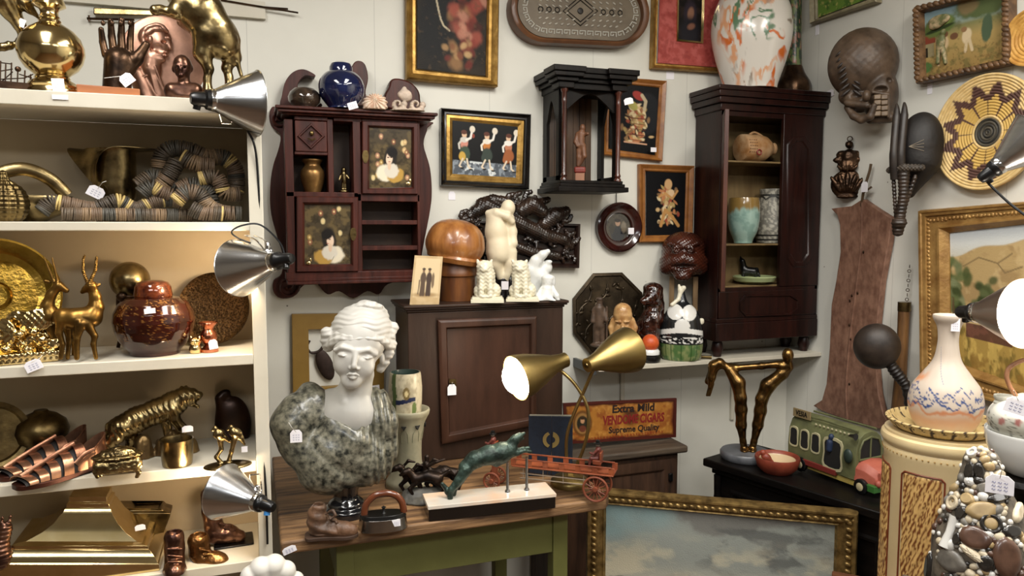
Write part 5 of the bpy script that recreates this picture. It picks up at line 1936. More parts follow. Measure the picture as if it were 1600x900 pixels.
for i in range(46):
    x = r.uniform(726, 896)
    y = r.uniform(318 + max(0, (x - 840) * .5), 408) if x > 745 else r.uniform(328, 350)
    R_ = r.uniform(5, 8)
    a0 = r.uniform(0, 6)
    s.chain([(x + cos(a0 + j) * R_ * (1 - .1 * j), y + sin(a0 + j) * R_ * (1 - .1 * j), -8 - r.uniform(0, 6), 2.6) for j in range(5)], k=1)
for cx, cy in [(728, 338), (800, 312), (812, 310), (828, 308), (884, 338), (896, 372)]:
    s.chain([(cx + cos(j * .8) * 8, cy + sin(j * .8) * 8, -10, 4) for j in range(7)], k=1)
s.chain([(792, 316, -8, 9), (770, 312, -8, 8), (752, 318, -8, 9)]).e(856, 352, -18, 6, 4, 5)
s.disp(lambda x, y, z: .5 * np.sin(x * 1.1 + z * .6) * np.sin(z * 1.2 - x * .3))
t.part('dragon', s, mat('blackened carving', '#140e0b', .3, c2='#33231a', s=20, coat=.3), res=200)

t = T('round_framed_miniature', 'round dark glossy wooden plate frame with a small portrait', 'picture', 965, 355, Y=BACK - .004, rz=0)
R = 38.5 * t.s
q = Matrix.Rotation(pi / 2, 3, 'X')
t.part('frame', MB().lathe([(R * .55, .004), (R * .58, .012), (R * .64, .010), (R * .8, .016), (R * .93, .026), (R, .022), (R, .0), (R * .55, 0), (R * .55, .004)], V(0, 0, 0), 64, q), mat('oxblood lacquer', '#220c0a', .18, c2='#3a1612', s=10, coat=.6), smooth=50)


def mini(p):
    p.c[:] = hx('#4a4236')
    p.noise('#2c2620', 8, .4, .7, .9)
    p.ell(.5, .75, .26, .3, '#20242c', 0, .2, .2).ell(.5, .34, .09, .12, '#b8947a').ell(.5, .25, .11, .07, '#2a2220').ell(.72, .5, .1, .2, '#7a7060', 0, .3, .4).ell(.28, .55, .1, .18, '#35302a', 0, .3, .4)


canvas(t, 'miniature', rect(944, 334, 986, 376), -.004, mini, 70, mat('miniature paint', '#444444', .15, vc=True, coat=.5), thick=.002)
t.part('hook', MB().tube([t.P(963, 302, -.004), t.P(963, 318, -.004)], .0018, 6), BLACKP)
tag(986, 361, 10, 10, 'small white sticker on the round framed miniature', t, -14, shape='sq', writing=False)

tag(706, 609, 14, 17, 'white price tag hanging from the lock of the brown cupboard', CUP, -.034 / CUP.s, string=[(707, 598, -.034 / CUP.s)], writing=False)
# ------------------------------------------------------------------ mustard frame and iron hook behind the bust
t = T('mustard_frame', 'flat mustard painted empty frame on the wall behind the bust', 'frame', 528, 556, Y=BACK - .004, rz=0)
q = [(456, 491), (601, 489), (600, 624), (458, 630)]
t.one(MB().frame(t.pl(q, -.02), t.pl(inset(q, 26, 24), -.02), [(0, 0), (0, -.02), (1, -.02), (1, 0), (0, 0)]), mat('mustard paint', '#7d5f26', .5, c2='#8e6f30', s=4, bump=.1), smooth=0, bev=.0015)
tag(586, 607, 14, 10, 'white price tag at the lower right of the mustard frame', t, -16, ang=4, shape='sq')
t = T('iron_hook', 'rusty iron hook hanging inside the mustard frame behind the bust', 'hook', 495, 560, Y=BACK - .014, rz=0)
t.one(MB().tube(cat_spline([t.p(*q) for q in [(484, 532, 0), (480, 542, 0), (486, 551, 0), (498, 549, 0), (506, 540, 0), (510, 534, 0)]]), [.004] * 17 + [.005] * 17 + [.006] * 7, 8).ell(t.p(508, 570, 0), (12 * t.s, .008, 26 * t.s), Matrix.Rotation(radians(-20), 3, 'Y')), mat('rusty iron', '#2a201a', .6, .5, c2='#40302a', s=30))

# ------------------------------------------------------------------ statues on the brown cupboard
CT = TZ + .001 + zt2
t = T('hat_block', 'golden brown wooden hat block with a ribbed dome on the brown cupboard', 'hat block', 714, 474, Y=CY + .115, Z=CT)
HATW = mat('golden wood', '#7a4620', .32, c2='#a8703a', s=9, st=(3, 3, .6), coat=.3)
ti = Matrix.Rotation(radians(9), 3, 'Y')
pr = smoothprof([(.3, 41), (14, 40), (30, 34), (41, 22), (46, 6), (46, -4), (42, -14), (36, -22), (.3, -23)])
pr = [(r_ * t.s, z * t.s) for r_, z in pr]
t.part('crown', MB().lathe(pr, t.p(711, 384, 0), 96, ti, mod=lambda a, z: 1 - .025 * abs(sin(a * 4 + .6)) ** 6), HATW, smooth=35)
t.part('brim', MB().lathe([(r_ * t.s, z * t.s) for r_, z in [(.3, 4), (42, 4), (44, 0), (40, -7), (.3, -7)]], t.p(714, 404, 0), 56, ti), HATW)
pr = t.prof(716, [(31, 404), (31, 424), (32, 426), (32, 432), (29, 434), (28.5, 474)], base=True)
t.part('block', MB().lathe(pr, seg=48), mat('mid brown wood', '#54301a', .38, c2='#74461f', s=9, st=(3, 3, .6)))


def cdv(p):
    p.c[:] = hx('#cdb389')
    p.noise('#bfa276', 6, .4, .7, .8)
    p.blend('#dcc59c', ss(.06, .08, p.u) * ss(.94, .92, p.u) * ss(.04, .06, p.v) * ss(.86, .84, p.v))
    p.ell(.5, .8, .42, .05, '#a88a60', 0, .5)
    for x, c in ((.38, '#5c4a3c'), (.58, '#4a3a32')):
        p.ell(x, .3, .045, .04, '#8a6a50').ell(x, .27, .06, .025, '#4a3a30').ell(x, .46, .1, .13, c).line([(x - .03, .56), (x - .04, .8)], .03, c).line([(x + .03, .56), (x + .04, .8)], .03, c)
    p.line([(.26, .5), (.24, .78)], .012, '#6a5846').ell(.72, .5, .05, .16, '#7a6650')


t = T('photo_card', 'old sepia photograph card of two standing people propped on the brown cupboard', 'photograph', 666, 476, Y=CY + .01, Z=CT)
o = canvas(t, 'photo_card', [(648, 399), (692, 401), (686, 476), (640, 476)], 0, cdv, 90, mat('sepia card', '#c0a880', .5, vc=True), thick=.002)
o.parent = None
o.name = 'photo_card'
o.matrix_world = t.M
putprops(o, t.label, t.cat)
bpy.data.objects.remove(t.root)

IVORY = mat('ivory stone', '#d6c7a8', .45, c2='#e2d6bc', s=6, bump=.05)
WHITEG = mat('white glaze', '#dedfdc', .2, coat=.4)
CREAMG = mat('cream glaze', '#d8d0b6', .32, c2='#e2dcc6', s=16)
t = T('nude_figure', 'tall cream stone figure seen from behind on a black base', 'sculpture', 785, 474, Y=CY + .12, Z=CT)
s = SD(t, 6)
s.e(794, 325, 0, 11, 13, 11).chain([(774, 340, 2, 15), (776, 362, 2, 17), (779, 386, 0, 18), (780, 396, -2, 18)])
s.chain([(763, 333, -2, 5), (776, 332, -8, 6), (792, 338, -9, 6), (800, 346, -6, 5)], k=3).chain([(796, 342, 2, 8), (800, 362, 2, 7.5), (801, 380, -2, 7), (792, 390, -6, 6)], k=4)
s.chain([(774, 395, -2, 14), (774, 412, -2, 11), (783, 432, 0, 6), (787, 440, 0, 5)], k=4).chain([(797, 394, 0, 11), (797, 410, 0, 10), (791, 430, 0, 6), (789, 440, 0, 5)], k=3)
t.part('figure', s, IVORY, res=120)
s = SD(t, 4).c(786, 438, 2, 9, 786, 474, 2, 15).c(776, 424, 10, 5, 780, 446, 8, 8).c(800, 428, 10, 4, 794, 450, 8, 8)
t.part('base', s, mat('black stone', '#141112', .25), res=50, floor=0)
tag(789, 446, 11, 13, 'white price tag on the black base between the two white seated animals', t, -30, shape='sq', writing=False)


def foo(label, px, Y, fl):
    t = T('seated_animal', label, 'figurine', px, 475, Y=Y, Z=CT, grp='cream seated animals')
    s = SD(t, 3)
    X = lambda x: px + (x - 766) * fl
    s.chain([(X(765), 446, 2, 15), (X(764), 430, -1, 14), (X(763), 420, -3, 13)]).e(X(762), 416, -5, 12, 9, 11)
    s.c(X(753), 411, -2, 3.5, X(751), 407, -2, 2, k=1.5).c(X(771), 411, -2, 3.5, X(773), 407, -2, 2, k=1.5)
    s.e(X(762), 421, -14, 6, 5, 5, k=2).e(X(757), 415, -13, 3, 2.2, 3, k=1).e(X(767), 415, -13, 3, 2.2, 3, k=1)
    s.chain([(X(758), 434, -10, 5), (X(757), 450, -13, 4.5), (X(757), 462, -14, 4.5)], k=2).chain([(X(770), 434, -10, 5), (X(771), 450, -13, 4.5), (X(771), 462, -14, 4.5)], k=2)
    s.e(X(779), 454, 2, 9, 11, 12).e(X(752), 455, 4, 7, 10, 10).e(X(764), 463, -6, 16, 4, 12)
    s.disp(lambda x, y, z: .3 * np.sin(z * 1.1 + np.sin(x * .8) * 1.5))
    t.part('animal', s, CREAMG, res=90)
    b = t.p(px, 464, 0).z
    t.part('plinth', MB().box2((-25 * t.s, -19 * t.s, 0), (26 * t.s, 17 * t.s, b * .72)).box2((-23 * t.s, -17 * t.s, b * .72), (24 * t.s, 15 * t.s, b + .002)), CREAMG, bev=.001)


foo('left cream ceramic seated animal on a plinth, beside the hat block', 761, CY + .012, 1)
foo('right cream ceramic seated animal on a plinth, beside the white bear', 816, CY + .012, 1)
t = T('white_bear', 'white glazed animal stretching its muzzle upward behind the child figurine', 'figurine', 846, 472, Y=CY + .07, Z=CT)
s = SD(t, 5).chain([(832, 452, 2, 15), (831, 424, 0, 13), (838, 408, -4, 9), (848, 398, -8, 6), (856, 393, -10, 4)])
s.e(853, 418, 4, 10, 11, 9).e(858, 409, -2, 5, 3, 3).chain([(842, 430, 0, 12), (852, 440, 0, 10), (850, 462, 0, 12)]).e(838, 468, 0, 18, 8, 14).e(834, 406, -8, 4, 3, 3, k=2)
t.one(s, WHITEG, res=90, floor=0)
t = T('child_figurine', 'small white glazed child figurine at the right end of the brown cupboard', 'figurine', 854, 474, Y=CY + .012, Z=CT)
s = SD(t, 3).e(856, 440, 0, 8, 9, 8).e(856, 434, 1, 10, 6, 9).e(849, 440, 2, 3, 8, 4).e(865, 440, 2, 3, 8, 4).c(855, 452, 0, 9, 853, 464, 0, 12).c(847, 452, 0, 4, 840, 462, -4, 4).c(840, 462, -4, 4, 842, 468, -8, 4)
s.c(864, 452, 0, 4, 870, 462, -4, 3.5).c(870, 462, -4, 3.5, 872, 470, -4, 3.5).c(848, 468, -8, 5, 840, 472, -14, 4).c(860, 468, -8, 5, 866, 472, -14, 4).e(855, 472, 0, 17, 4, 11)
s.e(853, 442, -8, 1.4, 1.2, 1.2, sub=True, k=.6).e(859, 442, -8, 1.4, 1.2, 1.2, sub=True, k=.6)
t.one(s, WHITEG, res=90, floor=0)
# ------------------------------------------------------------------ marble bust
t = T('marble_bust', 'large white marble bust of a woman in veined grey drapery on the table', 'bust', 536, 803, Z=TZ)
t.o.x += .009
t.M = Matrix.Translation(.009 * Vector((1, 0, 0))) @ t.M
MARB = mat('white marble', '#b4b2ac', .4, c2='#c4c1ba', s=5)
GMARB = mat('grey green veined marble', '#1e201b', .3, c2='#868372', s=58, lo=.36, hi=.66, detail=9, coat=.15)
s = SD(t, 7)
s.e(557, 527, 8, 41, 46, 44).e(548, 556, -10, 32, 42, 30)
s.c(549, 580, -12, 23, 544, 591, -18, 13.5).e(529, 570, -20, 12, 14, 12).e(564, 573, -18, 14, 15, 13)
s.c(551, 549, -38, 3.4, 548, 571, -44.5, 4, k=4).e(547.5, 574, -43.5, 4, 3.2, 4.5, k=3).e(542.5, 575.5, -39, 3, 2.4, 4, k=3).e(553.5, 576.5, -38.5, 3, 2.4, 4, k=3)
s.chain([(518, 547, -28, 3), (529, 543, -33.5, 3), (542, 547, -36.5, 3)], k=5).chain([(557, 549, -36.5, 3), (570, 548, -32.5, 3), (582, 554, -24, 3)], k=5)
s.e(531, 552.5, -42, 9, 4.2, 5.5, sub=True, k=5).e(568, 556.5, -38, 9, 4.2, 5.5, sub=True, k=5)
s.e(531, 554, -31.5, 7.5, 4.6, 5, k=1.5).e(567, 558, -29, 7.5, 4.6, 5, k=1.5)
s.chain([(523, 554, -33, 1.2), (531, 556.5, -37, 1.3), (539, 555, -35, 1.2)], k=1).chain([(560, 558, -34, 1.2), (568, 560.5, -35, 1.3), (576, 559, -30, 1.2)], k=1)
s.chain([(537, 586, -38, 1.5), (541.5, 584.4, -39.6, 2.4), (545.5, 585.2, -40.4, 2.2), (549.5, 584.8, -39.4, 2.4), (555, 587, -37, 1.5)], k=1.5)
s.chain([(538.5, 588.5, -37, 1.6), (545.5, 590.5, -39, 2.8), (552.5, 589.5, -36.5, 1.6)], k=2)
s.chain([(536, 586.6, -40.5, .7), (546, 587.4, -43, .7), (555, 587.8, -39.5, .7)], k=.8, sub=True)
s.e(543, 599, -25, 11, 8, 9, k=9).e(544, 593, -23, 13, 7, 8, k=9)
s.e(592, 560, 6, 4, 9, 6, k=3)
s.chain([(556, 585, 8, 23), (549, 612, 14, 24), (546, 636, 14, 29)], k=10)
s.chain([(545, 628, 16, 22), (512, 628, 22, 18), (484, 634, 26, 14)], k=12).c(548, 640, 14, 26, 580, 640, 20, 16, k=12)
s.e(540, 650, 6, 44, 34, 25, k=12).e(532, 628, -8, 4, 3, 4, k=6)
t.part('head_and_neck', s, MARB, res=230)
# hair in waves
s = SD(t, 3)
s.e(560, 514, 14, 46, 40, 46)
for k in range(8):
    f = k / 7
    y0 = 528 - 42 * f
    dd = -30 + 42 * f
    w_ = 47 - 13 * f * f
    pts = []
    for i in range(13):
        a = radians(-90 + 180 * i / 12)
        pts.append((556 + sin(a) * w_ + 3 * f, y0 + 14 * (1 - cos(a)) + 1.6 * sin(i * 1.3 + k * .7), dd + (1 - cos(a)) * 42, 6.2 - .4 * f))
    s.chain(pts, k=1.6)
for x, y, d_, r in [(505, 520, 6, 9), (503, 532, 10, 8), (506, 542, 14, 7), (604, 524, 8, 9), (606, 538, 12, 9), (602, 552, 14, 9), (596, 566, 18, 8), (590, 576, 22, 7), (610, 512, 14, 8)]:
    s.e(x, y, d_, r, r * 1.05, r, k=6)
for i in range(12):
    a = i * .52
    s.e(568 + cos(a) * 20, 484 + sin(a) * 7, 12 + sin(a) * 12, 8, 6.5, 8)
s.e(566, 476, 14, 14, 7, 14).e(578, 500, 46, 26, 28, 22)
s.disp(lambda x, y, z: .45 * np.sin(z * .75 + 1.5 * np.sin(x * .16) + y * .1))
t.part('hair', s, MARB, res=150)
# drapery
s = SD(t, 9)
s.e(528, 702, 12, 66, 62, 46).e(512, 738, 10, 50, 34, 42).e(568, 716, 8, 40, 44, 40)
s.chain([(486, 634, 20, 26), (464, 646, 14, 31), (452, 664, 8, 32), (451, 690, 6, 23)], k=10).c(470, 700, 10, 34, 500, 720, 6, 40)
s.chain([(572, 612, 30, 10), (584, 628, 18, 20), (592, 660, 8, 24), (594, 700, 8, 22), (588, 726, 8, 20)], k=8)
s.chain([(478, 618, 30, 20), (520, 660, 10, 24), (552, 690, -12, 22)], k=8)
for d_ in (-52, -34, -16):
    s.chain([(500, 578, d_, 26), (524, 612, d_, 30), (540, 640, d_, 22), (551, 664, d_, 9)], k=4, sub=True)
    s.c(540, 600, d_, 26, 558, 640, d_, 12, k=4, sub=True)


def folds(x, y, z):
    zz = z
    right = ss(20, 42, x + (zz - 90) * .12)
    a = np.sin(.62 * (x * .92 + zz * .10 + 4 * np.sin(zz * .03)))
    b = np.sin(.26 * (x * .62 + zz * .78 + 9 * np.sin(x * .06 + zz * .03))) * np.clip(np.sin(x * .05 + zz * .021), 0, 1)
    left = ss(-50, -95, x)
    amp = (1.5 * right * a + (1 - right) * (1 - left) * 1.3 * b)
    return -amp


s.disp(folds)
t.part('drapery', s, GMARB, res=190)
pr = t.prof(538, smoothprof([(22, 756), (19, 772), (20, 782), (27, 790), (28, 796), (34, 800), (35, 806), (35, 813)], 4), base=True)
t.part('socle', MB().lathe(pr, seg=48), mat('black marble', '#0a0a0b', .1, c2='#17171a', s=12, coat=.6))
tag(457, 682, 18, 20, 'white price tag hanging on the shoulder of the marble bust', t, -42, string=[(456, 668, -40), (451, 660, -40)])

# ------------------------------------------------------------------ pottery on the table
t = T('jardiniere_pedestal', 'pale green pottery pedestal with pierced flared top behind the bust', 'pedestal', 638, 758, Z=TZ)
POT = mat('matte green cream pottery', '#7d7963', .5, c2='#a09a82', s=10, bump=.1)
pr = t.prof(638, smoothprof([(24, 648), (31, 639), (34, 639), (34, 645), (29, 656), (25, 670), (22, 690), (21, 715), (22, 738), (29, 760), (34, 770), (34, 779)], 4), base=True)
t.part('body', MB().lathe([(.001, pr[0][1] - .01)] + pr, seg=56, mod=lambda a, z: 1 + (.02 * abs(sin(a * 5)) if z < pr[12][1] else 0)), POT, smooth=50)
for k in range(8):
    a = radians(-90 + k * 45 - 12)
    z = t.p(638, 663, 0).z
    R_ = 27 * t.s
    c = V(cos(a) * R_, sin(a) * R_, z)
    rz = Matrix.Rotation(a + pi / 2, 3, 'Z')
    mb = MB().prism([(-.008, .007), (.008, .007), (0, -.006)], -.003, .003)
    mb.v = [tuple(c + rz @ Vector(v)) for v in mb.v]
    t.part('cut_out_shade', mb, mat('painted hollow shade', '#191814', .8))  # solid dark wedge, painted as the shade in a pierced hole
    mb = MB()
    pts = [V(-.010, 0, -.045), V(-.010, 0, -.02), V(-.006, 0, -.010), V(0, 0, -.007), V(.006, 0, -.010), V(.010, 0, -.02), V(.010, 0, -.045)]
    mb.tube([c + rz @ (p_ + V(0, .004 + (-p_.z) * .16, 0)) for p_ in pts], .0014, 5)
    t.part('arch_relief', mb, mat('green glaze line', '#7a7860', .5))
PZ = t.o.z + t.p(638, 646, 0).z
t2 = T('pottery_vase', 'cylindrical pottery vase painted with trees and water on the pale pedestal', 'vase', 634, 648, Y=t.o.y, Z=PZ)
t2.o.z = t.o.z + pr[0][1] - .008
pr2 = [(r_ * t2.s, z) for r_, z in [(20, 0), (23.5, .004), (25.5, .05), (26, .09), (24.5, .125), (23.5, .136), (21, .137), (20, .125), (19, .03), (.001, .028)]]


def scenic(P, N):
    a = np.arctan2(P[:, 1], P[:, 0]) + pi / 2
    z = P[:, 2] / .137
    c = np.tile(hx('#b8ae94'), (len(P), 1))
    c = mix(c, hx('#9a9078'), ss(.4, .7, fbm(a * 5, z * 8, seed=1)))
    c = mix(c, hx('#4a5a30'), (np.abs(a + .75 + .05 * np.sin(z * 9)) < .16) * 1.0)
    c = mix(c, hx('#1c2440'), (np.abs(z - .42 - .03 * np.sin(a * 3)) < .05) * (np.abs(a) < .65) * 1.0)
    c = mix(c, hx('#6b5a36'), ss(.02, 0, np.hypot(a - .05, (z - .58) * 1.5) - .2))
    c = mix(c, hx('#c8b88a'), ss(.02, 0, np.hypot(a - .05, (z - .58) * 1.5) - .09))
    c = mix(c, hx('#5c6c3c'), ss(.02, 0, np.hypot(a - .55, (z - .22)) - .16))
    c = mix(c, hx('#2a3a34'), (np.hypot(P[:, 0], P[:, 1]) < 22.5 * t2.s) * (P[:, 2] > .01) * 1.0)
    return c


t2.M = Matrix.Translation(t2.o) @ Matrix.Rotation(t2.rz, 4, 'Z')
t2.Mi = t2.M.inverted()
t2.one(MB().lathe(dense(pr2, 120), seg=110), mat('painted pottery', '#b8ae94', .4, vc=True, bump=.2, coat=.2), vc=scenic)

# ------------------------------------------------------------------ leaping dog on marble base
a, b = on(670, 815, Z=TZ + .001), on(868, 794, Z=TZ + .001)
dv = b - a
t = T('leaping_dog_sculpture', 'green patinated leaping dog on chrome posts over a white and black marble base', 'sculpture', 670, 815, loc=a, rz=atan2(dv.y, dv.x))
L_ = dv.length
DPT = .095
t.part('base', MB().box2((0, 0, 0), (L_, DPT, .032)), mat('black marble slab', '#0a0a0a', .12, coat=.4), bev=.001)
t.part('marble_slab', MB().box2((-.002, -.002, .032), (L_ + .002, DPT + .002, .042)), mat('cream marble', '#cfc8bc', .25, c2='#ddb998', s=9, lo=.45, hi=.75, coat=.3), bev=.001)
md = DPT * .5 / t.s
VERD = mat('verdigris bronze', '#1c2621', .42, .5, c2='#40534a', s=34, bump=.6)
s = SD(t, 4)
s.chain([(728, 730, md, 12), (742, 718, md, 13), (764, 711, md, 15), (784, 707, md, 16), (796, 702, md, 13)], k=6)
s.chain([(796, 700, md, 11), (801, 692, md, 8), (806, 686, md, 7.5), (812, 681, md, 4.5), (819, 677, md, 2.5)], k=4).c(808, 690, md, 3.5, 818, 685, md, 1.5, k=2).e(800, 688, md - 6, 3, 6, 2, ang=30, k=2)
s.chain([(728, 734, md - 5, 10), (717, 750, md - 6, 7), (706, 764, md - 6, 5), (703, 776, md - 6, 4), (705, 789, md - 7, 4)], k=3)
s.chain([(730, 734, md + 6, 9), (720, 750, md + 7, 6), (710, 764, md + 7, 4.5), (708, 778, md + 7, 3.5)], k=3)
s.chain([(722, 740, md, 6), (710, 760, md, 5), (700, 768, md, 5), (691, 756, md, 3)], k=3)
s.chain([(796, 708, md - 6, 7), (808, 708, md - 7, 4), (820, 704, md - 7, 3), (829, 706, md - 7, 3)], k=3)
s.chain([(796, 710, md + 5, 7), (808, 704, md + 6, 4), (818, 701, md + 6, 3), (826, 700, md + 6, 3)], k=3)
s.c(775, 722, md, 8, 786, 716, md, 8)
s.disp(lambda x, y, z: .7 * (fbm(x * .18, y * .18, z * .18, 3) - .5) * 2)
t.part('dog', s, VERD, res=170)
for x, y0 in ((793, 722), (823, 714)):
    top = t.p(x, y0, md)
    t.part('post', MB().lathe([(.008, .042), (.007, .046), (.0042, .05), (.004, top.z)], (top.x, top.y, 0), 16), CHROME)

# ------------------------------------------------------------------ bronze horses on a rock
t = T('bronze_horses', 'dark bronze group of galloping horses between the bust and the leaping dog', 'sculpture', 668, 782, Z=TZ)
s = SD(t, 4)
for ox, oy, od in ((0, 0, 0), (26, -8, 12), (-14, -6, 16)):
    s.chain([(650 + ox, 748 + oy, od, 8), (668 + ox, 744 + oy, od, 8), (684 + ox, 748 + oy, od, 9)], k=4)
    s.chain([(648 + ox, 746 + oy, od, 6), (638 + ox, 736 + oy, od, 5), (632 + ox, 738 + oy, od - 2, 4), (626 + ox, 742 + oy, od - 3, 2.5)], k=3)
    s.chain([(644 + ox, 735 + oy, od + 2, 2), (652 + ox, 726 + oy, od + 3, 2.5), (662 + ox, 728 + oy, od + 3, 1.5)], k=2)
    s.chain([(650 + ox, 754 + oy, od - 4, 4.5), (640 + ox, 764 + oy, od - 6, 2.8), (646 + ox, 774 + oy, od - 6, 2.2)], k=2)
    s.chain([(654 + ox, 754 + oy, od + 4, 4.5), (660 + ox, 768 + oy, od + 4, 2.6), (654 + ox, 778 + oy, od + 4, 2.2)], k=2)
    s.chain([(682 + ox, 754 + oy, od - 4, 5), (694 + ox, 762 + oy, od - 4, 3), (690 + ox, 774 + oy, od - 4, 2.4)], k=2)
    s.chain([(690 + ox, 744 + oy, od, 3), (702 + ox, 736 + oy, od, 2.8), (710 + ox, 742 + oy, od, 1.6)], k=2)
s.chain([(664, 736, 4, 5), (666, 724, 4, 5)], k=2).e(667, 715, 4, 4, 5, 4)
s.chain([(668, 728, 0, 3), (682, 722, -4, 2.2), (694, 718, -4, 2)], k=1.5)
t.part('horses', s, mat('black bronze', '#1d1714', .38, .8, c2='#3a2e26', s=18), res=170, floor=0)
s = SD(t, 6).e(668, 778, 4, 46, 8, 30).c(640, 775, 4, 13, 690, 772, 8, 12)
s.disp(lambda x, y, z: 2 * (fbm(x * .1, y * .1, z * .1, 3) - .5) * 2)
t.part('rock_base', s, mat('grey rock', '#3f3d38', .6, c2='#5c584e', s=20, bump=.3), res=70, floor=0)

# ------------------------------------------------------------------ toy fire wagon
a, b = on(768, 766, Z=TZ + .001), on(930, 785, Z=TZ + .001)
dv = b - a
t = T('toy_ladder_wagon', 'orange cast iron toy ladder wagon with two seated riders and spoked wheels', 'toy wagon', 768, 766, loc=b, rz=atan2(dv.y, dv.x))
s_ = t.s
L_ = dv.length
ORG = mat('orange red toy paint', '#6e3420', .45, c2='#96502e', s=14, bump=.2)
REDW = mat('rust wheel paint', '#6a3422', .45, c2='#8a4c34', s=14)


def wheel(x, y, R):
    c = V(x, y, R)
    q = Matrix.Rotation(pi / 2, 3, 'X')
    mb = MB().torus(c, R - .0035, .0035, q, 40, 8).lathe([(.001, -.006), (.006, -.006), (.008, 0), (.006, .006), (.001, .006)], c, 16, q)
    for k in range(14):
        a_ = 2 * pi * k / 14
        mb.tube([c + V(cos(a_) * .005, 0, sin(a_) * .005), c + V(cos(a_), 0, sin(a_)) * (R - .003)], .0013, 5)
    t.part('wheel', mb, REDW)


R1, R2 = 21 * s_, 15 * s_
wheel(0, 0, R1)
wheel(0, .06, R1)
wheel(-L_, 0, R2)
wheel(-L_, .06, R2)
zb = 2 * R1 + .006
t.part('axle', MB().tube([V(0, 0, R1), V(0, .06, R1)], .002, 8).tube([V(-L_, 0, R2), V(-L_, .06, R2)], .002, 8).box2((-.006, .02, R1), (.006, .04, zb)).box2((-L_ - .006, .02, R2), (-L_ + .006, .04, zb)), REDW)
mb = MB()
x0, x1 = -.245, .045
for y in (0, .055):
    mb.box2((x0, y, zb), (x1, y + .004, zb + .003)).box2((x0, y, zb + .018), (x1, y + .004, zb + .022))
    for k in range(7):
        xx = x0 + (x1 - x0) * k / 6
        mb.box2((xx - .008, y + .001, zb), (xx + .008, y + .003, zb + .02))
mb.box2((x0, 0, zb), (x1, .058, zb + .003))
mb.box2((x0 - .004, -.003, zb - .003), (x1 + .006, .062, zb))
t.part('bed', mb, ORG, bev=.0006)
mb = MB()
for y in (.004, .052):
    mb.tube([V(x0 + .02, y, zb - .022), V(x1 - .07, y, zb - .022)], .0018, 6).tube([V(x0 + .02, y, zb - .036), V(x1 - .07, y, zb - .036)], .0018, 6)
    for k in range(4):
        mb.tube([V(x0 + .03 + k * .06, y, zb - .04), V(x0 + .03 + k * .06, y, zb)], .0014, 5)
t.part('ladder', mb, mat('pale ladder paint', '#8a7a68', .5))
for px in (752, 932):
    wx = 0 if px > 900 else -L_ * 1.02
    b0 = V(wx, .03, zb + .022)
    t.part('seat', MB().box2(tuple(b0 + V(-.012, -.016, 0)), tuple(b0 + V(.012, .016, .012))).box2(tuple(b0 + V(.008, -.016, .012)), tuple(b0 + V(.013, .016, .035))), ORG, bev=.001)
    k = .0019

    def c3(sd, p, r1, q, r2, kk=2):
        sd.ops.append(('c', np.array(b0) + np.array(p) * k, np.array(b0) + np.array(q) * k, r1 * k, r2 * k, kk * k, False))
    f = SD(t, 2)
    c3(f, (0, 0, 10), 4.5, (1, 0, 22), 4.5)
    c3(f, (1, -4, 22), 2.2, (-6, -5, 15), 1.8)
    c3(f, (1, 4, 22), 2.2, (-6, 5, 15), 1.8)
    c3(f, (-6, -5, 15), 1.8, (-11, -3, 16), 1.6)
    c3(f, (0, -3, 8), 2.8, (-9, -4, 8), 2.4)
    c3(f, (-9, -4, 8), 2.4, (-12, -4, -2), 1.8)
    c3(f, (0, 3, 8), 2.8, (-9, 4, 8), 2.4)
    c3(f, (-9, 4, 8), 2.4, (-14, 4, 0), 1.8)
    f.t = t
    r_ = t.part('rider', f, mat('rider paint', '#4a2420', .5, c2='#6a332a', s=40), res=70)
    f = SD(t, 2)
    c3(f, (0, 0, 29), 3.4, (0, 0, 30), 3.4)
    t.part('head', f, mat('grey head paint', '#8f8478', .5), r_, res=24)
    t.part('hat', MB().lathe([(.001, 36 * k), (3 * k, 35.5 * k), (3.4 * k, 32 * k), (6.4 * k, 31 * k), (6.4 * k, 30.4 * k), (.001, 30.4 * k)], b0, 18), BLACKP, r_)

# ------------------------------------------------------------------ navy book
t = T('navy_book', 'tall navy blue book with a gold round emblem standing behind the toy wagon', 'book', 860, 745, Z=TZ)
q0, q1 = t.p(826, 650, 0), t.p(895, 654, 0)
NAVY = mat('navy cloth', '#0d1624', .6, c2='#131f30', s=60, bump=.2)
w_ = q1.x - q0.x
for k, xa, xb in ((0, q0.x, q0.x + w_ * .52), (1, q0.x + w_ * .525, q1.x)):
    t.part('cover', MB().box2((xa, -.002 if k else 0, 0), (xb, .022, q0.z)), NAVY, bev=.0012)
t.part('pages', MB().box2((q0.x + .003, .003, q0.z - .004), (q1.x - .003, .02, q0.z + .0006)), mat('page block', '#8a8474', .7))
c = t.p(861, 687, 0)
mb = MB()
for a0, a1, ro, ri in ((pi * .62, pi * 1.38, .026, .018), (-pi * .45, pi * .42, .026, .010)):
    pts = [(c.x + cos(a0 + (a1 - a0) * i / 14) * ro, c.z + sin(a0 + (a1 - a0) * i / 14) * ro) for i in range(15)]
    pts += [(c.x + .003 + cos(a1 + (a0 - a1) * i / 14) * ri, c.z + sin(a1 + (a0 - a1) * i / 14) * ri) for i in range(15)]
    mb.prism(pts, -.0028, -.0015)
t.part('gold_emblem', mb, mat('gold stamping', '#a8945a', .4, .6))

# ------------------------------------------------------------------ double gooseneck lamp
t = T('gooseneck_lamp', 'brushed brass desk lamp with two gooseneck shades, the left one lit', 'lamp', 890, 757, Z=TZ)
pr = t.prof(890, [(3, 732), (5, 738), (12, 742), (24, 745), (29, 750), (30, 754), (30, 758)], base=True)
t.part('base', MB().lathe([(.001, pr[0][1])] + pr, seg=48), BRUSHED)


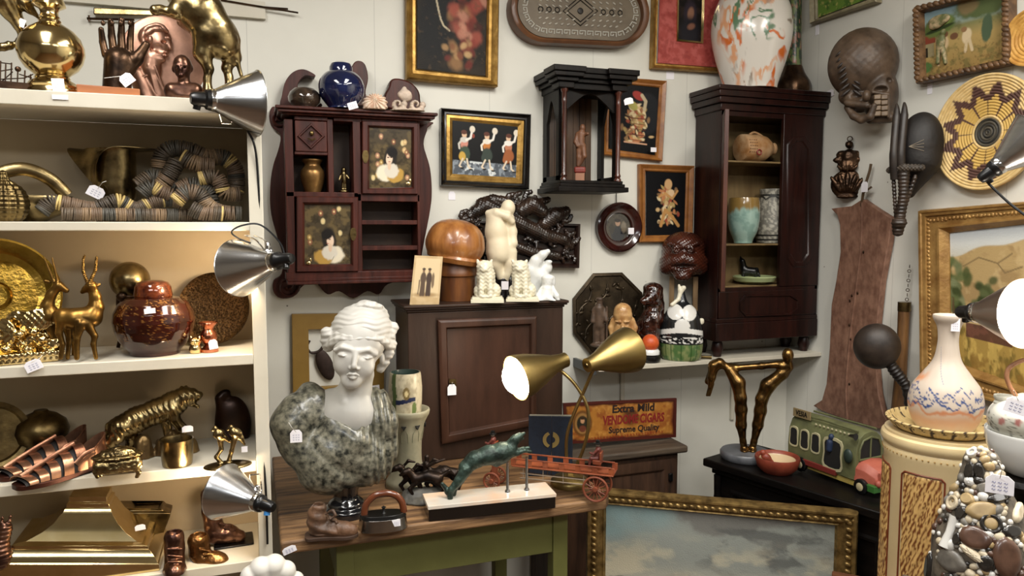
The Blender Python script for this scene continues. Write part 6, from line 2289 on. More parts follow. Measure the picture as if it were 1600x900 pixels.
def shade(narrow, wide, R, dn, dw, lit, rn=.26):
    a_, b_ = t.p(*narrow, dn), t.p(*wide, dw)
    R = R * t.s
    L = (b_ - a_).length
    ax = basis(b_ - a_)
    pr = [(rn * .75, -.01), (rn, 0), (rn * 1.02, .08), (.42, .26), (.66, .5), (.88, .75), (.98, .92), (1, 1.0)]
    pf = [(r_ * R, z * L) for r_, z in pr] + [(.975 * R, L), (.95 * R, .9 * L), (.64 * R, .5 * L), (.3 * R, .2 * L), (.001, .19 * L)]
    sh = t.part('shade', MB().lathe([(.001, -.01 * L)] + pf, a_, 56, ax), BRUSHED, smooth=50)
    if lit:
        t.part('bulb', MB().ell(a_ + (b_ - a_) * .9, (.82 * R,) * 3), mat('desk bulb', '#fff2dc', .5, emit=('#fff0d6', 16)), sh)
        l = bpy.data.lights.new('bulb_light', 'SPOT')
        l.energy, l.color, l.shadow_soft_size, l.spot_size, l.spot_blend = 14, (1, .84, .62), .025, radians(155), .5
        o = bpy.data.objects.new('bulb_light', l)
        COL.objects.link(o)
        o.location = t.M @ (a_ + (b_ - a_) * 1.0)
        o.rotation_euler = (t.M.to_3x3() @ (b_ - a_)).to_track_quat('-Z', 'Y').to_euler()
    else:
        t.part('vent_cap', MB().lathe([(.001, -.03 * L), (.1 * R, -.03 * L), (.12 * R, -.01 * L)], a_, 20, ax), BRASSD, sh)
    return a_, b_


a_, b_ = shade((884, 562), (806, 591), 35, 0, -52, True, .33)
t.part('gooseneck', MB().tube(cat_spline([t.p(*q) for q in [(892, 742, 0), (902, 724, -4), (912, 700, -8), (919, 668, -10), (917, 634, -10), (898, 600, -6), (872, 576, 0), (862, 572, 0)]]), .0052, 12), BRUSHED)
shade((917, 571), (984, 546), 36, -34, 20, False, .3)
t.part('gooseneck', MB().tube(cat_spline([t.p(*q) for q in [(888, 742, 0), (885, 716, 6), (886, 680, 4), (896, 648, 0), (912, 612, -10), (926, 580, -18), (930, 572, -18)]]), .0052, 12), BRUSHED)

# ------------------------------------------------------------------ sad iron and shoe
t = T('flat_iron', 'old polished flat iron with a curved wooden handle at the table edge', 'iron', 600, 826, Z=TZ, rz=radians(-8))
out = smooth2([(-36, 14), (-38, 0), (-30, -15), (0, -19), (26, -14), (37, 0), (28, 14), (0, 19)], 5)
out = [(x * t.s, y * t.s) for x, y in out]


def flat(poly, z0, z1, k0=1, k1=1):
    n = len(poly)
    vs = [(x * k0, y * k0, z0) for x, y in poly] + [(x * k1, y * k1, z1) for x, y in poly]
    return MB().add(vs, [tuple(range(n - 1, -1, -1)), tuple(range(n, 2 * n))] + [(i, (i + 1) % n, (i + 1) % n + n, i + n) for i in range(n)])


u = t.s
t.part('sole', flat(out, 0, 19 * u, 1, .93), mat('polished iron', '#8a8682', .25, 1, c2='#a5a09a', s=14), bev=.001)
t.part('cover_plate', flat(out, 19 * u, 25 * u, .95, .86), mat('black iron', '#141312', .3, .4), bev=.001)
pts = cat_spline([V(-30 * u, 0, 24 * u), V(-27 * u, 0, 40 * u), V(-14 * u, 0, 53 * u), V(2 * u, 0, 56 * u), V(18 * u, 0, 52 * u), V(28 * u, 0, 40 * u), V(31 * u, 0, 24 * u)])
t.part('handle', MB().tube(pts, 5.4 * u, 12), mat('varnished handle', '#4a2414', .25, c2='#6e3a20', s=12, coat=.5))
mb = MB().lathe([(5 * u, 24 * u), (2.5 * u, 27 * u), (2 * u, 32 * u), (4 * u, 34 * u), (.001, 36 * u)], (0, 0, 0), 16)
t.part('latch', mb, BLACKP)
tag(619, 817, 13, 11, 'white price sticker on the side of the flat iron', t, -16, ang=4, shape='sq')
t = T('old_boot', 'worn brown child ankle boot with laces at the left table edge', 'shoe', 516, 838, Z=TZ)
s = SD(t, 5)
s.chain([(496, 798, 4, 14), (496, 812, 4, 15), (498, 824, 2, 15)]).chain([(498, 826, 2, 14), (520, 826, -4, 13), (540, 827, -8, 11.5), (549, 828, -9, 10)])
s.e(495, 788, 4, 10, 10, 10, sub=True, k=2)
for k in range(5):
    s.c(508 + k * 6, 803 + k * 4.4, -12, 1.8, 520 + k * 5, 808 + k * 3.4, -6, 1.8, k=1)
s.chain([(512, 802, -8, 2.5), (520, 798, -10, 2), (524, 806, -14, 2), (516, 810, -14, 2)], k=1)
s.disp(lambda x, y, z: 1.1 * np.sin(z * .38 + x * .12) * (z > 8) * (x < 10) * .9 + 1.3 * (fbm(x * .16, y * .16, z * .16, 2) - .5))
t.part('upper', s, mat('old brown leather', '#3e2c20', .5, c2='#6a4c36', s=18, bump=.4), res=110, floor=.003)
out = smooth2([(-36, -14), (-36, 13), (-14, 15), (6, 8), (30, 6), (42, -4), (40, -17), (24, -24), (0, -18), (-18, -16)], 4)
t.part('sole', flat([(x * t.s, y * t.s) for x, y in out], 0, 5 * t.s), mat('leather sole', '#3a281c', .6), bev=.0008)
tag(452, 859, 21, 11, 'white price tag lying on the front left edge of the table', Y=TY0 - .0075, rz=0, ang=18)

# ------------------------------------------------------------------ old cupboard and tin sign
QY = 2.42
t = T('old_wooden_cupboard', 'low worn wooden cupboard against the wall under the tin cigar sign', 'cabinet', 1000, 690, loc=(1.25, QY, 0), rz=0)
OLDW = mat('old stained wood', '#2c1c12', .55, c2='#4a3222', s=8, st=(4, 4, .5), bump=.25)
OLDT = mat('worn grey brown wood', '#3a2f25', .6, c2='#57493a', s=8, st=(.6, 5, 5), bump=.3)
zt_ = t.P(1010, 703, -.01).z
xa, xb = 1.0 - 1.25, t.P(1062, 700, 0).x
t.part('top', MB().box2((xa - .01, -.015, zt_ - .028), (t.P(1076, 690, -.015).x, .215, zt_)), OLDT, bev=.008, seg=3)
t.part('body', MB().box2((xa, .012, 0), (xb, .21, zt_ - .028)), OLDW, bev=.002)
q = [(930, 712), (1050, 702), (1052, 800), (930, 812)]
o_ = [V(xa + .03, 0, zt_ - .05), V(xb - .02, 0, zt_ - .05), V(xb - .02, 0, .08), V(xa + .03, 0, .08)]
i_ = [V(p_.x + (.05 if i in (0, 3) else -.055), 0, p_.z + (-.05 if i < 2 else .05)) for i, p_ in enumerate(o_)]
t.part('door', MB().frame(o_, i_, [(0, .012), (0, .0), (.75, 0), (.85, .004), (1, .009), (1, .012)]).prism(i_, .009, .012), OLDW)
t.part('latch', MB().box((o_[1].x - .02, -.004, zt_ - .12), (.016, .01, .03)), BLACKP, bev=.002)
CZ = zt_
t = T('tin_cigar_sign', 'rusty orange tin cigar advertising sign standing on the low wooden cupboard', 'sign', 975, 660, Y=2.50, Z=CZ, rz=radians(3))
q = [(882, 632), (1055, 624), (1054, 681), (884, 692)]


def rust(p):
    p.c[:] = hx('#a8702f')
    p.noise('#8a4c22', 6, .35, .7, .9, 1).noise('#c08a44', 9, .5, .75, .7, 2)
    e = np.minimum(np.minimum(p.u * 3, (1 - p.u) * 3), np.minimum(p.v, 1 - p.v))
    p.blend('#4a1c14', ss(.12, .02, e + (fbm(p.u * 12, p.v * 5, seed=4) - .5) * .12))
    p.ell(.58, .42, .07, .22, '#3a2018', 0, .5, .8, .8)
    p.ell(.15, .52, .085, .34, '#6a4420', 0, .1).ell(.15, .52, .065, .27, '#9a7240', 0, .1).ell(.15, .52, .05, .2, '#2c2a20', 0, .1)
    rr = random.Random(9)
    for i in range(26):
        x, y = .2 + i * .027, .945 - i * .0032
        p.line([(x, y - .035), (x + rr.choice((0, .007, .012)), y + .03)], .012, '#7a1a14', .8).line([(x, y + rr.choice((-.03, 0, .03))), (x + .013, y + rr.choice((-.03, 0, .03)))], .01, '#7a1a14', .8)
    p.ell(.15, .45, .018, .07, '#c0906a').ell(.15, .66, .03, .09, '#6a3a2a').ell(.15, .38, .02, .04, '#3a2a1c')


sg = canvas(t, 'panel', q, -.004, rust, 170, mat('enamelled tin', '#a07030', .3, vc=True, bump=.2, bs=90, coat=.2))
t.part('rolled_edge', MB().frame(t.pl([(q[0][0] - 2, q[0][1] - 2), (q[1][0] + 2, q[1][1] - 2), (q[2][0] + 2, q[2][1] + 2), (q[3][0] - 2, q[3][1] + 2)], -.004), t.pl(inset(q, 2), -.004), [(0, .002), (0, -.006), (1, -.006), (1, -.003), (1, .002), (0, .002)]), mat('dark red edge', '#4a1a12', .4), sg)
INKB = mat('black lettering', '#241410', .6)
INKR = mat('red lettering', '#7a1a14', .6)
text(t, 'Extra Mild', 990, 638, -.0045, 12, INKB, sg, .5, ang=2.5, wpx=76)
text(t, 'VENDOME CIGARS', 991, 655, -.0045, 14, INKR, sg, .7, ang=2.5, wpx=112)
text(t, 'Supreme Quality', 991, 670, -.0045, 10, INKB, sg, .3, ang=2.5, wpx=92)
# ------------------------------------------------------------------ on the white corner shelf
WZs = WZ + .0
t = T('octagonal_plate', 'octagonal dark tin plate with embossed vines leaning on the corner shelf', 'plate', 952, 545, Y=2.63, Z=WZ, rz=0)
oc_ = [(930, 413), (975, 412), (1006, 444), (1010, 500), (975, 543), (925, 543), (897, 507), (897, 453)]
TIN = mat('embossed tin', '#2c241a', .4, .75, c2='#4c4030', s=20, bump=.25)
lean = Matrix.Rotation(radians(-2.5), 4, 'X')
pts = t.pl(oc_)
zb_ = min(p_.z for p_ in pts)
pts = [p_ - V(0, 0, zb_) for p_ in pts]
cen = sum(pts, Vector()) / 8
inn = [cen + (p_ - cen) * .9 for p_ in pts]
mb = MB().frame(pts, inn, [(0, .006), (0, 0), (.7, -.003), (1, .003), (1, .006), (0, .006)]).prism(inn, .002, .005)
mb.v = [tuple(lean @ Vector(v)) for v in mb.v]
root = t.part('plate', mb, TIN, smooth=25)
rnd = random.Random(3)
mb = MB()
vine = [(915, 520), (918, 500), (934, 480), (932, 462), (948, 448), (952, 430)], [(940, 515), (950, 490), (968, 470), (975, 445), (966, 428)], [(960, 520), (975, 500), (990, 480), (998, 455)], [(905, 490), (908, 470), (922, 455), (928, 436)]
for v_ in vine:
    q = cat_spline([t.P(x, y, -.001) - V(0, 0, zb_) for x, y in v_], 6)
    mb.tube(q, .003, 6)
    for p_ in q[::4]:
        a = rnd.uniform(0, 6)
        mb.ell(p_ + V(cos(a) * .012, -.001, sin(a) * .012), (.012, .003, .006), Matrix.Rotation(-a, 3, 'Y'), 10, 6)
        mb.ell(p_ + V(-cos(a) * .010, -.001, sin(a) * .010), (.005, .003, .005), None, 8, 6)
mb.v = [tuple(lean @ Vector(v)) for v in mb.v]
t.part('vine_relief', mb, TIN)

t = T('carved_man', 'small carved wooden man with a staff in front of the octagonal plate', 'figurine', 935, 540, Y=2.555, Z=WZ)
s = SD(t, 2.5).e(937, 472, 0, 5, 6, 5).e(937, 467, 0, 6, 3, 6).c(936, 482, 0, 8, 936, 508, 0, 8).c(929, 484, 0, 4, 926, 502, -3, 3.5).c(943, 484, 0, 4, 947, 500, -4, 3.5).c(932, 510, 0, 5.5, 931, 536, 0, 4.5).c(940, 510, 0, 5.5, 941, 536, 0, 4.5).c(948, 480, -4, 1.6, 948, 536, -4, 1.6).e(936, 539, 0, 14, 4, 9)
t.one(s, mat('painted carved wood', '#3a2c22', .5, c2='#5a4636', s=30), res=100, floor=0)
t = T('face_jug', 'small honey coloured face jug behind the right lamp shade', 'jug', 973, 556, Y=2.52, Z=WZ)
s = SD(t, 3).chain([(973, 548, 0, 14), (973, 520, 0, 15), (973, 500, 0, 13)]).c(973, 492, 0, 15, 973, 487, 0, 14, k=2).e(973, 484, 0, 12, 5, 12, sub=True, k=1)
s.e(973, 513, -15, 3, 6, 4, k=1.5).e(966, 507, -13, 3.5, 2.5, 3, sub=True, k=1).e(980, 507, -13, 3.5, 2.5, 3, sub=True, k=1).e(973, 523, -14, 6, 2, 3, sub=True, k=1)
s.chain([(958, 500, 0, 4), (954, 512, 0, 4), (957, 526, 0, 4)]).chain([(988, 500, 0, 4), (992, 512, 0, 4), (989, 526, 0, 4)]).c(962, 502, -13, 1.6, 970, 503, -15, 1.6, k=1).c(976, 503, -15, 1.6, 984, 502, -13, 1.6, k=1)
t.one(s, mat('honey glaze', '#9a6a3c', .35, c2='#c8a06a', s=30, coat=.3), res=80, floor=0)
t = T('spaniel_figurine', 'glossy dark brown speckled ceramic spaniel sitting on the corner shelf', 'figurine', 1010, 560, Y=2.57, Z=WZ)
s = SD(t, 5)
s.e(1020, 461, -6, 14, 15, 14).c(1012, 468, -14, 8, 1006, 471, -18, 6).c(1030, 458, 0, 6, 1032, 482, 0, 6).c(1010, 458, 0, 5, 1008, 470, 4, 5).e(1020, 450, -4, 15, 9, 13)
s.chain([(1022, 476, 0, 14), (1020, 496, 0, 17), (1008, 518, 4, 20), (1000, 540, 6, 21)])
s.chain([(1022, 500, -10, 9), (1024, 530, -14, 7), (1023, 556, -14, 7)]).chain([(1010, 504, -12, 8), (1012, 530, -15, 6), (1011, 556, -15, 7)]).e(996, 548, -2, 18, 13, 20)
s.disp(lambda x, y, z: 1.2 * (fbm(x * .22, y * .22, z * .22, 5) - .5) * 2)
t.one(s, mat('treacle glaze', '#1c0b07', .15, c2='#4a2416', s=50, lo=.45, hi=.7, coat=.8), res=110, floor=0)
t = T('orange_ball', 'little orange ball ornament on a white collar and dark foot', 'ornament', 1016, 562, Y=2.49, Z=WZ)
t.part('ball', MB().ell(t.p(1016, 536, 0), (13.5 * t.s, 13.5 * t.s, 14 * t.s)), mat('orange glaze', '#b8451c', .4, c2='#d0602e', s=30))
pr = t.prof(1016, [(12, 545), (14.5, 548), (14.5, 553), (13, 554)])
t.part('collar', MB().lathe(pr[::-1], seg=30), WHITEG)
pr = t.prof(1016, [(12, 553), (15, 555), (16, 560), (14, 563)], base=True)
t.part('foot', MB().lathe(pr[::-1], seg=30), BLACKP)

t = T('monster_mask', 'brown carved wooden head with pouting lips raised on two wooden slats', 'sculpture', 1068, 545, Y=2.575, Z=WZ)
s = SD(t, 6)
s.e(1068, 388, 2, 33, 26, 30).e(1068, 410, -4, 37, 22, 30)
s.c(1040, 420, -16, 9, 1056, 408, -28, 8).c(1056, 408, -28, 8, 1068, 404, -31, 7).c(1068, 404, -31, 7, 1080, 408, -28, 8).c(1080, 408, -28, 8, 1096, 420, -16, 9)
s.e(1068, 417, -34, 18, 4, 8, sub=True, k=4).e(1066, 431, -22, 13, 8, 10).e(1057, 390, -27, 6.5, 6, 6, k=2).e(1079, 390, -27, 6.5, 6, 6, k=2)
s.e(1057, 390, -33, 3, 3, 3, sub=True, k=1).e(1079, 390, -33, 3, 3, 3, sub=True, k=1).c(1046, 380, -22, 3.5, 1064, 386, -30, 3, k=2).c(1090, 380, -22, 3.5, 1072, 386, -30, 3, k=2).e(1068, 398, -32, 5, 3, 4, k=2)
s.disp(lambda x, y, z: .4 * np.sin(x * 1.2) * np.sin(z * 1.2 + x * .4))
t.part('head', s, mat('polished brown carving', '#260f09', .3, c2='#4c2214', s=14, coat=.3), res=120)
for px in (1050, 1087):
    a_, b_ = t.p(px, 432, 0), t.p(px, 545, 0)
    t.part('slat', MB().box2((a_.x - .010, -.008, 0), (a_.x + .010, .008, a_.z)), mat('pale slat wood', '#6a5236', .5, c2='#8a6e4a', s=12, st=(4, 4, .5)), bev=.001)
t.part('foot', MB().box2((t.p(1046, 545, 0).x, -.015, 0), (t.p(1091, 545, 0).x, .03, .008)), WALNUT, bev=.001)

t = T('character_jar', 'black and white pottery jar with round white spots and a green banded base', 'jar', 1064, 563, Y=2.50, Z=WZ)
pr = t.prof(1064, smoothprof([(3, 452), (5, 462), (9, 472), (20, 482), (28, 496), (32, 515), (33, 535), (32, 550), (30, 560), (28, 564)]), base=True)
HJ = pr[0][1]
sj = t.s


def jarpaint(P, N):
    a = np.arctan2(P[:, 0], -P[:, 1])
    x = P[:, 0] / sj
    y = 564 - P[:, 2] / HJ * (564 - 452)
    front = P[:, 1] < 0
    c = np.tile(hx('#16181a'), (len(P), 1))
    w_ = hx('#d8d6d0')
    for cx, cy, rx, ry in ((-10, 487, 12, 12), (11, 488, 11, 12), (1, 508, 11.5, 11)):
        c = mix(c, w_, (front & (((x - cx) / rx) ** 2 + ((y - cy) / ry) ** 2 < 1)) * 1.0)
    c = mix(c, w_, ((np.abs(y - 520 + 5 * np.cos(a * 1.2)) < 4)) * 1.0)
    c = mix(c, w_, (np.abs(y - 531) < 5) * (vn(a * 9, y * .5, seed=4) > .55) * 1.0)
    g = mix(np.tile(hx('#4c6a3c'), (len(P), 1)), hx('#7c8656'), ss(.4, .6, fbm(a * 3, y * .1, seed=3)))
    g = mix(g, hx('#2c4a22'), (np.abs(np.sin(a * 10)) < .15) * 1.0)
    return np.where((y > 538)[:, None], g, c)


t.part('body', MB().lathe(dense(pr, 130), seg=140, sy=.75), mat('painted jar glaze', '#222222', .25, vc=True, coat=.3), vc=jarpaint)
mb = SD(t, 2).chain([(1050, 476, -8, 3), (1060, 468, -4, 3), (1064, 455, 0, 4), (1068, 450, 0, 4)]).c(1062, 452, 0, 3, 1061, 446, 0, 2)
t.part('lid_trim', mb, CREAMG, res=50)
for px, py in ((1036, 505), (1096, 503)):
    t.part('handle', SD(t, 2).c(px, py, -3, 4, px + (6 if px < 1060 else -6), py + 3, -4, 4).e(px, py - 3, -3, 4, 3, 4), CREAMG, res=30)
t = T('small_cylinder', 'short brass tipped stub lying on the corner shelf beside the green banded jar', 'stub', 1104, 551, Y=2.47, Z=WZ)
q = Matrix.Rotation(pi / 2, 3, 'Y')
t.one(MB().lathe([(.001, -.02), (.006, -.02), (.006, .012), (.007, .013), (.007, .02), (.001, .02)], (0, 0, .0072), 18, q), BRASSD)

# ------------------------------------------------------------------ inside the corner cabinet
def shelfz(py):
    return CABT.o.z + CABT.P(1175, py).z + .001


t = T('stoneware_jug', 'tan stoneware jug with red seal lying on the top cabinet shelf', 'jug', 1188, 250, Y=2.545, Z=shelfz(251), rz=0)
R = 21 * t.s
q = Matrix.Rotation(pi / 2, 3, 'Y')
L_ = 58 * t.s
pr = [(.001, 0), (R * .88, 0), (R * .98, .004), (R, L_ * .1), (R, L_ * .55), (R * .9, L_ * .75), (R * .6, L_ * .92), (R * .42, L_ * 1.0), (R * .45, L_ * 1.08), (R * .3, L_ * 1.09), (.001, L_ * 1.05)]
x0 = t.p(1156, 235, 0).x
t.part('body', MB().lathe(pr, (x0, 0, R + .001), 44, q), mat('tan stoneware', '#96683a', .4, c2='#c8a882', s=10, coat=.3))
c = t.p(1186, 238, -20)
mb = MB().torus((c.x, -R * .985, c.z), .010, .0028, Matrix.Rotation(pi / 2, 3, 'X'), 24, 6)
t.part('seal', mb, mat('red seal', '#7a241a', .5))
mb = MB()
for k in range(5):
    a = radians(-90 + 22 - k * 11)
    for j in range(4):
        mb.box((x0 + .012 + j * .010, cos(a + pi / 2) * 0 - R * cos(radians(k * 13 - 22)) * 1.0, R + .001 + R * sin(radians(k * 13 - 22))), (.006, .0012, .0022))
t.part('printed_lines', mb, mat('brown print', '#4a2e1c', .6))
t.part('handle', MB().tube(cat_spline([V(x0 + L_ * .3, .004, 2 * R), V(x0 + L_ * .5, .004, 2 * R + .010), V(x0 + L_ * .85, .004, R * 1.75)]), .0045, 8), mat('tan stoneware', '#96683a'))
t = T('celadon_vase', 'pale turquoise glazed vase on the middle shelf of the corner cabinet', 'vase', 1161, 380, Y=2.535, Z=shelfz(381))
pr = t.prof(1161, smoothprof([(19, 312), (22, 309), (23, 313), (24, 325), (24, 345), (21, 362), (15, 376), (14, 381)]), base=True)


def celadon(P, N):
    a = np.arctan2(P[:, 1], P[:, 0])
    z = P[:, 2] / pr[1][1]
    c = mix(np.tile(hx('#7d9c92'), (len(P), 1)), hx('#97b3a8'), ss(.4, .6, fbm(a * 2, z * 5)))
    drip = .74 + .16 * (fbm(a * 3.5, 0, seed=4) - .5) * 2
    return mix(c, hx('#8a6e3c'), ss(drip - .05, drip + .06, z))


t.one(MB().lathe([(.001, .02), (18 * t.s, pr[0][1] * .98)] + dense(pr, 80), seg=72), mat('celadon glaze', '#8aa79c', .15, vc=True, coat=.7), vc=celadon)
t = T('grey_stoneware_vase', 'mottled grey stoneware vase with dark bands beside the turquoise vase', 'vase', 1206, 380, Y=2.555, Z=shelfz(381))
pr = t.prof(1206, smoothprof([(19, 298), (20, 296), (20, 310), (24, 340), (26, 360), (24, 376), (23, 381)]), base=True)


def greyv(P, N):
    a = np.arctan2(P[:, 1], P[:, 0])
    z = P[:, 2] / pr[1][1]
    c = mix(np.tile(hx('#6a675e'), (len(P), 1)), hx('#a09c8e'), ss(.4, .6, fbm(a * 8, z * 22)))
    b = (np.abs(z - .06) < .02) | (np.abs(z - .14) < .015) | (np.abs(z - .9) < .02) | (np.abs(z - .82 - .06 * np.abs(np.sin(a * 3))) < .018)
    return mix(c, hx('#22221e'), b * 1.0)


t.one(MB().lathe([(.001, .02), (16 * t.s, pr[0][1] * .98)] + dense(pr, 90), seg=80), mat('mottled stoneware', '#777777', .5, vc=True, bump=.3), vc=greyv)
t = T('green_dish', 'pale green shallow dish on the lowest shelf of the corner cabinet', 'dish', 1178, 445, Y=2.54, Z=shelfz(446))
pr = t.prof(1178, [(26, 434), (32, 431), (33, 433), (30, 441), (20, 446)], base=True)
t.one(MB().lathe([(.001, .004)] + pr, seg=48), mat('green dish glaze', '#9aa678', .2, coat=.4))
t = T('black_animal', 'little black animal figurine behind the pale green dish', 'figurine', 1171, 436, Y=2.6, Z=shelfz(446))
s = SD(t, 3).chain([(1163, 422, 0, 6), (1178, 424, 0, 6)]).chain([(1162, 418, 0, 5), (1160, 408, -2, 4)]).c(1158, 406, -2, 2, 1157, 401, -2, 1).c(1162, 426, -2, 3, 1160, 440, -2, 2.6).c(1180, 426, 2, 3, 1182, 440, 2, 2.6).c(1166, 428, 3, 3, 1166, 440, 3, 2.6).c(1183, 420, 0, 2, 1187, 432, 0, 1.5)
t.one(s, BLACKP, res=60, floor=0)

# ------------------------------------------------------------------ on top of the corner cabinet
KT = CABT.o.z + zc1 + .001
t = T('swirled_vase', 'large white vase with orange, green and brown swirled glaze on the corner cabinet', 'vase', 1172, 133, Y=2.505, Z=KT)
prj = smoothprof([(24, -66), (20, -52), (26, -34), (44, -14), (57, 14), (61, 40), (59, 66), (52, 94), (45, 116), (41, 128), (40, 134)])
pr = t.prof(1172, prj, base=True)


def swirl(cols, base, sc_=1.0, seed=0, thr=.12):
    def f(P, N):
        a = np.arctan2(P[:, 1], P[:, 0])
        z = P[:, 2] * 14 * sc_
        ax, ay = np.cos(a) * 1.5 * sc_, np.sin(a) * 1.5 * sc_
        wx = fbm(ax + 5, ay, z * .5, seed + 1) * 3.2
        wy = fbm(ax, ay + 9, z * .5, seed + 2) * 3.2
        c = np.tile(hx(base), (len(P), 1))
        for i, (col, t_) in enumerate(cols):
            n = np.abs(fbm(ax * 1.4 + wx + i * 7.3, ay * 1.4 + wy, z * .55 - wx * .8, seed + 10 + i, 3) - .5)
            m = fbm(ax + i * 3, ay, z * .4, seed + 30 + i)
            c = mix(c, hx(col), (1 - ss(t_ * .5, t_, n)) * ss(.46, .56, m))
        return c
    return f


t.one(MB().lathe([(.001, pr[0][1] * .98)] + dense(pr, 170), seg=190, sy=.72), mat('swirled glaze', '#dddddd', .22, vc=True, coat=.4), vc=swirl([('#c8682e', .06), ('#5a7a5c', .035), ('#7a6858', .03), ('#d49c74', .045)], '#d6d0c6', .62, 3))
t = T('floral_lamp_base', 'dark bronze lamp base with a green floral column behind the swirled vase', 'lamp base', 1238, 137, Y=2.585, Z=KT)
pr = t.prof(1238, smoothprof([(14, 104), (18, 112), (26, 122), (28, 130), (27, 138)], 4), base=True)
t.part('foot', MB().lathe([(.001, pr[0][1])] + pr, seg=40, mod=lambda a, z: 1 + .03 * sin(a * 8)), BRONZE)


def floral(P, N):
    c = np.tile(hx('#2a3a2c'), (len(P), 1))
    a = np.arctan2(P[:, 1], P[:, 0])
    n = fbm(a * 3, P[:, 2] * 40, seed=3)
    c = mix(c, hx('#6a7a4a'), ss(.5, .6, n))
    return mix(c, hx('#9a6a5a'), ss(.6, .66, fbm(a * 4 + 8, P[:, 2] * 50, seed=6)))


pr = t.prof(1238, [(8, -70), (9, -60), (11, 60), (13, 100), (14, 106)])
t.part('column', MB().lathe(dense([(.001, pr[0][1])] + pr, 90), seg=40), mat('floral enamel', '#334433', .3, vc=True), vc=floral)
tag(1297, 146, 16, 11, 'white price tag at the right corner of the corner cabinet cornice', X=RIGHT - .004, rz=-pi / 2, writing=False, ang=10)

# ------------------------------------------------------------------ right wall: pictures
def green_land(p):
    p.grad([(0, '#8aa0a8'), (.4, '#9aa890'), (.55, '#5a7a3c'), (1, '#6a8a3a')])
    p.noise('#3a5a2a', 9, .5, .65, .7).noise('#c8b870', 15, .62, .7, .6, 3)


framed('narrow landscape with a pale frame at the top of the side wall by the corner', [(1262, -70), (1368, -110), (1368, 3), (1264, 37)], 8, mat('pale worn frame', '#7a7058', .55, c2='#a09678', s=20, bump=.3), green_land, wall='right', depth=.03)
tag(1277, 47, 8, 15, 'white price tag hanging under the narrow landscape by the corner', X=RIGHT - .0003, rz=-pi / 2, shape='sq', writing=False)


def village(p):
    p.grad([(0, '#6f8a98'), (.3, '#8a9a90'), (.36, '#7a7a50'), (.55, '#a8905a'), (1, '#8f7444')])
    p.noise('#5a5a34', 9, .5, .7, .6, 2)
    p.ell(.75, .16, .3, .16, '#54603c', 5, .2, .4).ell(.62, .1, .12, .14, '#7a6a4a', 0, .2, .3)
    p.blend('#7a3c2c', ((p.u < .22) & (p.v > .4) & (p.v < .52)) * 1.0).blend('#8a8060', ((p.u < .2) & (p.v >= .52) & (p.v < .72)) * 1.0).blend('#2a2418', ((p.u > .06) & (p.u < .12) & (p.v > .58) & (p.v < .72)) * 1.0)
    p.ell(.27, .3, .2, .15, '#5a6a38', -8, .15, .3).ell(.27, .25, .15, .08, '#7a8a4a', -8, .2, .4).ell(.27, .34, .19, .03, '#2e3a20', -8, .2)
    p.ell(.3, .56, .08, .13, '#c0a884', 0, .2, .2).ell(.34, .44, .04, .045, '#6a4a34').line([(.27, .66), (.25, .86)], .025, '#b09a78').line([(.33, .66), (.35, .86)], .025, '#b09a78')
    p.ell(.6, .54, .055, .11, '#d0bc98', 10, .2, .2).ell(.57, .44, .035, .04, '#8a6a4a').line([(.6, .62), (.58, .76)], .025, '#c8b490').line([(.63, .6), (.66, .76)], .025, '#c8b490')
    p.ell(.83, .5, .06, .2, '#4a5a44', 6, .15, .3).ell(.08, .86, .09, .08, '#4a6a3a', 0, .2, .4).ell(.45, .5, .05, .05, '#6a4a34')
    p.noise('#5a4428', 26, .58, .7, .5, 7, m=ss(.6, .75, p.v))


RF = mat('carved brown frame', '#4a3420', .5, c2='#7a5a3a', s=30, bump=.5, bs=70)
ft = framed('carved and painted wooden relief of farm workers in a village, high on the side wall', [(1426, 10), (1574, -26), (1575, 100), (1429, 131)], 9, RF, village, wall='right', depth=.04, n=150, prof=[(0, -.03), (.2, -.04), (.8, -.036), (1, -.018)])
mb = MB()
qq = [(1426, 10), (1574, -26), (1575, 100), (1429, 131)]
for a, b in zip(qq, qq[1:] + qq[:1]):
    n = 15
    for k in range(n):
        x, y = a[0] + (b[0] - a[0]) * (k + .5) / n, a[1] + (b[1] - a[1]) * (k + .5) / n
        x += (1500 - x) * .055
        y += (54 - y) * .07
        mb.ell(ft.P(x, y, -.038), (.014, .006, .008), Matrix.Rotation(.6, 3, 'Y'), 10, 6)
ft.part('carved_border', mb, RF)
s = SD(ft, 3)
for a in [(1467, 32, 20, 9), (1462, 40, 12, 6)]:
    s.e(a[0], a[1], -8, a[2], a[3], 5)
s.e(1470, 66, -8, 8, 13, 5).e(1474, 50, -8, 4, 5, 5).c(1467, 78, -8, 4, 1465, 98, -8, 3).c(1474, 78, -8, 4, 1477, 98, -8, 3)
ft.part('figure_relief', s, mat('painted relief', '#5c6038', .6, c2='#b8a07c', s=24, lo=.45, hi=.6), res=70)
tag(1453, 139, 9, 16, 'white price tag hanging under the carved farm relief', X=RIGHT - .0003, rz=-pi / 2, shape='sq', writing=False)


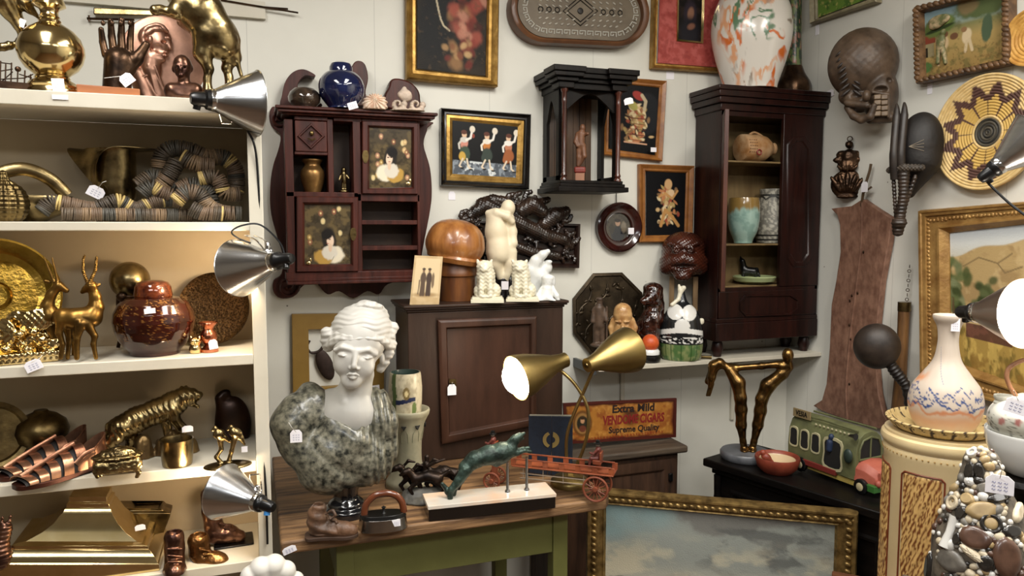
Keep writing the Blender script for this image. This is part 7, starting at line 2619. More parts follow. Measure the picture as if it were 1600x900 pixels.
def hills(p):
    p.grad([(0, '#c3cad0'), (.1, '#d2d4d0'), (.2, '#c9c5b4'), (1, '#b8985c')])
    h = .17 - .07 * ss(.1, .6, p.u) + .015 * np.sin(p.u * 14)
    m = ss(h, h + .015, p.v)
    p.blend('#b59a6a', m)
    p.noise('#a0845a', 6, .45, .6, .8, 3, sy=1.6, m=m).noise('#c8ae7e', 9, .5, .65, .7, 5, m=m)
    p.line([(.2, .26), (.34, .2), (.5, .24), (.62, .18)], .006, '#8a7450').line([(.5, .24), (.56, .3), (.7, .26)], .006, '#8a7450')
    m2 = ss(.66, .72, p.v)
    p.blend('#a88a48', m2).noise('#6a5a2c', 14, .45, .6, .8, 6, sy=.5, m=m2).noise('#d0b060', 20, .55, .65, .7, 8, sy=.4, m=m2)
    for i in range(40):
        r = random.Random(i)
        p.ell(.1 + r.gauss(0, .06), .42 + r.gauss(0, .1), .035, .05, r.choice(['#4a5530', '#5c6840', '#3a4424', '#6d7550', '#7d8460']), r.uniform(0, 180), .4, .6, .9, i)
        p.ell(.4 + r.gauss(0, .045), .5 + r.gauss(0, .06), .03, .04, r.choice(['#4a5230', '#3a4226', '#5c6440']), r.uniform(0, 180), .4, .6, .9, i)
    p.line([(.1, .5), (.11, .68)], .012, '#5a4c34').line([(.09, .5), (.07, .66)], .01, '#6a6a44')
    p.blend('#5a3a30', ((p.u > .22) & (p.u < .62) & (p.v > .66) & (p.v < .76)) * .95).noise('#7a5040', 20, .5, .65, .6, 4, m=((p.u > .22) & (p.u < .62) & (p.v > .66) & (p.v < .76)) * 1.0)
    p.noise('#8a6a34', 18, .5, .62, .8, 9, sy=.6, m=ss(.84, .9, p.v))


GF2 = mat('carved gold oak frame', '#8a6434', .42, .35, c2='#b08a50', s=20, bump=.4, bs=60)
q = [(1432, 328), (1700, 306), (1700, 668), (1435, 600)]
fl = framed('large golden hill landscape in a wide carved frame on the side wall', q, 40, GF2, hills, wall='right', depth=.05, n=170, widy=36, prof=[(0, -.03), (.06, -.05), (.14, -.05), (.17, -.046), (.28, -.044), (.3, -.038), (.7, -.034), (.73, -.042), (.8, -.042), (.86, -.034), (1, -.02)])
mb = MB()
rnd = random.Random(11)
for i in range(4):
    a, b = q[i], q[(i + 1) % 4]
    for k in range(44):
        f = (k + .5) / 44
        x, y = a[0] + (b[0] - a[0]) * f, a[1] + (b[1] - a[1]) * f
        x += 18 if x < 1460 else (-18 if x > 1680 else 0)
        y += 17 if (i == 0) else (-17 if i == 2 else 0)
        mb.ell(fl.P(x, y, -.037), (rnd.uniform(.004, .010), .004, rnd.uniform(.004, .008)), Matrix.Rotation(rnd.uniform(0, 3), 3, 'Y'), 8, 5)
fl.part('carved_ornament', mb, GF2)

# ------------------------------------------------------------------ right wall: objects
t = T('coiled_basket', 'round coiled basket plaque with a brown star pattern on the side wall', 'basket', 1545, 207, X=RIGHT - .012, rz=-pi / 2)
zr = (t.p(1545, 117, 0).z - t.p(1545, 297, 0).z) / 2
R = zr
q = Matrix.Rotation(pi / 2, 3, 'X')


def star(P, N):
    r = np.hypot(P[:, 0], P[:, 2]) / R
    a = np.arctan2(P[:, 2], P[:, 0])
    ring = np.floor(r * 20) / 20
    c = mix(np.tile(hx('#c9a86a'), (len(P), 1)), hx('#dcc088'), vn(a * 14, ring * 40))
    yel = np.array(hx('#c8a458'))
    k = 12
    tri = np.abs(((a * k / (2 * pi)) % 1) - .5) * 2
    br = np.array(hx('#54382f'))
    inside = (ring > .26) & (ring < .62)
    c = np.where((inside & (tri < .93 - .25 * np.abs(ring - .4)))[:, None], yel, c)
    c = np.where((inside & (tri >= .86))[:, None], br, c)
    edge = .86 - .26 * np.abs(((a * k / (2 * pi)) % 1) - .5) * 2
    c = np.where(((ring > .5) & (ring < edge) & (ring > edge - .2))[:, None], br, c)
    spir = (np.sin(r * 70 - a) > .2)
    c = np.where((r < .25)[:, None], np.where(spir[:, None], np.array(hx('#26241f')), np.array(hx('#4a4438'))), c)
    st = .8 + .2 * (np.abs(np.sin(r * 20 * pi)) ** .5)[:, None]
    return c * np.where(st > 0, 1.0, 1.0)


n = 150
prof = [(max(.001, R * i / n), .004 + .020 * (i / n) ** 2 + .0028 * abs(sin(pi * 20 * i / n))) for i in range(n + 1)] + [(R, .014), (R * .9, .008), (.001, 0)]
t.one(MB().lathe(prof, V(0, 0, 0), 160, q), mat('coiled straw', '#c0a060', .7, vc=True, bump=.3, bs=250), vc=star)
t = T('straw_plate', 'golden straw basket plate cut by the right picture edge, high on the side wall', 'basket', 1618, 58, X=RIGHT - .012, rz=-pi / 2)
R2_ = (t.p(1618, 12, 0).z - t.p(1618, 102, 0).z) / 2
prof = [(max(.001, R2_ * i / 60), .004 + .02 * (i / 60) ** 2 + .0025 * abs(sin(pi * 9 * i / 60))) for i in range(61)] + [(R2_, .016), (.001, 0)]
t.one(MB().lathe(prof, V(0, 0, 0), 90, q), mat('golden straw', '#a8762e', .65, c2='#d0a252', s=30, bump=.3, bs=200))

t = T('skull_mask', 'big brown painted skull mask with bared teeth on the side wall', 'mask', 1350, 120, X=RIGHT - .10)
s = SD(t, 4)
s.e(1348, 100, 8, 51, 55, 46).e(1376, 150, 0, 25, 42, 33).c(1325, 150, -4, 14, 1345, 160, -10, 16)
s.e(1337, 147, -36, 12, 8.5, 20, sub=True, k=2).e(1376, 139, -36, 11, 5.5, 14, sub=True, k=2).e(1391, 125, -26, 5, 5, 8, sub=True, k=2).e(1340, 174, -30, 14, 7, 20, sub=True, k=2)
s.c(1324, 161, -20, 5.5, 1355, 165, -34, 5, k=2).e(1354, 150, -36, 6, 9, 9, k=3)
s.chain([(1324, 168, -14, 5), (1334, 181, -20, 6), (1346, 187, -26, 6), (1360, 182, -33, 5.5), (1366, 165, -36, 4)], k=2).c(1360, 186, -16, 7, 1390, 184, -12, 8)
s.chain([(1364, 144, -34, 2.5), (1388, 148, -30, 2.5), (1388, 182, -26, 2.5)], k=1.5)
s.disp(lambda x, y, z: .2 * np.sin(x * .5 + 3 * fbm(x * .1, y * .1, z * .1)) * np.sin(z * .5) * (z > 0))
t.part('skull', s, mat('brown painted skull', '#3a2d22', .5, c2='#5c4a3a', s=18, bump=.3), res=150)
mb = MB()
for r_ in range(4):
    for k in range(2):
        mb.box(t.p(1371 + k * 11, 152 + r_ * 8.6, -34 + k * 4 + r_ * 1.5), (9.6 * t.s, 9 * t.s, 7.4 * t.s))
t.part('teeth', mb, mat('bone teeth', '#5e4c3a', .45, c2='#7a6650', s=30), bev=.003)
mb = MB()
rnd = random.Random(2)
for k in range(8):
    y = 82 + k * 9
    for sg in (-1, 1):
        mb.ell(t.p(1322 + sg * 9 + k * 1.2, y, -31 + abs(y - 110) * .25), (9 * t.s, 2 * t.s, 2.4 * t.s), Matrix.Rotation(sg * .7, 3, 'Y'), 10, 6)
t.part('painted_leaf', mb, mat('dark leaf paint', '#231a14', .5))

t = T('feather_headdress_mask', 'black domed mask with a long snout and two upright horns on the side wall', 'mask', 1432, 250, X=RIGHT - .105)
s = SD(t, 5)
s.e(1437, 228, 4, 33, 52, 30, ang=4).c(1440, 255, 4, 26, 1420, 300, 4, 10, k=10)
t.part('dome', s, mat('black cloth', '#0f0c0b', .6, c2='#1c1714', s=20, bump=.3), res=90)
s = SD(t, 2)
s.chain([(1412, 270, -26, 9), (1412, 300, -28, 7), (1408, 330, -26, 7), (1404, 352, -24, 9), (1403, 362, -24, 8)])
s.c(1396, 278, -22, 3, 1400, 345, -22, 2.5).c(1430, 276, -26, 3, 1412, 330, -26, 2.5).e(1405, 348, -30, 11, 9, 8)
s.disp(lambda x, y, z: .5 * np.sin(z * 1.1))
t.part('snout', s, mat('dark carved snout', '#1a1410', .4, c2='#3a2c22', s=24), res=110)
t.part('brow_band', SD(t, 2).chain([(1390, 266, -18, 5), (1412, 262, -32, 6), (1440, 262, -30, 5)]).disp(lambda x, y, z: .7 * np.sin(x * 1.3) * np.sin(z * 1.3)), mat('braided band', '#2c2620', .6, c2='#4a4036', s=60), res=70)
for x1, y1, x2, y2 in [(1398, 280, 1401, 162), (1409, 280, 1413, 160)]:
    t.part('horn', MB().tube(cat_spline([t.p(x1, y1, -24), t.p((x1 + x2) / 2 - 3, (y1 + y2) / 2 + 20, -30), t.p(x2, y2 + 20, -22), t.p(x2, y2, -18)]), [6.5 * t.s] * 9 + [6 * t.s] * 8 + [(5 - 3.6 * i / 7) * t.s for i in range(8)], 10), mat('dark horn', '#181210', .45, c2='#2e2620', s=20))
mb = MB()
for k in range(4):
    mb.tube([t.p(1420, 229, -27), t.p(1444, 218 + k * 6, -26)], .0009, 4)
t.part('star_stitch', mb, mat('pale stitching', '#8a8070', .7))

t = T('bronze_pendant', 'small dark bronze lotus shaped pendant hung on the side wall by the corner', 'ornament', 1324, 262, X=RIGHT - .02)
s = SD(t, 3)
s.e(1327, 226, 0, 6, 6, 5).e(1316, 242, 0, 9, 7, 6).e(1338, 242, 0, 9, 7, 6).e(1327, 245, -4, 11, 12, 8).e(1325, 258, -3, 15, 12, 9).e(1324, 288, -2, 24, 23, 8)
for k in range(5):
    s.e(1306 + k * 9, 284 + abs(k - 2) * 2, -9, 4, 15, 4, ang=(k - 2) * 16, k=1)
    s.e(1312 + k * 6, 262, -10, 2.5, 6, 3, ang=(k - 2) * 18, k=1)
s.e(1310, 250, -2, 8, 5, 5).e(1341, 250, -2, 8, 5, 5).e(1324, 307, -5, 16, 4, 5, k=1)
s.disp(lambda x, y, z: .9 * (fbm(x * .3, y * .3, z * .3, 3) - .5) * 2)
t.part('ornament', s, BRONZE, res=100)
t.part('ring', MB().torus(t.p(1328, 217, 0), .009, .002, Matrix.Rotation(pi / 2, 3, 'X'), 18, 6), BRONZE)

t = T('wooden_shield', 'tall reddish brown wooden board with flared horned corners on the side wall', 'shield', 1340, 470, X=RIGHT - .02, rz=-pi / 2)
o_ = [(1347, 311), (1330, 322), (1298, 326), (1308, 336), (1312, 352), (1313, 394), (1306, 440), (1299, 476), (1296, 545), (1291, 600), (1284, 625), (1270, 634), (1284, 642), (1310, 652), (1340, 660), (1372, 670), (1392, 668), (1380, 648), (1372, 615), (1368, 565), (1370, 508), (1377, 440), (1389, 375), (1393, 341), (1372, 328)]
SHW = mat('reddish weathered wood', '#6a4838', .65, c2='#8f6a56', s=40, st=(1, 1, .6), bump=.5, bs=60)
t.part('board', MB().prism(t.pl(o_, -.012), -.012, .014), SHW, bev=.003)
t.part('centre_ridge', MB().tube(cat_spline([t.P(*p_, -.013) for p_ in [(1347, 316), (1346, 380), (1338, 450), (1327, 540), (1322, 610), (1324, 655)]]), .0035, 8), SHW)
mb = MB()
for x, y in [(1349, 394), (1331, 462), (1340, 458), (1328, 470), (1327, 508), (1329, 530), (1327, 600)]:
    mb.ell(t.P(x, y, -.013), (.004, .003, .006), None, 10, 6)
t.part('nail', mb, BRONZE)
mb = MB().tube(cat_spline([t.P(1346, 322, -.01), t.P(1350, 296, -.012), t.P(1358, 270, -.006), t.P(1361, 256, -.004)]), .005, 8).tube([t.P(1350, 300, -.02), t.P(1362, 292, -.01)], .004, 8)
t.part('top_fitting', mb, mat('aged metal', '#6a5844', .4, .7))
tag(1351, 292, 13, 16, 'white price tag at the top fitting of the wooden board', t, -12, writing=False)

t = T('hanging_club', 'brown wooden club with a brass cap hung by a chain on the side wall', 'club', 1410, 540, X=RIGHT - .03)
t.part('shaft', MB().tube([t.p(1413, 480, 0), t.p(1411, 520, 0), t.p(1407, 590, 0), t.p(1403, 650, 0)], [9 * t.s, 8.5 * t.s, 9 * t.s, 11 * t.s], 14), mat('club wood', '#4a3018', .45, c2='#7a5630', s=12, st=(3, 3, .5)))
t.part('cap', MB().tube([t.p(1413.4, 472, 0), t.p(1413, 486, 0)], 9.6 * t.s, 16), BRASSD)
mb = MB()
for k in range(8):
    mb.torus(t.p(1417 + k * .6, 468 - k * 7.4, 0), .0052, .0013, Matrix.Rotation(pi / 2, 3, 'X') @ Matrix.Rotation(pi / 2 * (k % 2), 3, 'Y'), 12, 5)
t.part('chain', mb, BRONZE)
t = T('dark_ladle', 'dark round bowled ladle with a ringed handle in front of the wooden board', 'ladle', 1385, 560, X=RIGHT - .19)
s = SD(t, 3).e(1370, 541, 0, 34, 36, 26, ang=0)
t.part('bowl', s, mat('dark gourd', '#1f1713', .5, c2='#352a22', s=20, bump=.15), res=70)
pts = [t.p(1390, 567, 0), t.p(1398, 579, 0), t.p(1408, 592, 0), t.p(1416, 606, 0), t.p(1420, 640, 2), t.p(1421, 690, 4), t.M.inverted() @ Vector((*(t.M @ t.p(1421, 690, 4)).xy, HZ + .002))]
rr_ = [7, 8.5, 8, 6.5, 5, 5, 5]
path = cat_spline(pts, 8)
t.part('handle', MB().tube(path, [(np.interp(i / 8, range(7), rr_) + (1.2 if i % 3 == 0 else 0)) * t.s for i in range(len(path))], 14), mat('ringed handle', '#17110e', .5))

# ------------------------------------------------------------------ on the black chest
t = T('leg_sculpture', 'bronze sculpture of two long bent legs carrying a bar, on a grey stone disc', 'sculpture', 1168, 716, Z=HZ)
GB = mat('golden bronze', '#3a2a18', .25, .95, c2='#8a6a3c', s=14)
s = SD(t, 4)
s.chain([(1163, 702, -2, 6), (1161, 690, -2, 4.5), (1158, 664, -2, 8), (1158, 640, -4, 9), (1157, 622, -6, 9), (1153, 598, -2, 11), (1140, 578, 0, 8)], k=4)
s.chain([(1175, 702, 2, 6), (1178, 690, 2, 4.5), (1184, 664, 2, 8), (1188, 642, 0, 9), (1190, 624, -2, 9), (1200, 602, 2, 11), (1222, 584, 4, 9), (1232, 574, 4, 7)], k=4)
s.chain([(1126, 570, 0, 6), (1150, 575, 4, 5), (1190, 572, 4, 5), (1232, 568, 4, 6)], k=4)
s.chain([(1124, 568, 0, 9), (1116, 572, 0, 9), (1112, 590, -2, 6), (1110, 604, -2, 4)], k=3)
for k in range(4):
    s.chain([(1112 - k * 1.5 + 2, 600, -3 + k * 2, 2.2), (1109 - k * 1.6, 618, -4 + k * 2, 1.5)], k=1)
s.c(1118, 570, 6, 8, 1106, 596, 6, 5, k=4).e(1231, 555, 2, 8.5, 11, 9).e(1222, 572, 2, 6, 5, 6)
s.e(1163, 704, -6, 6, 3.5, 9).e(1176, 704, -2, 6, 3.5, 9)
t.part('figure', s, GB, res=190)
pr = t.prof(1160, [(36, 703), (38, 706), (38, 714), (36, 718)], base=True)
x_ = t.p(1164, 712, 0).x
t.part('base', MB().lathe(pr, (x_, 0, 0), 52), mat('grey stone base', '#4a4c50', .35, c2='#6a6c70', s=12))
t = T('bird_dish', 'red clay dish with a little bird on its rim at the edge of the chest', 'dish', 1214, 737, Z=HZ)
pr = t.prof(1222, [(28, 716), (33, 713), (34, 716), (30, 728), (22, 735)], base=True)
CLAY = mat('red clay', '#6a2a1c', .5, c2='#8a3e2a', s=20)
t.part('dish', MB().lathe([(.001, .006), (20 * t.s, .007)] + pr, seg=48, sy=1.0), CLAY)
t.part('glaze', MB().lathe([(.001, .0085), (20 * t.s, .0095), (27 * t.s, pr[0][1] - .002), (26 * t.s, pr[0][1] - .005), (.001, .005)], seg=44), mat('cream slip', '#c0a886', .3))
t.part('bird', SD(t, 2).e(1197, 714, -6, 8, 6, 6, ang=25).e(1192, 707, -7, 4.5, 4.5, 4.5).c(1189, 708, -8, 1.5, 1185, 709, -9, .6).c(1203, 718, -6, 3, 1208, 722, -6, 1.5), CLAY, res=50)

a, b = on(1252, 736, Z=HZ + .001), on(1346, 772, Z=HZ + .001)
dv = b - a
t = T('toy_bus', 'green clay toy bus with red bonnet and black wheels on the black chest', 'toy bus', 1300, 760, loc=a, rz=atan2(dv.y, dv.x))
L_ = dv.length
u = L_ / 100.0     # 100 units between the axles
CLG = mat('green clay paint', '#4a4c30', .65, c2='#60623e', s=16, bump=.25)
CLR = mat('red bonnet paint', '#8f4436', .55, c2='#a85a48', s=14, bump=.2)
CLY = mat('yellow clay paint', '#8f7c3a', .6, c2='#a8944e', s=14)
W_ = 52 * u       # width
def bx(x0, y0, z0, x1, y1, z1):
    return MB().box2((x0 * u, y0 * u, z0 * u), (x1 * u, y1 * u, z1 * u))
# body cross-section with rounded roof, swept along x
sec = [(0, 12), (-1, 30), (1, 48), (6, 58), (14, 63), (26, 65), (38, 63), (46, 58), (51, 48), (53, 30), (52, 12)]
vs, fs = [], []
xs = [(-26, 1), (-24, 1.0), (86, 1.0), (92, .98)]
for x, k in xs:
    for y, z in sec:
        vs.append((x * u, (26 + (y - 26) * k) * u, (12 + (z - 12) * k) * u))
m = len(sec)
for j in range(len(xs) - 1):
    for i in range(m):
        fs.append((j * m + i, j * m + (i + 1) % m, (j + 1) * m + (i + 1) % m, (j + 1) * m + i))
fs += [tuple(range(m)), tuple(len(vs) - 1 - i for i in range(m))]
t.part('body', MB().add(vs, fs), CLG, smooth=30, bev=.001)
t.part('skirt', bx(-30, -3, 10, 62, 55, 16), mat('red skirt paint', '#6a221a', .6), bev=.001)
t.part('chassis', bx(-20, 2, 5, 112, 50, 11), CLY, bev=.001)
FRM = mat('cream window frame', '#a8a280', .6)
INSHADE = mat('painted interior shade', '#0c0b09', .8)  # near-black colour stands in for the shade inside the bus


def win(x0, x1, z0, z1, y=-1.2, door=False):
    n = smooth2([(x0, z0), (x1, z0), (x1 + .5, (z0 + z1) / 2), (x1 - 1, z1), (x0 + 1, z1), (x0 - .5, (z0 + z1) / 2)], 3)
    o_ = [V(a_ * u, 0, b_ * u) for a_, b_ in n]
    c_ = sum(o_, Vector()) / len(o_)
    i_ = [c_ + (p_ - c_) * .84 for p_ in o_]
    w1 = t.part('window_frame', MB().frame(o_, i_, [(0, y * u + .004), (0, y * u - .0012), (1, y * u - .0012), (1, y * u + .004), (0, y * u + .004)]), FRM)
    t.part('opening', MB().prism(i_, (y - .1) * u, (y + 2) * u), INSHADE, w1)  # solid dark block, painted as shade behind the window frame


for x0 in (-22, -2, 18):
    win(x0, x0 + 14, 28, 50)
win(40, 70, 16, 50, door=True)
t.part('driver', SD(t, 2).e(1300, 695, -2, 4, 4, 4).c(1298, 702, -2, 5, 1297, 710, -2, 5), mat('blue shirt paint', '#1c2a44', .6), res=30)
# windscreen facing forward
o_ = [V(0, y * u, z * u) for y, z in [(6, 34), (46, 34), (46, 46), (40, 55), (26, 58), (12, 55), (6, 46)]]
mb = MB()
vs = [(92.6 * u, p_.y, p_.z) for p_ in o_] + [(91 * u, p_.y, p_.z) for p_ in o_]
n = len(o_)
t.part('windscreen', MB().add(vs, [tuple(range(n)), tuple(range(2 * n - 1, n - 1, -1))] + [(i, (i + 1) % n, n + (i + 1) % n, n + i) for i in range(n)]), INSHADE)
mb = MB().tube([(93 * u, p_.y, p_.z) for p_ in o_], 1.3 * u, 6, closed=True).tube([(93 * u, 26 * u, 34 * u), (93 * u, 26 * u, 58 * u)], 1.2 * u, 6)
t.part('windscreen_frame', mb, CLG)
# bonnet
vs, fs = [], []
for x, k, zt_b in [(90, 1, 34), (104, .92, 33), (118, .8, 28), (122, .72, 20)]:
    for y, z in [(0, 12), (0, zt_b - 8), (8, zt_b - 1), (26, zt_b + 1), (44, zt_b - 1), (52, zt_b - 8), (52, 12)]:
        vs.append((x * u, (26 + (y - 26) * k) * u, z * u))
for j in range(3):
    for i in range(7):
        fs.append((j * 7 + i, j * 7 + (i + 1) % 7, j * 7 + 7 + (i + 1) % 7, j * 7 + 7 + i))
fs += [tuple(range(7)), tuple(len(vs) - 1 - i for i in range(7))]
t.part('bonnet', MB().add(vs, fs), CLR, smooth=50, bev=.002)
mb = MB()
for k in range(6):
    mb.box(((121.5 - 0 * k) * u, (10 + k * 6.4) * u, 20 * u), (3 * u, 2 * u, 12 * u))
t.part('grille', mb, CLR)
t.part('bumper', bx(108, -2, 6, 124, 54, 13), mat('bright green paint', '#2c5a24', .5, c2='#3c7030', s=20), bev=.001)
for y in (6, 46):
    t.part('headlamp', MB().ell((123 * u, y * u, 15 * u), (4 * u, 4 * u, 4 * u)), CLR)
for x in (0, 100):
    for y0 in (-4, 50):
        c_ = V(x * u, (y0 + 3) * u, 10.2 * u)
        q = Matrix.Rotation(pi / 2, 3, 'X')
        w1 = t.part('wheel', MB().lathe([(.001, -3 * u), (8 * u, -3.4 * u), (10 * u, -2 * u), (10 * u, 2 * u), (8 * u, 3.4 * u), (.001, 3 * u)], c_, 28, q), BLACKP)
        t.part('hub', MB().lathe([(.001, -4.2 * u), (3 * u, -4.2 * u), (5.4 * u, -3.2 * u), (5.4 * u, 3.2 * u), (3 * u, 4.2 * u), (.001, 4.2 * u)], c_, 20, q), mat('cream hub', '#b0a480', .6), w1)
for y in (-5, 57):
    t.part('mirror', MB().ell((84 * u, y * u, 38 * u), (7 * u, 3.5 * u, 8 * u)), mat('dark green mirror', '#22302a', .5))
t.part('horn', MB().tube([(82 * u, -1 * u, 60 * u), (90 * u, -3 * u, 61 * u), (94 * u, -3.5 * u, 61 * u)], [1.5 * u, 2.4 * u, 4 * u], 10), BLACKP)
t.part('roof_rack', MB().tube([(-22 * u, 8 * u, 64 * u), (30 * u, 8 * u, 66 * u), (86 * u, 10 * u, 64 * u)], 1.2 * u, 6).tube([(-22 * u, 44 * u, 64 * u), (86 * u, 44 * u, 64 * u)], 1.2 * u, 6), CLG)
bd = t.part('roof_sign', bx(-22, 3, 62, 10, 5, 72), mat('tan roof sign', '#7a6a4a', .6), bev=.0006)
me = text_mesh('VESIA', 8.5 * u, .0008, .0002)
me.transform(Matrix.Translation((-6 * u, 2.8 * u, 67 * u)))
me.materials.clear()
t.part('lettering', me, BLACKP, bd)
mb = MB()
for k in range(9):
    mb.ell(((20 + k * 7) * u, 4 * u, 59.5 * u), (2 * u, 1 * u, 1.4 * u), None, 8, 6)
t.part('roof_dots', mb, mat('cream dots', '#a09878', .6))

for c_ in t.root.children:
    for g_ in [c_] + list(c_.children):
        if not g_.name.startswith(('wheel', 'hub')):
            g_.data.transform(Matrix.Diagonal((.97, 1, 1.2, 1)))

# ------------------------------------------------------------------ big landscape leaning in front
def px_of(wp):
    d = ROT.transposed() @ (Vector(wp) - CAM)
    return (800 + F * d.x / -d.z, 450 - F * d.y / -d.z)


A1 = Vector((.995, 2.115, 0))
B1 = Vector((1.672, 1.665, 0))
A1.z = on(915, 766, Y=2.115).z
dv = (B1 - A1)
dv.z = 0
t = T('large_landscape', 'large gilt framed cloudy sky landscape leaning on the floor in front of the chest', 'picture', 1100, 850, loc=Vector((A1.x, A1.y, 0)), rz=atan2(dv.y, dv.x))
W_, H_ = dv.length, A1.z
lean = Matrix.Rotation(radians(-2.5), 4, 'X')
bw = .062
o_ = [V(0, 0, H_), V(W_, 0, H_), V(W_, 0, .002), V(0, 0, .002)]
i_ = [V(bw, 0, H_ - bw * .8), V(W_ - bw, 0, H_ - bw * .8), V(W_ - bw, 0, bw), V(bw, 0, bw)]
GOLDF = mat('antique gold leaf', '#5a4626', .42, .7, c2='#a08450', s=30, bump=.3)
t.part('frame', MB().frame(o_, i_, [(0, .03), (0, .0), (.1, -.012), (.22, -.012), (.3, -.004), (.62, -.006), (.7, -.001), (.82, .004), (.9, .002), (1, .012), (1, .03), (0, .03)]), GOLDF, smooth=30)
mb = MB()
for i in range(4):
    a_, b_ = o_[i], o_[(i + 1) % 4]
    n = int((b_ - a_).length / .021)
    for k in range(n):
        p_ = a_.lerp(b_, (k + .5) / n)
        c_ = V(W_ / 2, 0, H_ / 2)
        ins = .026
        p_ = p_ + V(ins if i == 3 else (-ins if i == 1 else 0), -.006, -ins if i == 0 else (ins if i == 2 else 0))
        mb.ell(p_, (.010, .006, .007), Matrix.Rotation(.5, 3, 'Y'), 8, 6)
t.part('carved_leaf_band', mb, GOLDF)


def clouds(p):
    u_, v_ = p.u, p.v * 2.2
    p.c[:] = hx('#8c918a')
    p.v0 = p.v
    n1 = fbm(u_ * 4, v_ * 3, seed=2, oct=6)
    n2 = fbm(u_ * 7 + n1 * 2, v_ * 5, seed=5, oct=6)
    p.blend('#7f9a9c', ss(.5, .1, u_ + v_ * .8 - .2 + n1 * .4))
    p.blend('#73736e', ss(.38, .55, n1) * ss(.1, .35, u_) * .95)
    p.blend('#585a58', ss(.5, .66, n2) * ss(1.1, .4, v_) * ss(.25, .6, u_) * .8)
    p.blend('#c2baa0', ss(.5, .66, fbm(u_ * 5 + 9, v_ * 4 + 3, seed=8, oct=6)) * ss(.2, .7, v_) * .85)
    p.blend('#cfc8b0', ss(.55, 1.0, v_) * ss(1.25, .85, v_) * .6)
    hz = .90 + .05 * (fbm(u_ * 9, 0, seed=11) - .5) - .07 * np.exp(-((u_ - .66) / .1) ** 2) - .05 * np.exp(-((u_ - .3) / .04) ** 2) - .05 * np.exp(-((u_ - .08) / .06) ** 2)
    m = ss(hz, hz + .02, v_ + .02 * (fbm(u_ * 40, v_ * 40, seed=3) - .5))
    p.blend('#2c281a', m)
    p.noise('#4a4426', 14, .5, .65, .8, 6, m=m)
    p.blend('#6a6238', ss(1.15, 1.5, v_))


vs, fs, nx, ny = [], [], 200, 150
U_, V_ = np.meshgrid(np.linspace(0, 1, nx), np.linspace(0, 1, ny))
for j in range(ny):
    for i in range(nx):
        p0 = i_[0].lerp(i_[1], i / (nx - 1))
        p1 = i_[3].lerp(i_[2], i / (nx - 1))
        q = p0.lerp(p1, j / (ny - 1))
        vs.append((q.x, .012, q.z))
fs = [(j * nx + i, (j + 1) * nx + i, (j + 1) * nx + i + 1, j * nx + i + 1) for j in range(ny - 1) for i in range(nx - 1)]
k = len(vs)
vs += [(q.x, .018, q.z) for q in i_]
fs += [(k, k + 1, k + 2, k + 3)]
me = bpy.data.meshes.new('canvas')
me.from_pydata(vs, [], fs)
pn = Paint(np.concatenate([U_.ravel(), [0, 1, 1, 0]]), np.concatenate([V_.ravel(), [0, 0, 1, 1]]), '#888888', 1.1)
clouds(pn)
at_ = me.color_attributes.new('Col', 'FLOAT_COLOR', 'POINT')
out = np.ones((k + 4, 4))
out[:, :3] = np.clip(pn.c, 0, 1)
at_.data.foreach_set('color', out.ravel())
t.part('canvas', me, mat('oil canvas', '#808080', .42, vc=True, bump=.3, bs=260))
t.root.matrix_world = t.M @ Matrix.Rotation(radians(-1.0), 4, 'X')

# ------------------------------------------------------------------ cream pedestal, basket, vase
t = T('cream_pedestal', 'cream ceramic pedestal with carved brown panels at the right', 'pedestal', 1472, 690, loc=(lambda p_: (p_.x, p_.y, 0))(on(1472, 690, d=1.80)))
PR = 79 * t.s
zt_ = t.p(1472, 672, 0).z
CRM = mat('cream majolica', '#d2b98a', .3, c2='#dcc698', s=5, coat=.3)
pr = [(PR * 1.12, 0), (PR * 1.12, .03), (PR * 1.0, .05), (PR * .98, .07), (PR * .98, zt_ - .062), (PR * 1.0, zt_ - .055), (PR * 1.0, zt_ - .04), (PR * .985, zt_ - .036), (PR * 1.02, zt_ - .03), (PR * 1.05, zt_ - .02), (PR * 1.03, zt_ - .010), (PR * .98, zt_ - .006), (PR * .98, zt_), (.001, zt_)]
t.part('body', MB().lathe(pr, seg=90), CRM, smooth=40)
BRK = mat('brown scrolled bark relief', '#6a3a18', .45, vc=True, bump=.3)


def bark(P, N):
    a = np.arctan2(P[:, 1], P[:, 0])
    wv = fbm(a * 26, P[:, 2] * 34, seed=3) * 1.5
    n = np.sin(a * 80 + wv * 11 + np.sin(P[:, 2] * 190 + wv * 8) * 2)
    c = mix(np.tile(hx('#6e3c18'), (len(P), 1)), hx('#cfa868'), ss(-.6, .1, n))
    return c


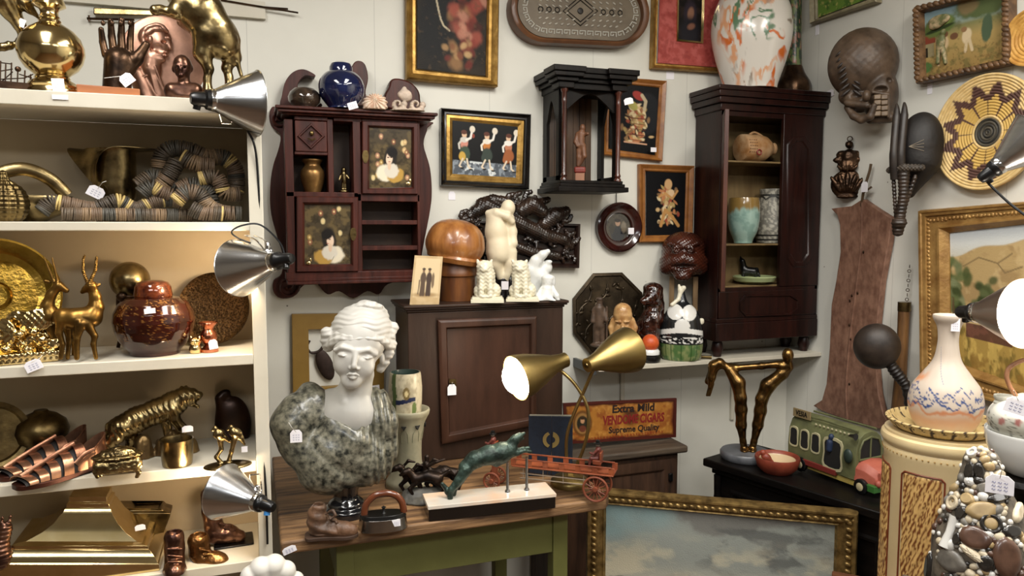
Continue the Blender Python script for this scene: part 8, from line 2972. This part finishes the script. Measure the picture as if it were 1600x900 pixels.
for k in range(6):
    ac = radians(-90 - 17 + 60 * k)
    vs, fs = [], []
    nx, ny = 40, 150
    zlo, zhi = .12, zt_ - .085
    for j in range(ny):
        z = zlo + (zhi - zlo) * j / (ny - 1)
        for i in range(nx):
            a = ac + radians(21) * (2 * i / (nx - 1) - 1)
            ed = min(i, nx - 1 - i, (j if j < ny / 2 else ny - 1 - j) * 1.2)
            wv = sin(a * 55 + 4 * sin(z * 38 + a * 7)) * .0012
            r_ = PR * .982 + (wv + .0012 if ed > 1 else -.003)
            vs.append((cos(a) * r_, sin(a) * r_, z))
    for j in range(ny - 1):
        for i in range(nx - 1):
            fs.append((j * nx + i, j * nx + i + 1, (j + 1) * nx + i + 1, (j + 1) * nx + i))
    t.part('carved_panel', MB().add(vs, fs), BRK, vc=bark)
    pts = []
    for da, z in [(-21.5, zlo), (21.5, zlo), (21.5, zhi - .008), (18, zhi), (-18, zhi), (-21.5, zhi - .008)]:
        a = ac + radians(da)
        pts.append((cos(a) * PR * .985, sin(a) * PR * .985, z))
    full = []
    for i in range(6):
        p0, p1 = Vector(pts[i]), Vector(pts[(i + 1) % 6])
        for j in range(8):
            q = p0.lerp(p1, j / 8)
            h = hypot(q.x, q.y)
            full.append((q.x / h * PR * .985, q.y / h * PR * .985, q.z))
    t.part('panel_edge', MB().tube(full, .0022, 6, closed=True), mat('brown edge', '#6a2e14', .4))
mb = MB()
for k in range(64):
    a = 2 * pi * k / 64
    mb.ell((cos(a) * PR * 1.0, sin(a) * PR * 1.0, zt_ - .0475), (.0022, .0022, .0022), None, 6, 4)
t.part('beading', mb, mat('tan beading', '#a8864e', .4))
PED = t
t = T('basket_tray', 'shallow straw basket with a stitched rim on the cream pedestal', 'basket', 1470, 670, loc=(PED.o.x, PED.o.y, zt_ + .001), rz=PED.rz)
Rb = 80 * t.s
prf = [(.001, 0), (Rb * .78, 0), (Rb * .9, .008), (Rb * .99, .022), (Rb * 1.02, .026), (Rb * .98, .029), (Rb * .95, .024), (Rb * .87, .012), (Rb * .76, .005), (.001, .005)]


def stitch(P, N):
    a = np.arctan2(P[:, 1], P[:, 0])
    r = np.hypot(P[:, 0], P[:, 1]) / Rb
    c = mix(np.tile(hx('#b59b62'), (len(P), 1)), hx('#d0b884'), vn(a * 60, r * 20))
    m = (r > .93) & (P[:, 2] > .014) & ((np.abs(((a * 34 / (2 * pi) + r * 5) % 1) - .5)) < .11)
    m2 = (P[:, 2] < .02) & (r > .8) & (np.abs(((a * 16 / (2 * pi)) % 1) - .5) < .08)
    return mix(c, hx('#35251a'), (m | m2) * 1.0)


t.one(MB().lathe(dense(prf, 90), seg=220), mat('basket straw', '#c0a870', .7, vc=True, bump=.35, bs=200), vc=stitch)
t = T('long_neck_vase', 'tall pale bottle vase with blue and orange marbled bands on the basket', 'vase', 1478, 664, loc=(PED.o.x + .004, PED.o.y, zt_ + .0075), rz=PED.rz)
prj = smoothprof([(15, 498), (20, 492), (22.5, 492), (22, 498), (17, 508), (14.5, 522), (15, 540), (20, 562), (33, 582), (47, 602), (52, 622), (51, 638), (46, 654), (40, 665)])
pr = t.prof(1478, prj, base=True)
ztop = max(z for _, z in pr)


def marble2(P, N):
    a = np.arctan2(P[:, 1], P[:, 0])
    z = P[:, 2] / ztop
    c = mix(np.tile(hx('#b8a898'), (len(P), 1)), hx('#cabdae'), fbm(a * 2, z * 4, seed=2))
    w1 = fbm(np.cos(a) * 2.2, np.sin(a) * 2.2, z * 5, 4) - .5
    c = mix(c, hx('#c07038'), (1 - ss(.0, .035, np.abs(z - .19 - w1 * .22 - .03 * np.sin(a * 2)))) * .8)
    c = mix(c, hx('#c89068'), (1 - ss(.0, .10, np.abs(z - .1 - w1 * .1))) * .6)
    c = mix(c, hx('#c87a40'), (1 - ss(.0, .06, np.abs(z - .46 - w1 * .2))) * ss(-2.2, -2.7, a) * .8)
    for zz, am, sd in ((.33, .3, 7), (.29, .34, 9), (.24, .2, 15)):
        w2 = fbm(np.cos(a) * 4.5 + 3, np.sin(a) * 4.5, z * 3, sd) - .5
        c = mix(c, hx('#2c4478'), (1 - ss(.004, .012, np.abs(z - zz - w2 * am))) * ss(.1, .17, z) * ss(.5, .42, z))
    c = mix(c, hx('#5a6a8a'), (1 - ss(.01, .02, np.abs(a + 2.0 + (z - .6) * 1.9))) * ((z > .42) & (z < .72)) * .8)
    return c


t.one(MB().lathe([(.001, ztop * .96)] + dense(pr, 170), seg=170), mat('marbled bisque', '#c0b4a4', .5, vc=True), vc=marble2)
tag(1493, 508, 12, 20, 'white price tag at the neck of the tall marbled bottle vase', t, -18, shape='sq')

# ------------------------------------------------------------------ bowl, teapot and button jug at the right edge
t = T('dark_stand', 'dark round wooden stand under the white bowl at the right edge', 'stand', 1612, 760, loc=(lambda p_: (p_.x, p_.y, 0))(on(1612, 745, d=1.42)))
zs_ = t.p(1612, 742, 0).z
t.part('top', MB().lathe([(.001, zs_ - .02), (.07, zs_ - .02), (.075, zs_ - .01), (.07, zs_), (.001, zs_)], seg=40), EBONY)
t.part('column', MB().lathe([(.09, 0), (.09, .02), (.03, .05), (.025, zs_ * .5), (.03, zs_ - .02)], seg=30), EBONY)
DS = t
t = T('white_bowl', 'plain white bowl under the grey teapot at the right edge', 'bowl', 1612, 742, loc=(DS.o.x, DS.o.y, zs_ + .001), rz=DS.rz)
pr = t.prof(1612, smoothprof([(64, 676), (66, 673), (66, 680), (62, 700), (52, 722), (38, 738), (30, 742)]), base=True)
t.one(MB().lathe([(.001, .01), (62 * t.s, pr[0][1])] + pr, seg=60), WHITEG)
hb = max(z for _, z in pr)
t = T('grey_teapot', 'grey white glazed teapot with red flowers and a cane handle', 'teapot', 1612, 690, loc=(DS.o.x, DS.o.y, zs_ + hb * .82 + .003), rz=DS.rz)
pr = t.prof(1612, smoothprof([(24, 618), (28, 622), (46, 630), (60, 648), (64, 668), (60, 688), (50, 700)]), base=True)


def flowers(P, N):
    a = np.arctan2(P[:, 1], P[:, 0])
    z = P[:, 2]
    H_ = pr[0][1]
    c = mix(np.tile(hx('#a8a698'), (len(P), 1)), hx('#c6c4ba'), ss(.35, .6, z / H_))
    n = np.abs(fbm(a * 6, z * 40, seed=3) - .5)
    c = mix(c, hx('#5a5a50'), (1 - ss(.01, .03, n)) * ss(.75, .5, z / H_) * .8)
    for a0, z0 in ((-1.9, .52), (-1.45, .5), (-2.3, .45)):
        d = np.hypot((a - a0) * 1.2, (z / H_ - z0) * 1.2)
        c = mix(c, hx('#94605a'), (1 - ss(.08, .13, d + .08 * (fbm(a * 12, z * 120, seed=7) - .5))))
    return c


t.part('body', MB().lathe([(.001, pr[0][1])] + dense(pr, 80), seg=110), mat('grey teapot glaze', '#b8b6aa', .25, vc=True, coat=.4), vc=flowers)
sp = t.p(1569, 640, -6)
prs = [(9, 0), (11, .012), (14, .020), (15, .026), (13, .030), (15.5, .036), (15, .040), (12, .039), (10, .02), (.001, .018)]
t.part('spout', MB().lathe([(r_ * t.s, z) for r_, z in prs], sp - V(0, 0, .012), 32), mat('grey spout glaze', '#a9a79a', .3, c2='#b8b6aa', s=20))
t.part('handle', MB().tube(cat_spline([t.p(1590, 622, -6), t.p(1578, 604, -8), t.p(1573, 586, -6), t.p(1580, 572, -2), t.p(1606, 562, 4), t.p(1640, 572, 4), t.p(1650, 604, 2), t.p(1640, 624, 0)]), .0042, 10), mat('cane', '#7a5034', .5, c2='#946644', s=40))
tag(1588, 634, 30, 26, 'large white price tag tied to the handle of the grey teapot', t, -60, ang=-14, string=[(1584, 610, -40)])

JD = 1.34
t = T('memory_jug', 'memory jug crusted with buttons, pebbles and shells in the right foreground', 'jug', 1536, 960, d=JD)
J0 = t
s = SD(t, 12)
s.chain([(1534, 724, 6, 26), (1534, 756, 6, 30), (1534, 800, 6, 50), (1536, 850, 6, 68), (1540, 905, 6, 76), (1540, 950, 6, 72)])
jm = s.mesh('clay_core', 70, floor=0.0)
t.part('clay_core', jm, mat('grey putty', '#3a342c', .7, c2='#6a6052', s=40, bump=.4))
from mathutils.bvhtree import BVHTree
bv = BVHTree.FromPolygons([v.co.copy() for v in jm.vertices], [tuple(p_.vertices) for p_ in jm.polygons])
JM = [mat('jug pebble dark', '#1c1a18', .25, c2='#2e2a26', s=40, coat=.3), mat('jug pebble grey', '#5a5650', .4, c2='#7a756c', s=40), mat('jug shell cream', '#a89a80', .4, c2='#c8bca4', s=50),
      mat('jug china white', '#c8c6c0', .2, coat=.4), mat('jug pebble brown', '#3e2a20', .3, c2='#5a4032', s=30, coat=.3), mat('jug tan bead', '#8a7450', .4, c2='#a58e64', s=40), mat('jug pearl', '#d2cec4', .15, coat=.5)]
rnd = random.Random(21)


def onjug(px, py):
    r_ = t.Mi.to_3x3() @ ray(px, py)
    o_ = t.Mi @ CAM
    h, nrm, _, _ = bv.ray_cast(o_, r_.normalized())
    return h, nrm


def stick(name, px, py, mb_fn, m_, spin=0):
    h, nrm = onjug(px, py)
    if h is None:
        return
    R_ = nrm.to_track_quat('Z', 'Y').to_matrix() @ Matrix.Rotation(spin, 3, 'Z')
    mb = mb_fn()
    mb.v = [tuple(h + R_ @ Vector(v)) for v in mb.v]
    t.part(name, mb, m_)


u = t.s
spec = [('pebble', 1474, 768, 14, 9, 0, .9), ('pebble', 1516, 735, 9, 16, 0, 0), ('pebble', 1530, 735, 8, 13, 0, .2), ('pebble', 1536, 762, 10, 9, 1, 0), ('pebble', 1502, 802, 8, 13, 0, -.3), ('pebble', 1524, 840, 22, 18, 4, 0),
        ('pebble', 1486, 876, 26, 18, 1, .1), ('pebble', 1574, 872, 20, 32, 4, 0), ('pebble', 1558, 778, 16, 7, 0, .2), ('pebble', 1590, 800, 22, 9, 2, .5), ('pebble', 1540, 880, 11, 13, 0, 0), ('pebble', 1580, 830, 15, 10, 0, 0), ('pebble', 1496, 842, 7, 11, 0, 0),
        ('pebble', 1590, 780, 16, 12, 0, 0), ('pebble', 1512, 780, 11, 10, 5, 0), ('pebble', 1534, 798, 20, 14, 5, .3), ('pebble', 1560, 742, 12, 7, 2, .2), ('shell', 1452, 846, 17, 12, 3, .3), ('shell', 1516, 752, 9, 8, 3, 0), ('shell', 1520, 866, 20, 7, 2, -.5), ('pebble', 1452, 886, 13, 24, 0, 0)]
for nm, x, y, rx, ry, mi, sp_ in spec:
    if nm == 'shell':
        def f(rx=rx, ry=ry):
            m_ = MB().ell((0, 0, 0), (rx * u, ry * u, 7 * u), None, 24, 12)
            m_.v = [(a * (1 + .06 * sin(b / u * 2)), b, c * (1 + .12 * sin(a / u * 1.6))) for a, b, c in m_.v]
            return m_
    else:
        def f(rx=rx, ry=ry):
            m_ = MB().ell((0, 0, 0), (rx * u, ry * u, 8 * u), None, 18, 12)
            k1, k2 = rnd.uniform(-.12, .12), rnd.uniform(-.12, .12)
            m_.v = [(a * (1 + k1 * (b > 0)), b * (1 + k2 * (a > 0)), min(c, 5.5 * u)) for a, b, c in m_.v]
            return m_
    stick(nm, x, y, f, JM[mi], sp_)


def ringb(R_, r_):
    return lambda: MB().torus((0, 0, 3 * u), R_ * u, r_ * u, None, 28, 8).lathe([(.001, 0), (R_ * u, 0), (R_ * u, 2.4 * u), (.001, 2.2 * u)], (0, 0, 0), 24)


stick('button', 1548, 818, ringb(12, 3.2), JM[0])
stick('button_centre', 1548, 818, lambda: MB().ell((0, 0, 3 * u), (9 * u, 9 * u, 3 * u)), JM[5])
stick('button', 1520, 708, ringb(6, 2), JM[3])
stick('button', 1490, 786, ringb(9, 2.6), JM[2])
stick('doll_leg', 1484, 832, lambda: MB().lathe([(.001, -26 * u), (8 * u, -26 * u), (7 * u, -18 * u), (6 * u, 0), (8 * u, 14 * u), (9 * u, 24 * u), (.001, 26 * u)], (0, 0, 0), 20, Matrix.Rotation(pi / 2, 3, 'X')).ell((0, 0, 0), (1e-4, 1e-4, 1e-4), None, 4, 3), JM[3], 0)
stick('figurine_head', 1489, 746, lambda: MB().ell((0, 0, 4 * u), (7 * u, 8 * u, 8 * u)).ell((0, -10 * u, 3 * u), (6 * u, 5 * u, 5 * u)), JM[3])
placed = [(x, y, max(rx, ry)) for _, x, y, rx, ry, _, _ in spec] + [(1548, 818, 15), (1484, 832, 18)]
n_ = 0
for _ in range(4000):
    if n_ > 150:
        break
    x, y = rnd.uniform(1450, 1612), rnd.uniform(700, 905)
    rr_ = rnd.uniform(3.5, 8.5)
    if any(hypot(x - a, y - b) < (c + rr_) * .68 for a, b, c in placed):
        continue
    if onjug(x, y)[0] is None:
        continue
    placed.append((x, y, rr_))
    mi = rnd.choice([0, 1, 2, 2, 3, 4, 5, 6, 6])
    nm = {0: 'pebble', 1: 'pebble', 2: 'shell', 3: 'china_bead', 4: 'pebble', 5: 'bead', 6: 'pearl'}[mi]
    rx_ = rr_ if mi == 6 else rr_ * rnd.uniform(.8, 1.5)
    if mi == 6:
        rr_ = rx_ = min(rr_, 4.5)
    stick(nm, x, y, lambda: MB().ell((0, 0, 0), (rx_ * u, rr_ * u, rr_ * .8 * u), None, 12, 8), JM[mi], rnd.uniform(0, 3))
    n_ += 1
tag(1562, 757, 38, 30, 'large white price tag tied to the crusted memory jug', t, -46, string=[(1566, 732, -40), (1562, 724, -34)])
# what the jug stands on, below the frame
zj = t.o.z
t = T('display_table', 'brown wooden display table under the memory jug at the lower right', 'table', 1536, 960, loc=(J0.o.x, J0.o.y, 0), rz=J0.rz)
t.part('top', MB().box2((-.14, -.12, zj - .024), (.2, .10, zj - .001)), OLDT, bev=.003)
for x in (-.11, .17):
    for y in (-.09, .07):
        t.part('leg', MB().box2((x - .015, y - .015, 0), (x + .015, y + .015, zj - .024)), OLDT)

t = T('wooden_crate', 'brown wooden crate between the large landscape and the cream pedestal', 'crate', 1340, 932, d=1.78)
zc_ = t.o.z
t.o.z = 0
t.M = Matrix.Translation(t.o) @ Matrix.Rotation(t.rz, 4, 'Z')
hw = 40 * t.s
t.part('lid', MB().box2((-hw, 0, zc_ - .018), (hw, .12, zc_)), mat('crate wood', '#4a2a18', .5, c2='#6a4228', s=10, st=(.6, 4, 4)), bev=.002)
for k in range(5):
    z_ = (zc_ - .02) * k / 5
    t.part('slat', MB().box2((-hw + .004, .004, z_ + .002), (hw - .004, .116, z_ + (zc_ - .02) / 5 - .002)), mat('crate wood', '#4a2a18'), bev=.002)

# ------------------------------------------------------------------ clamp lamps on the right
clamp_lamp('grey clamp lamp in front of the coiled basket, pointing off to the right', (1622, 212), (1556, 262), 44, 1.42, 1.45)
clamp_lamp('lit clamp lamp glaring beside the tall marbled vase', (1600, 490), (1524, 488), 50, 1.40, 1.50, lit=True, power=5)
t = T('power_cord', 'black power cord trailing from the clamp lamp by the coiled basket', 'cord', 1560, 310, d=1.46)
t.one(MB().tube(cat_spline([t.p(*q) for q in [(1538, 277, 0), (1544, 286, 0), (1558, 300, 0), (1580, 320, 0), (1612, 344, 0), (1660, 380, 4)]]), .0026, 7), BLACKP)
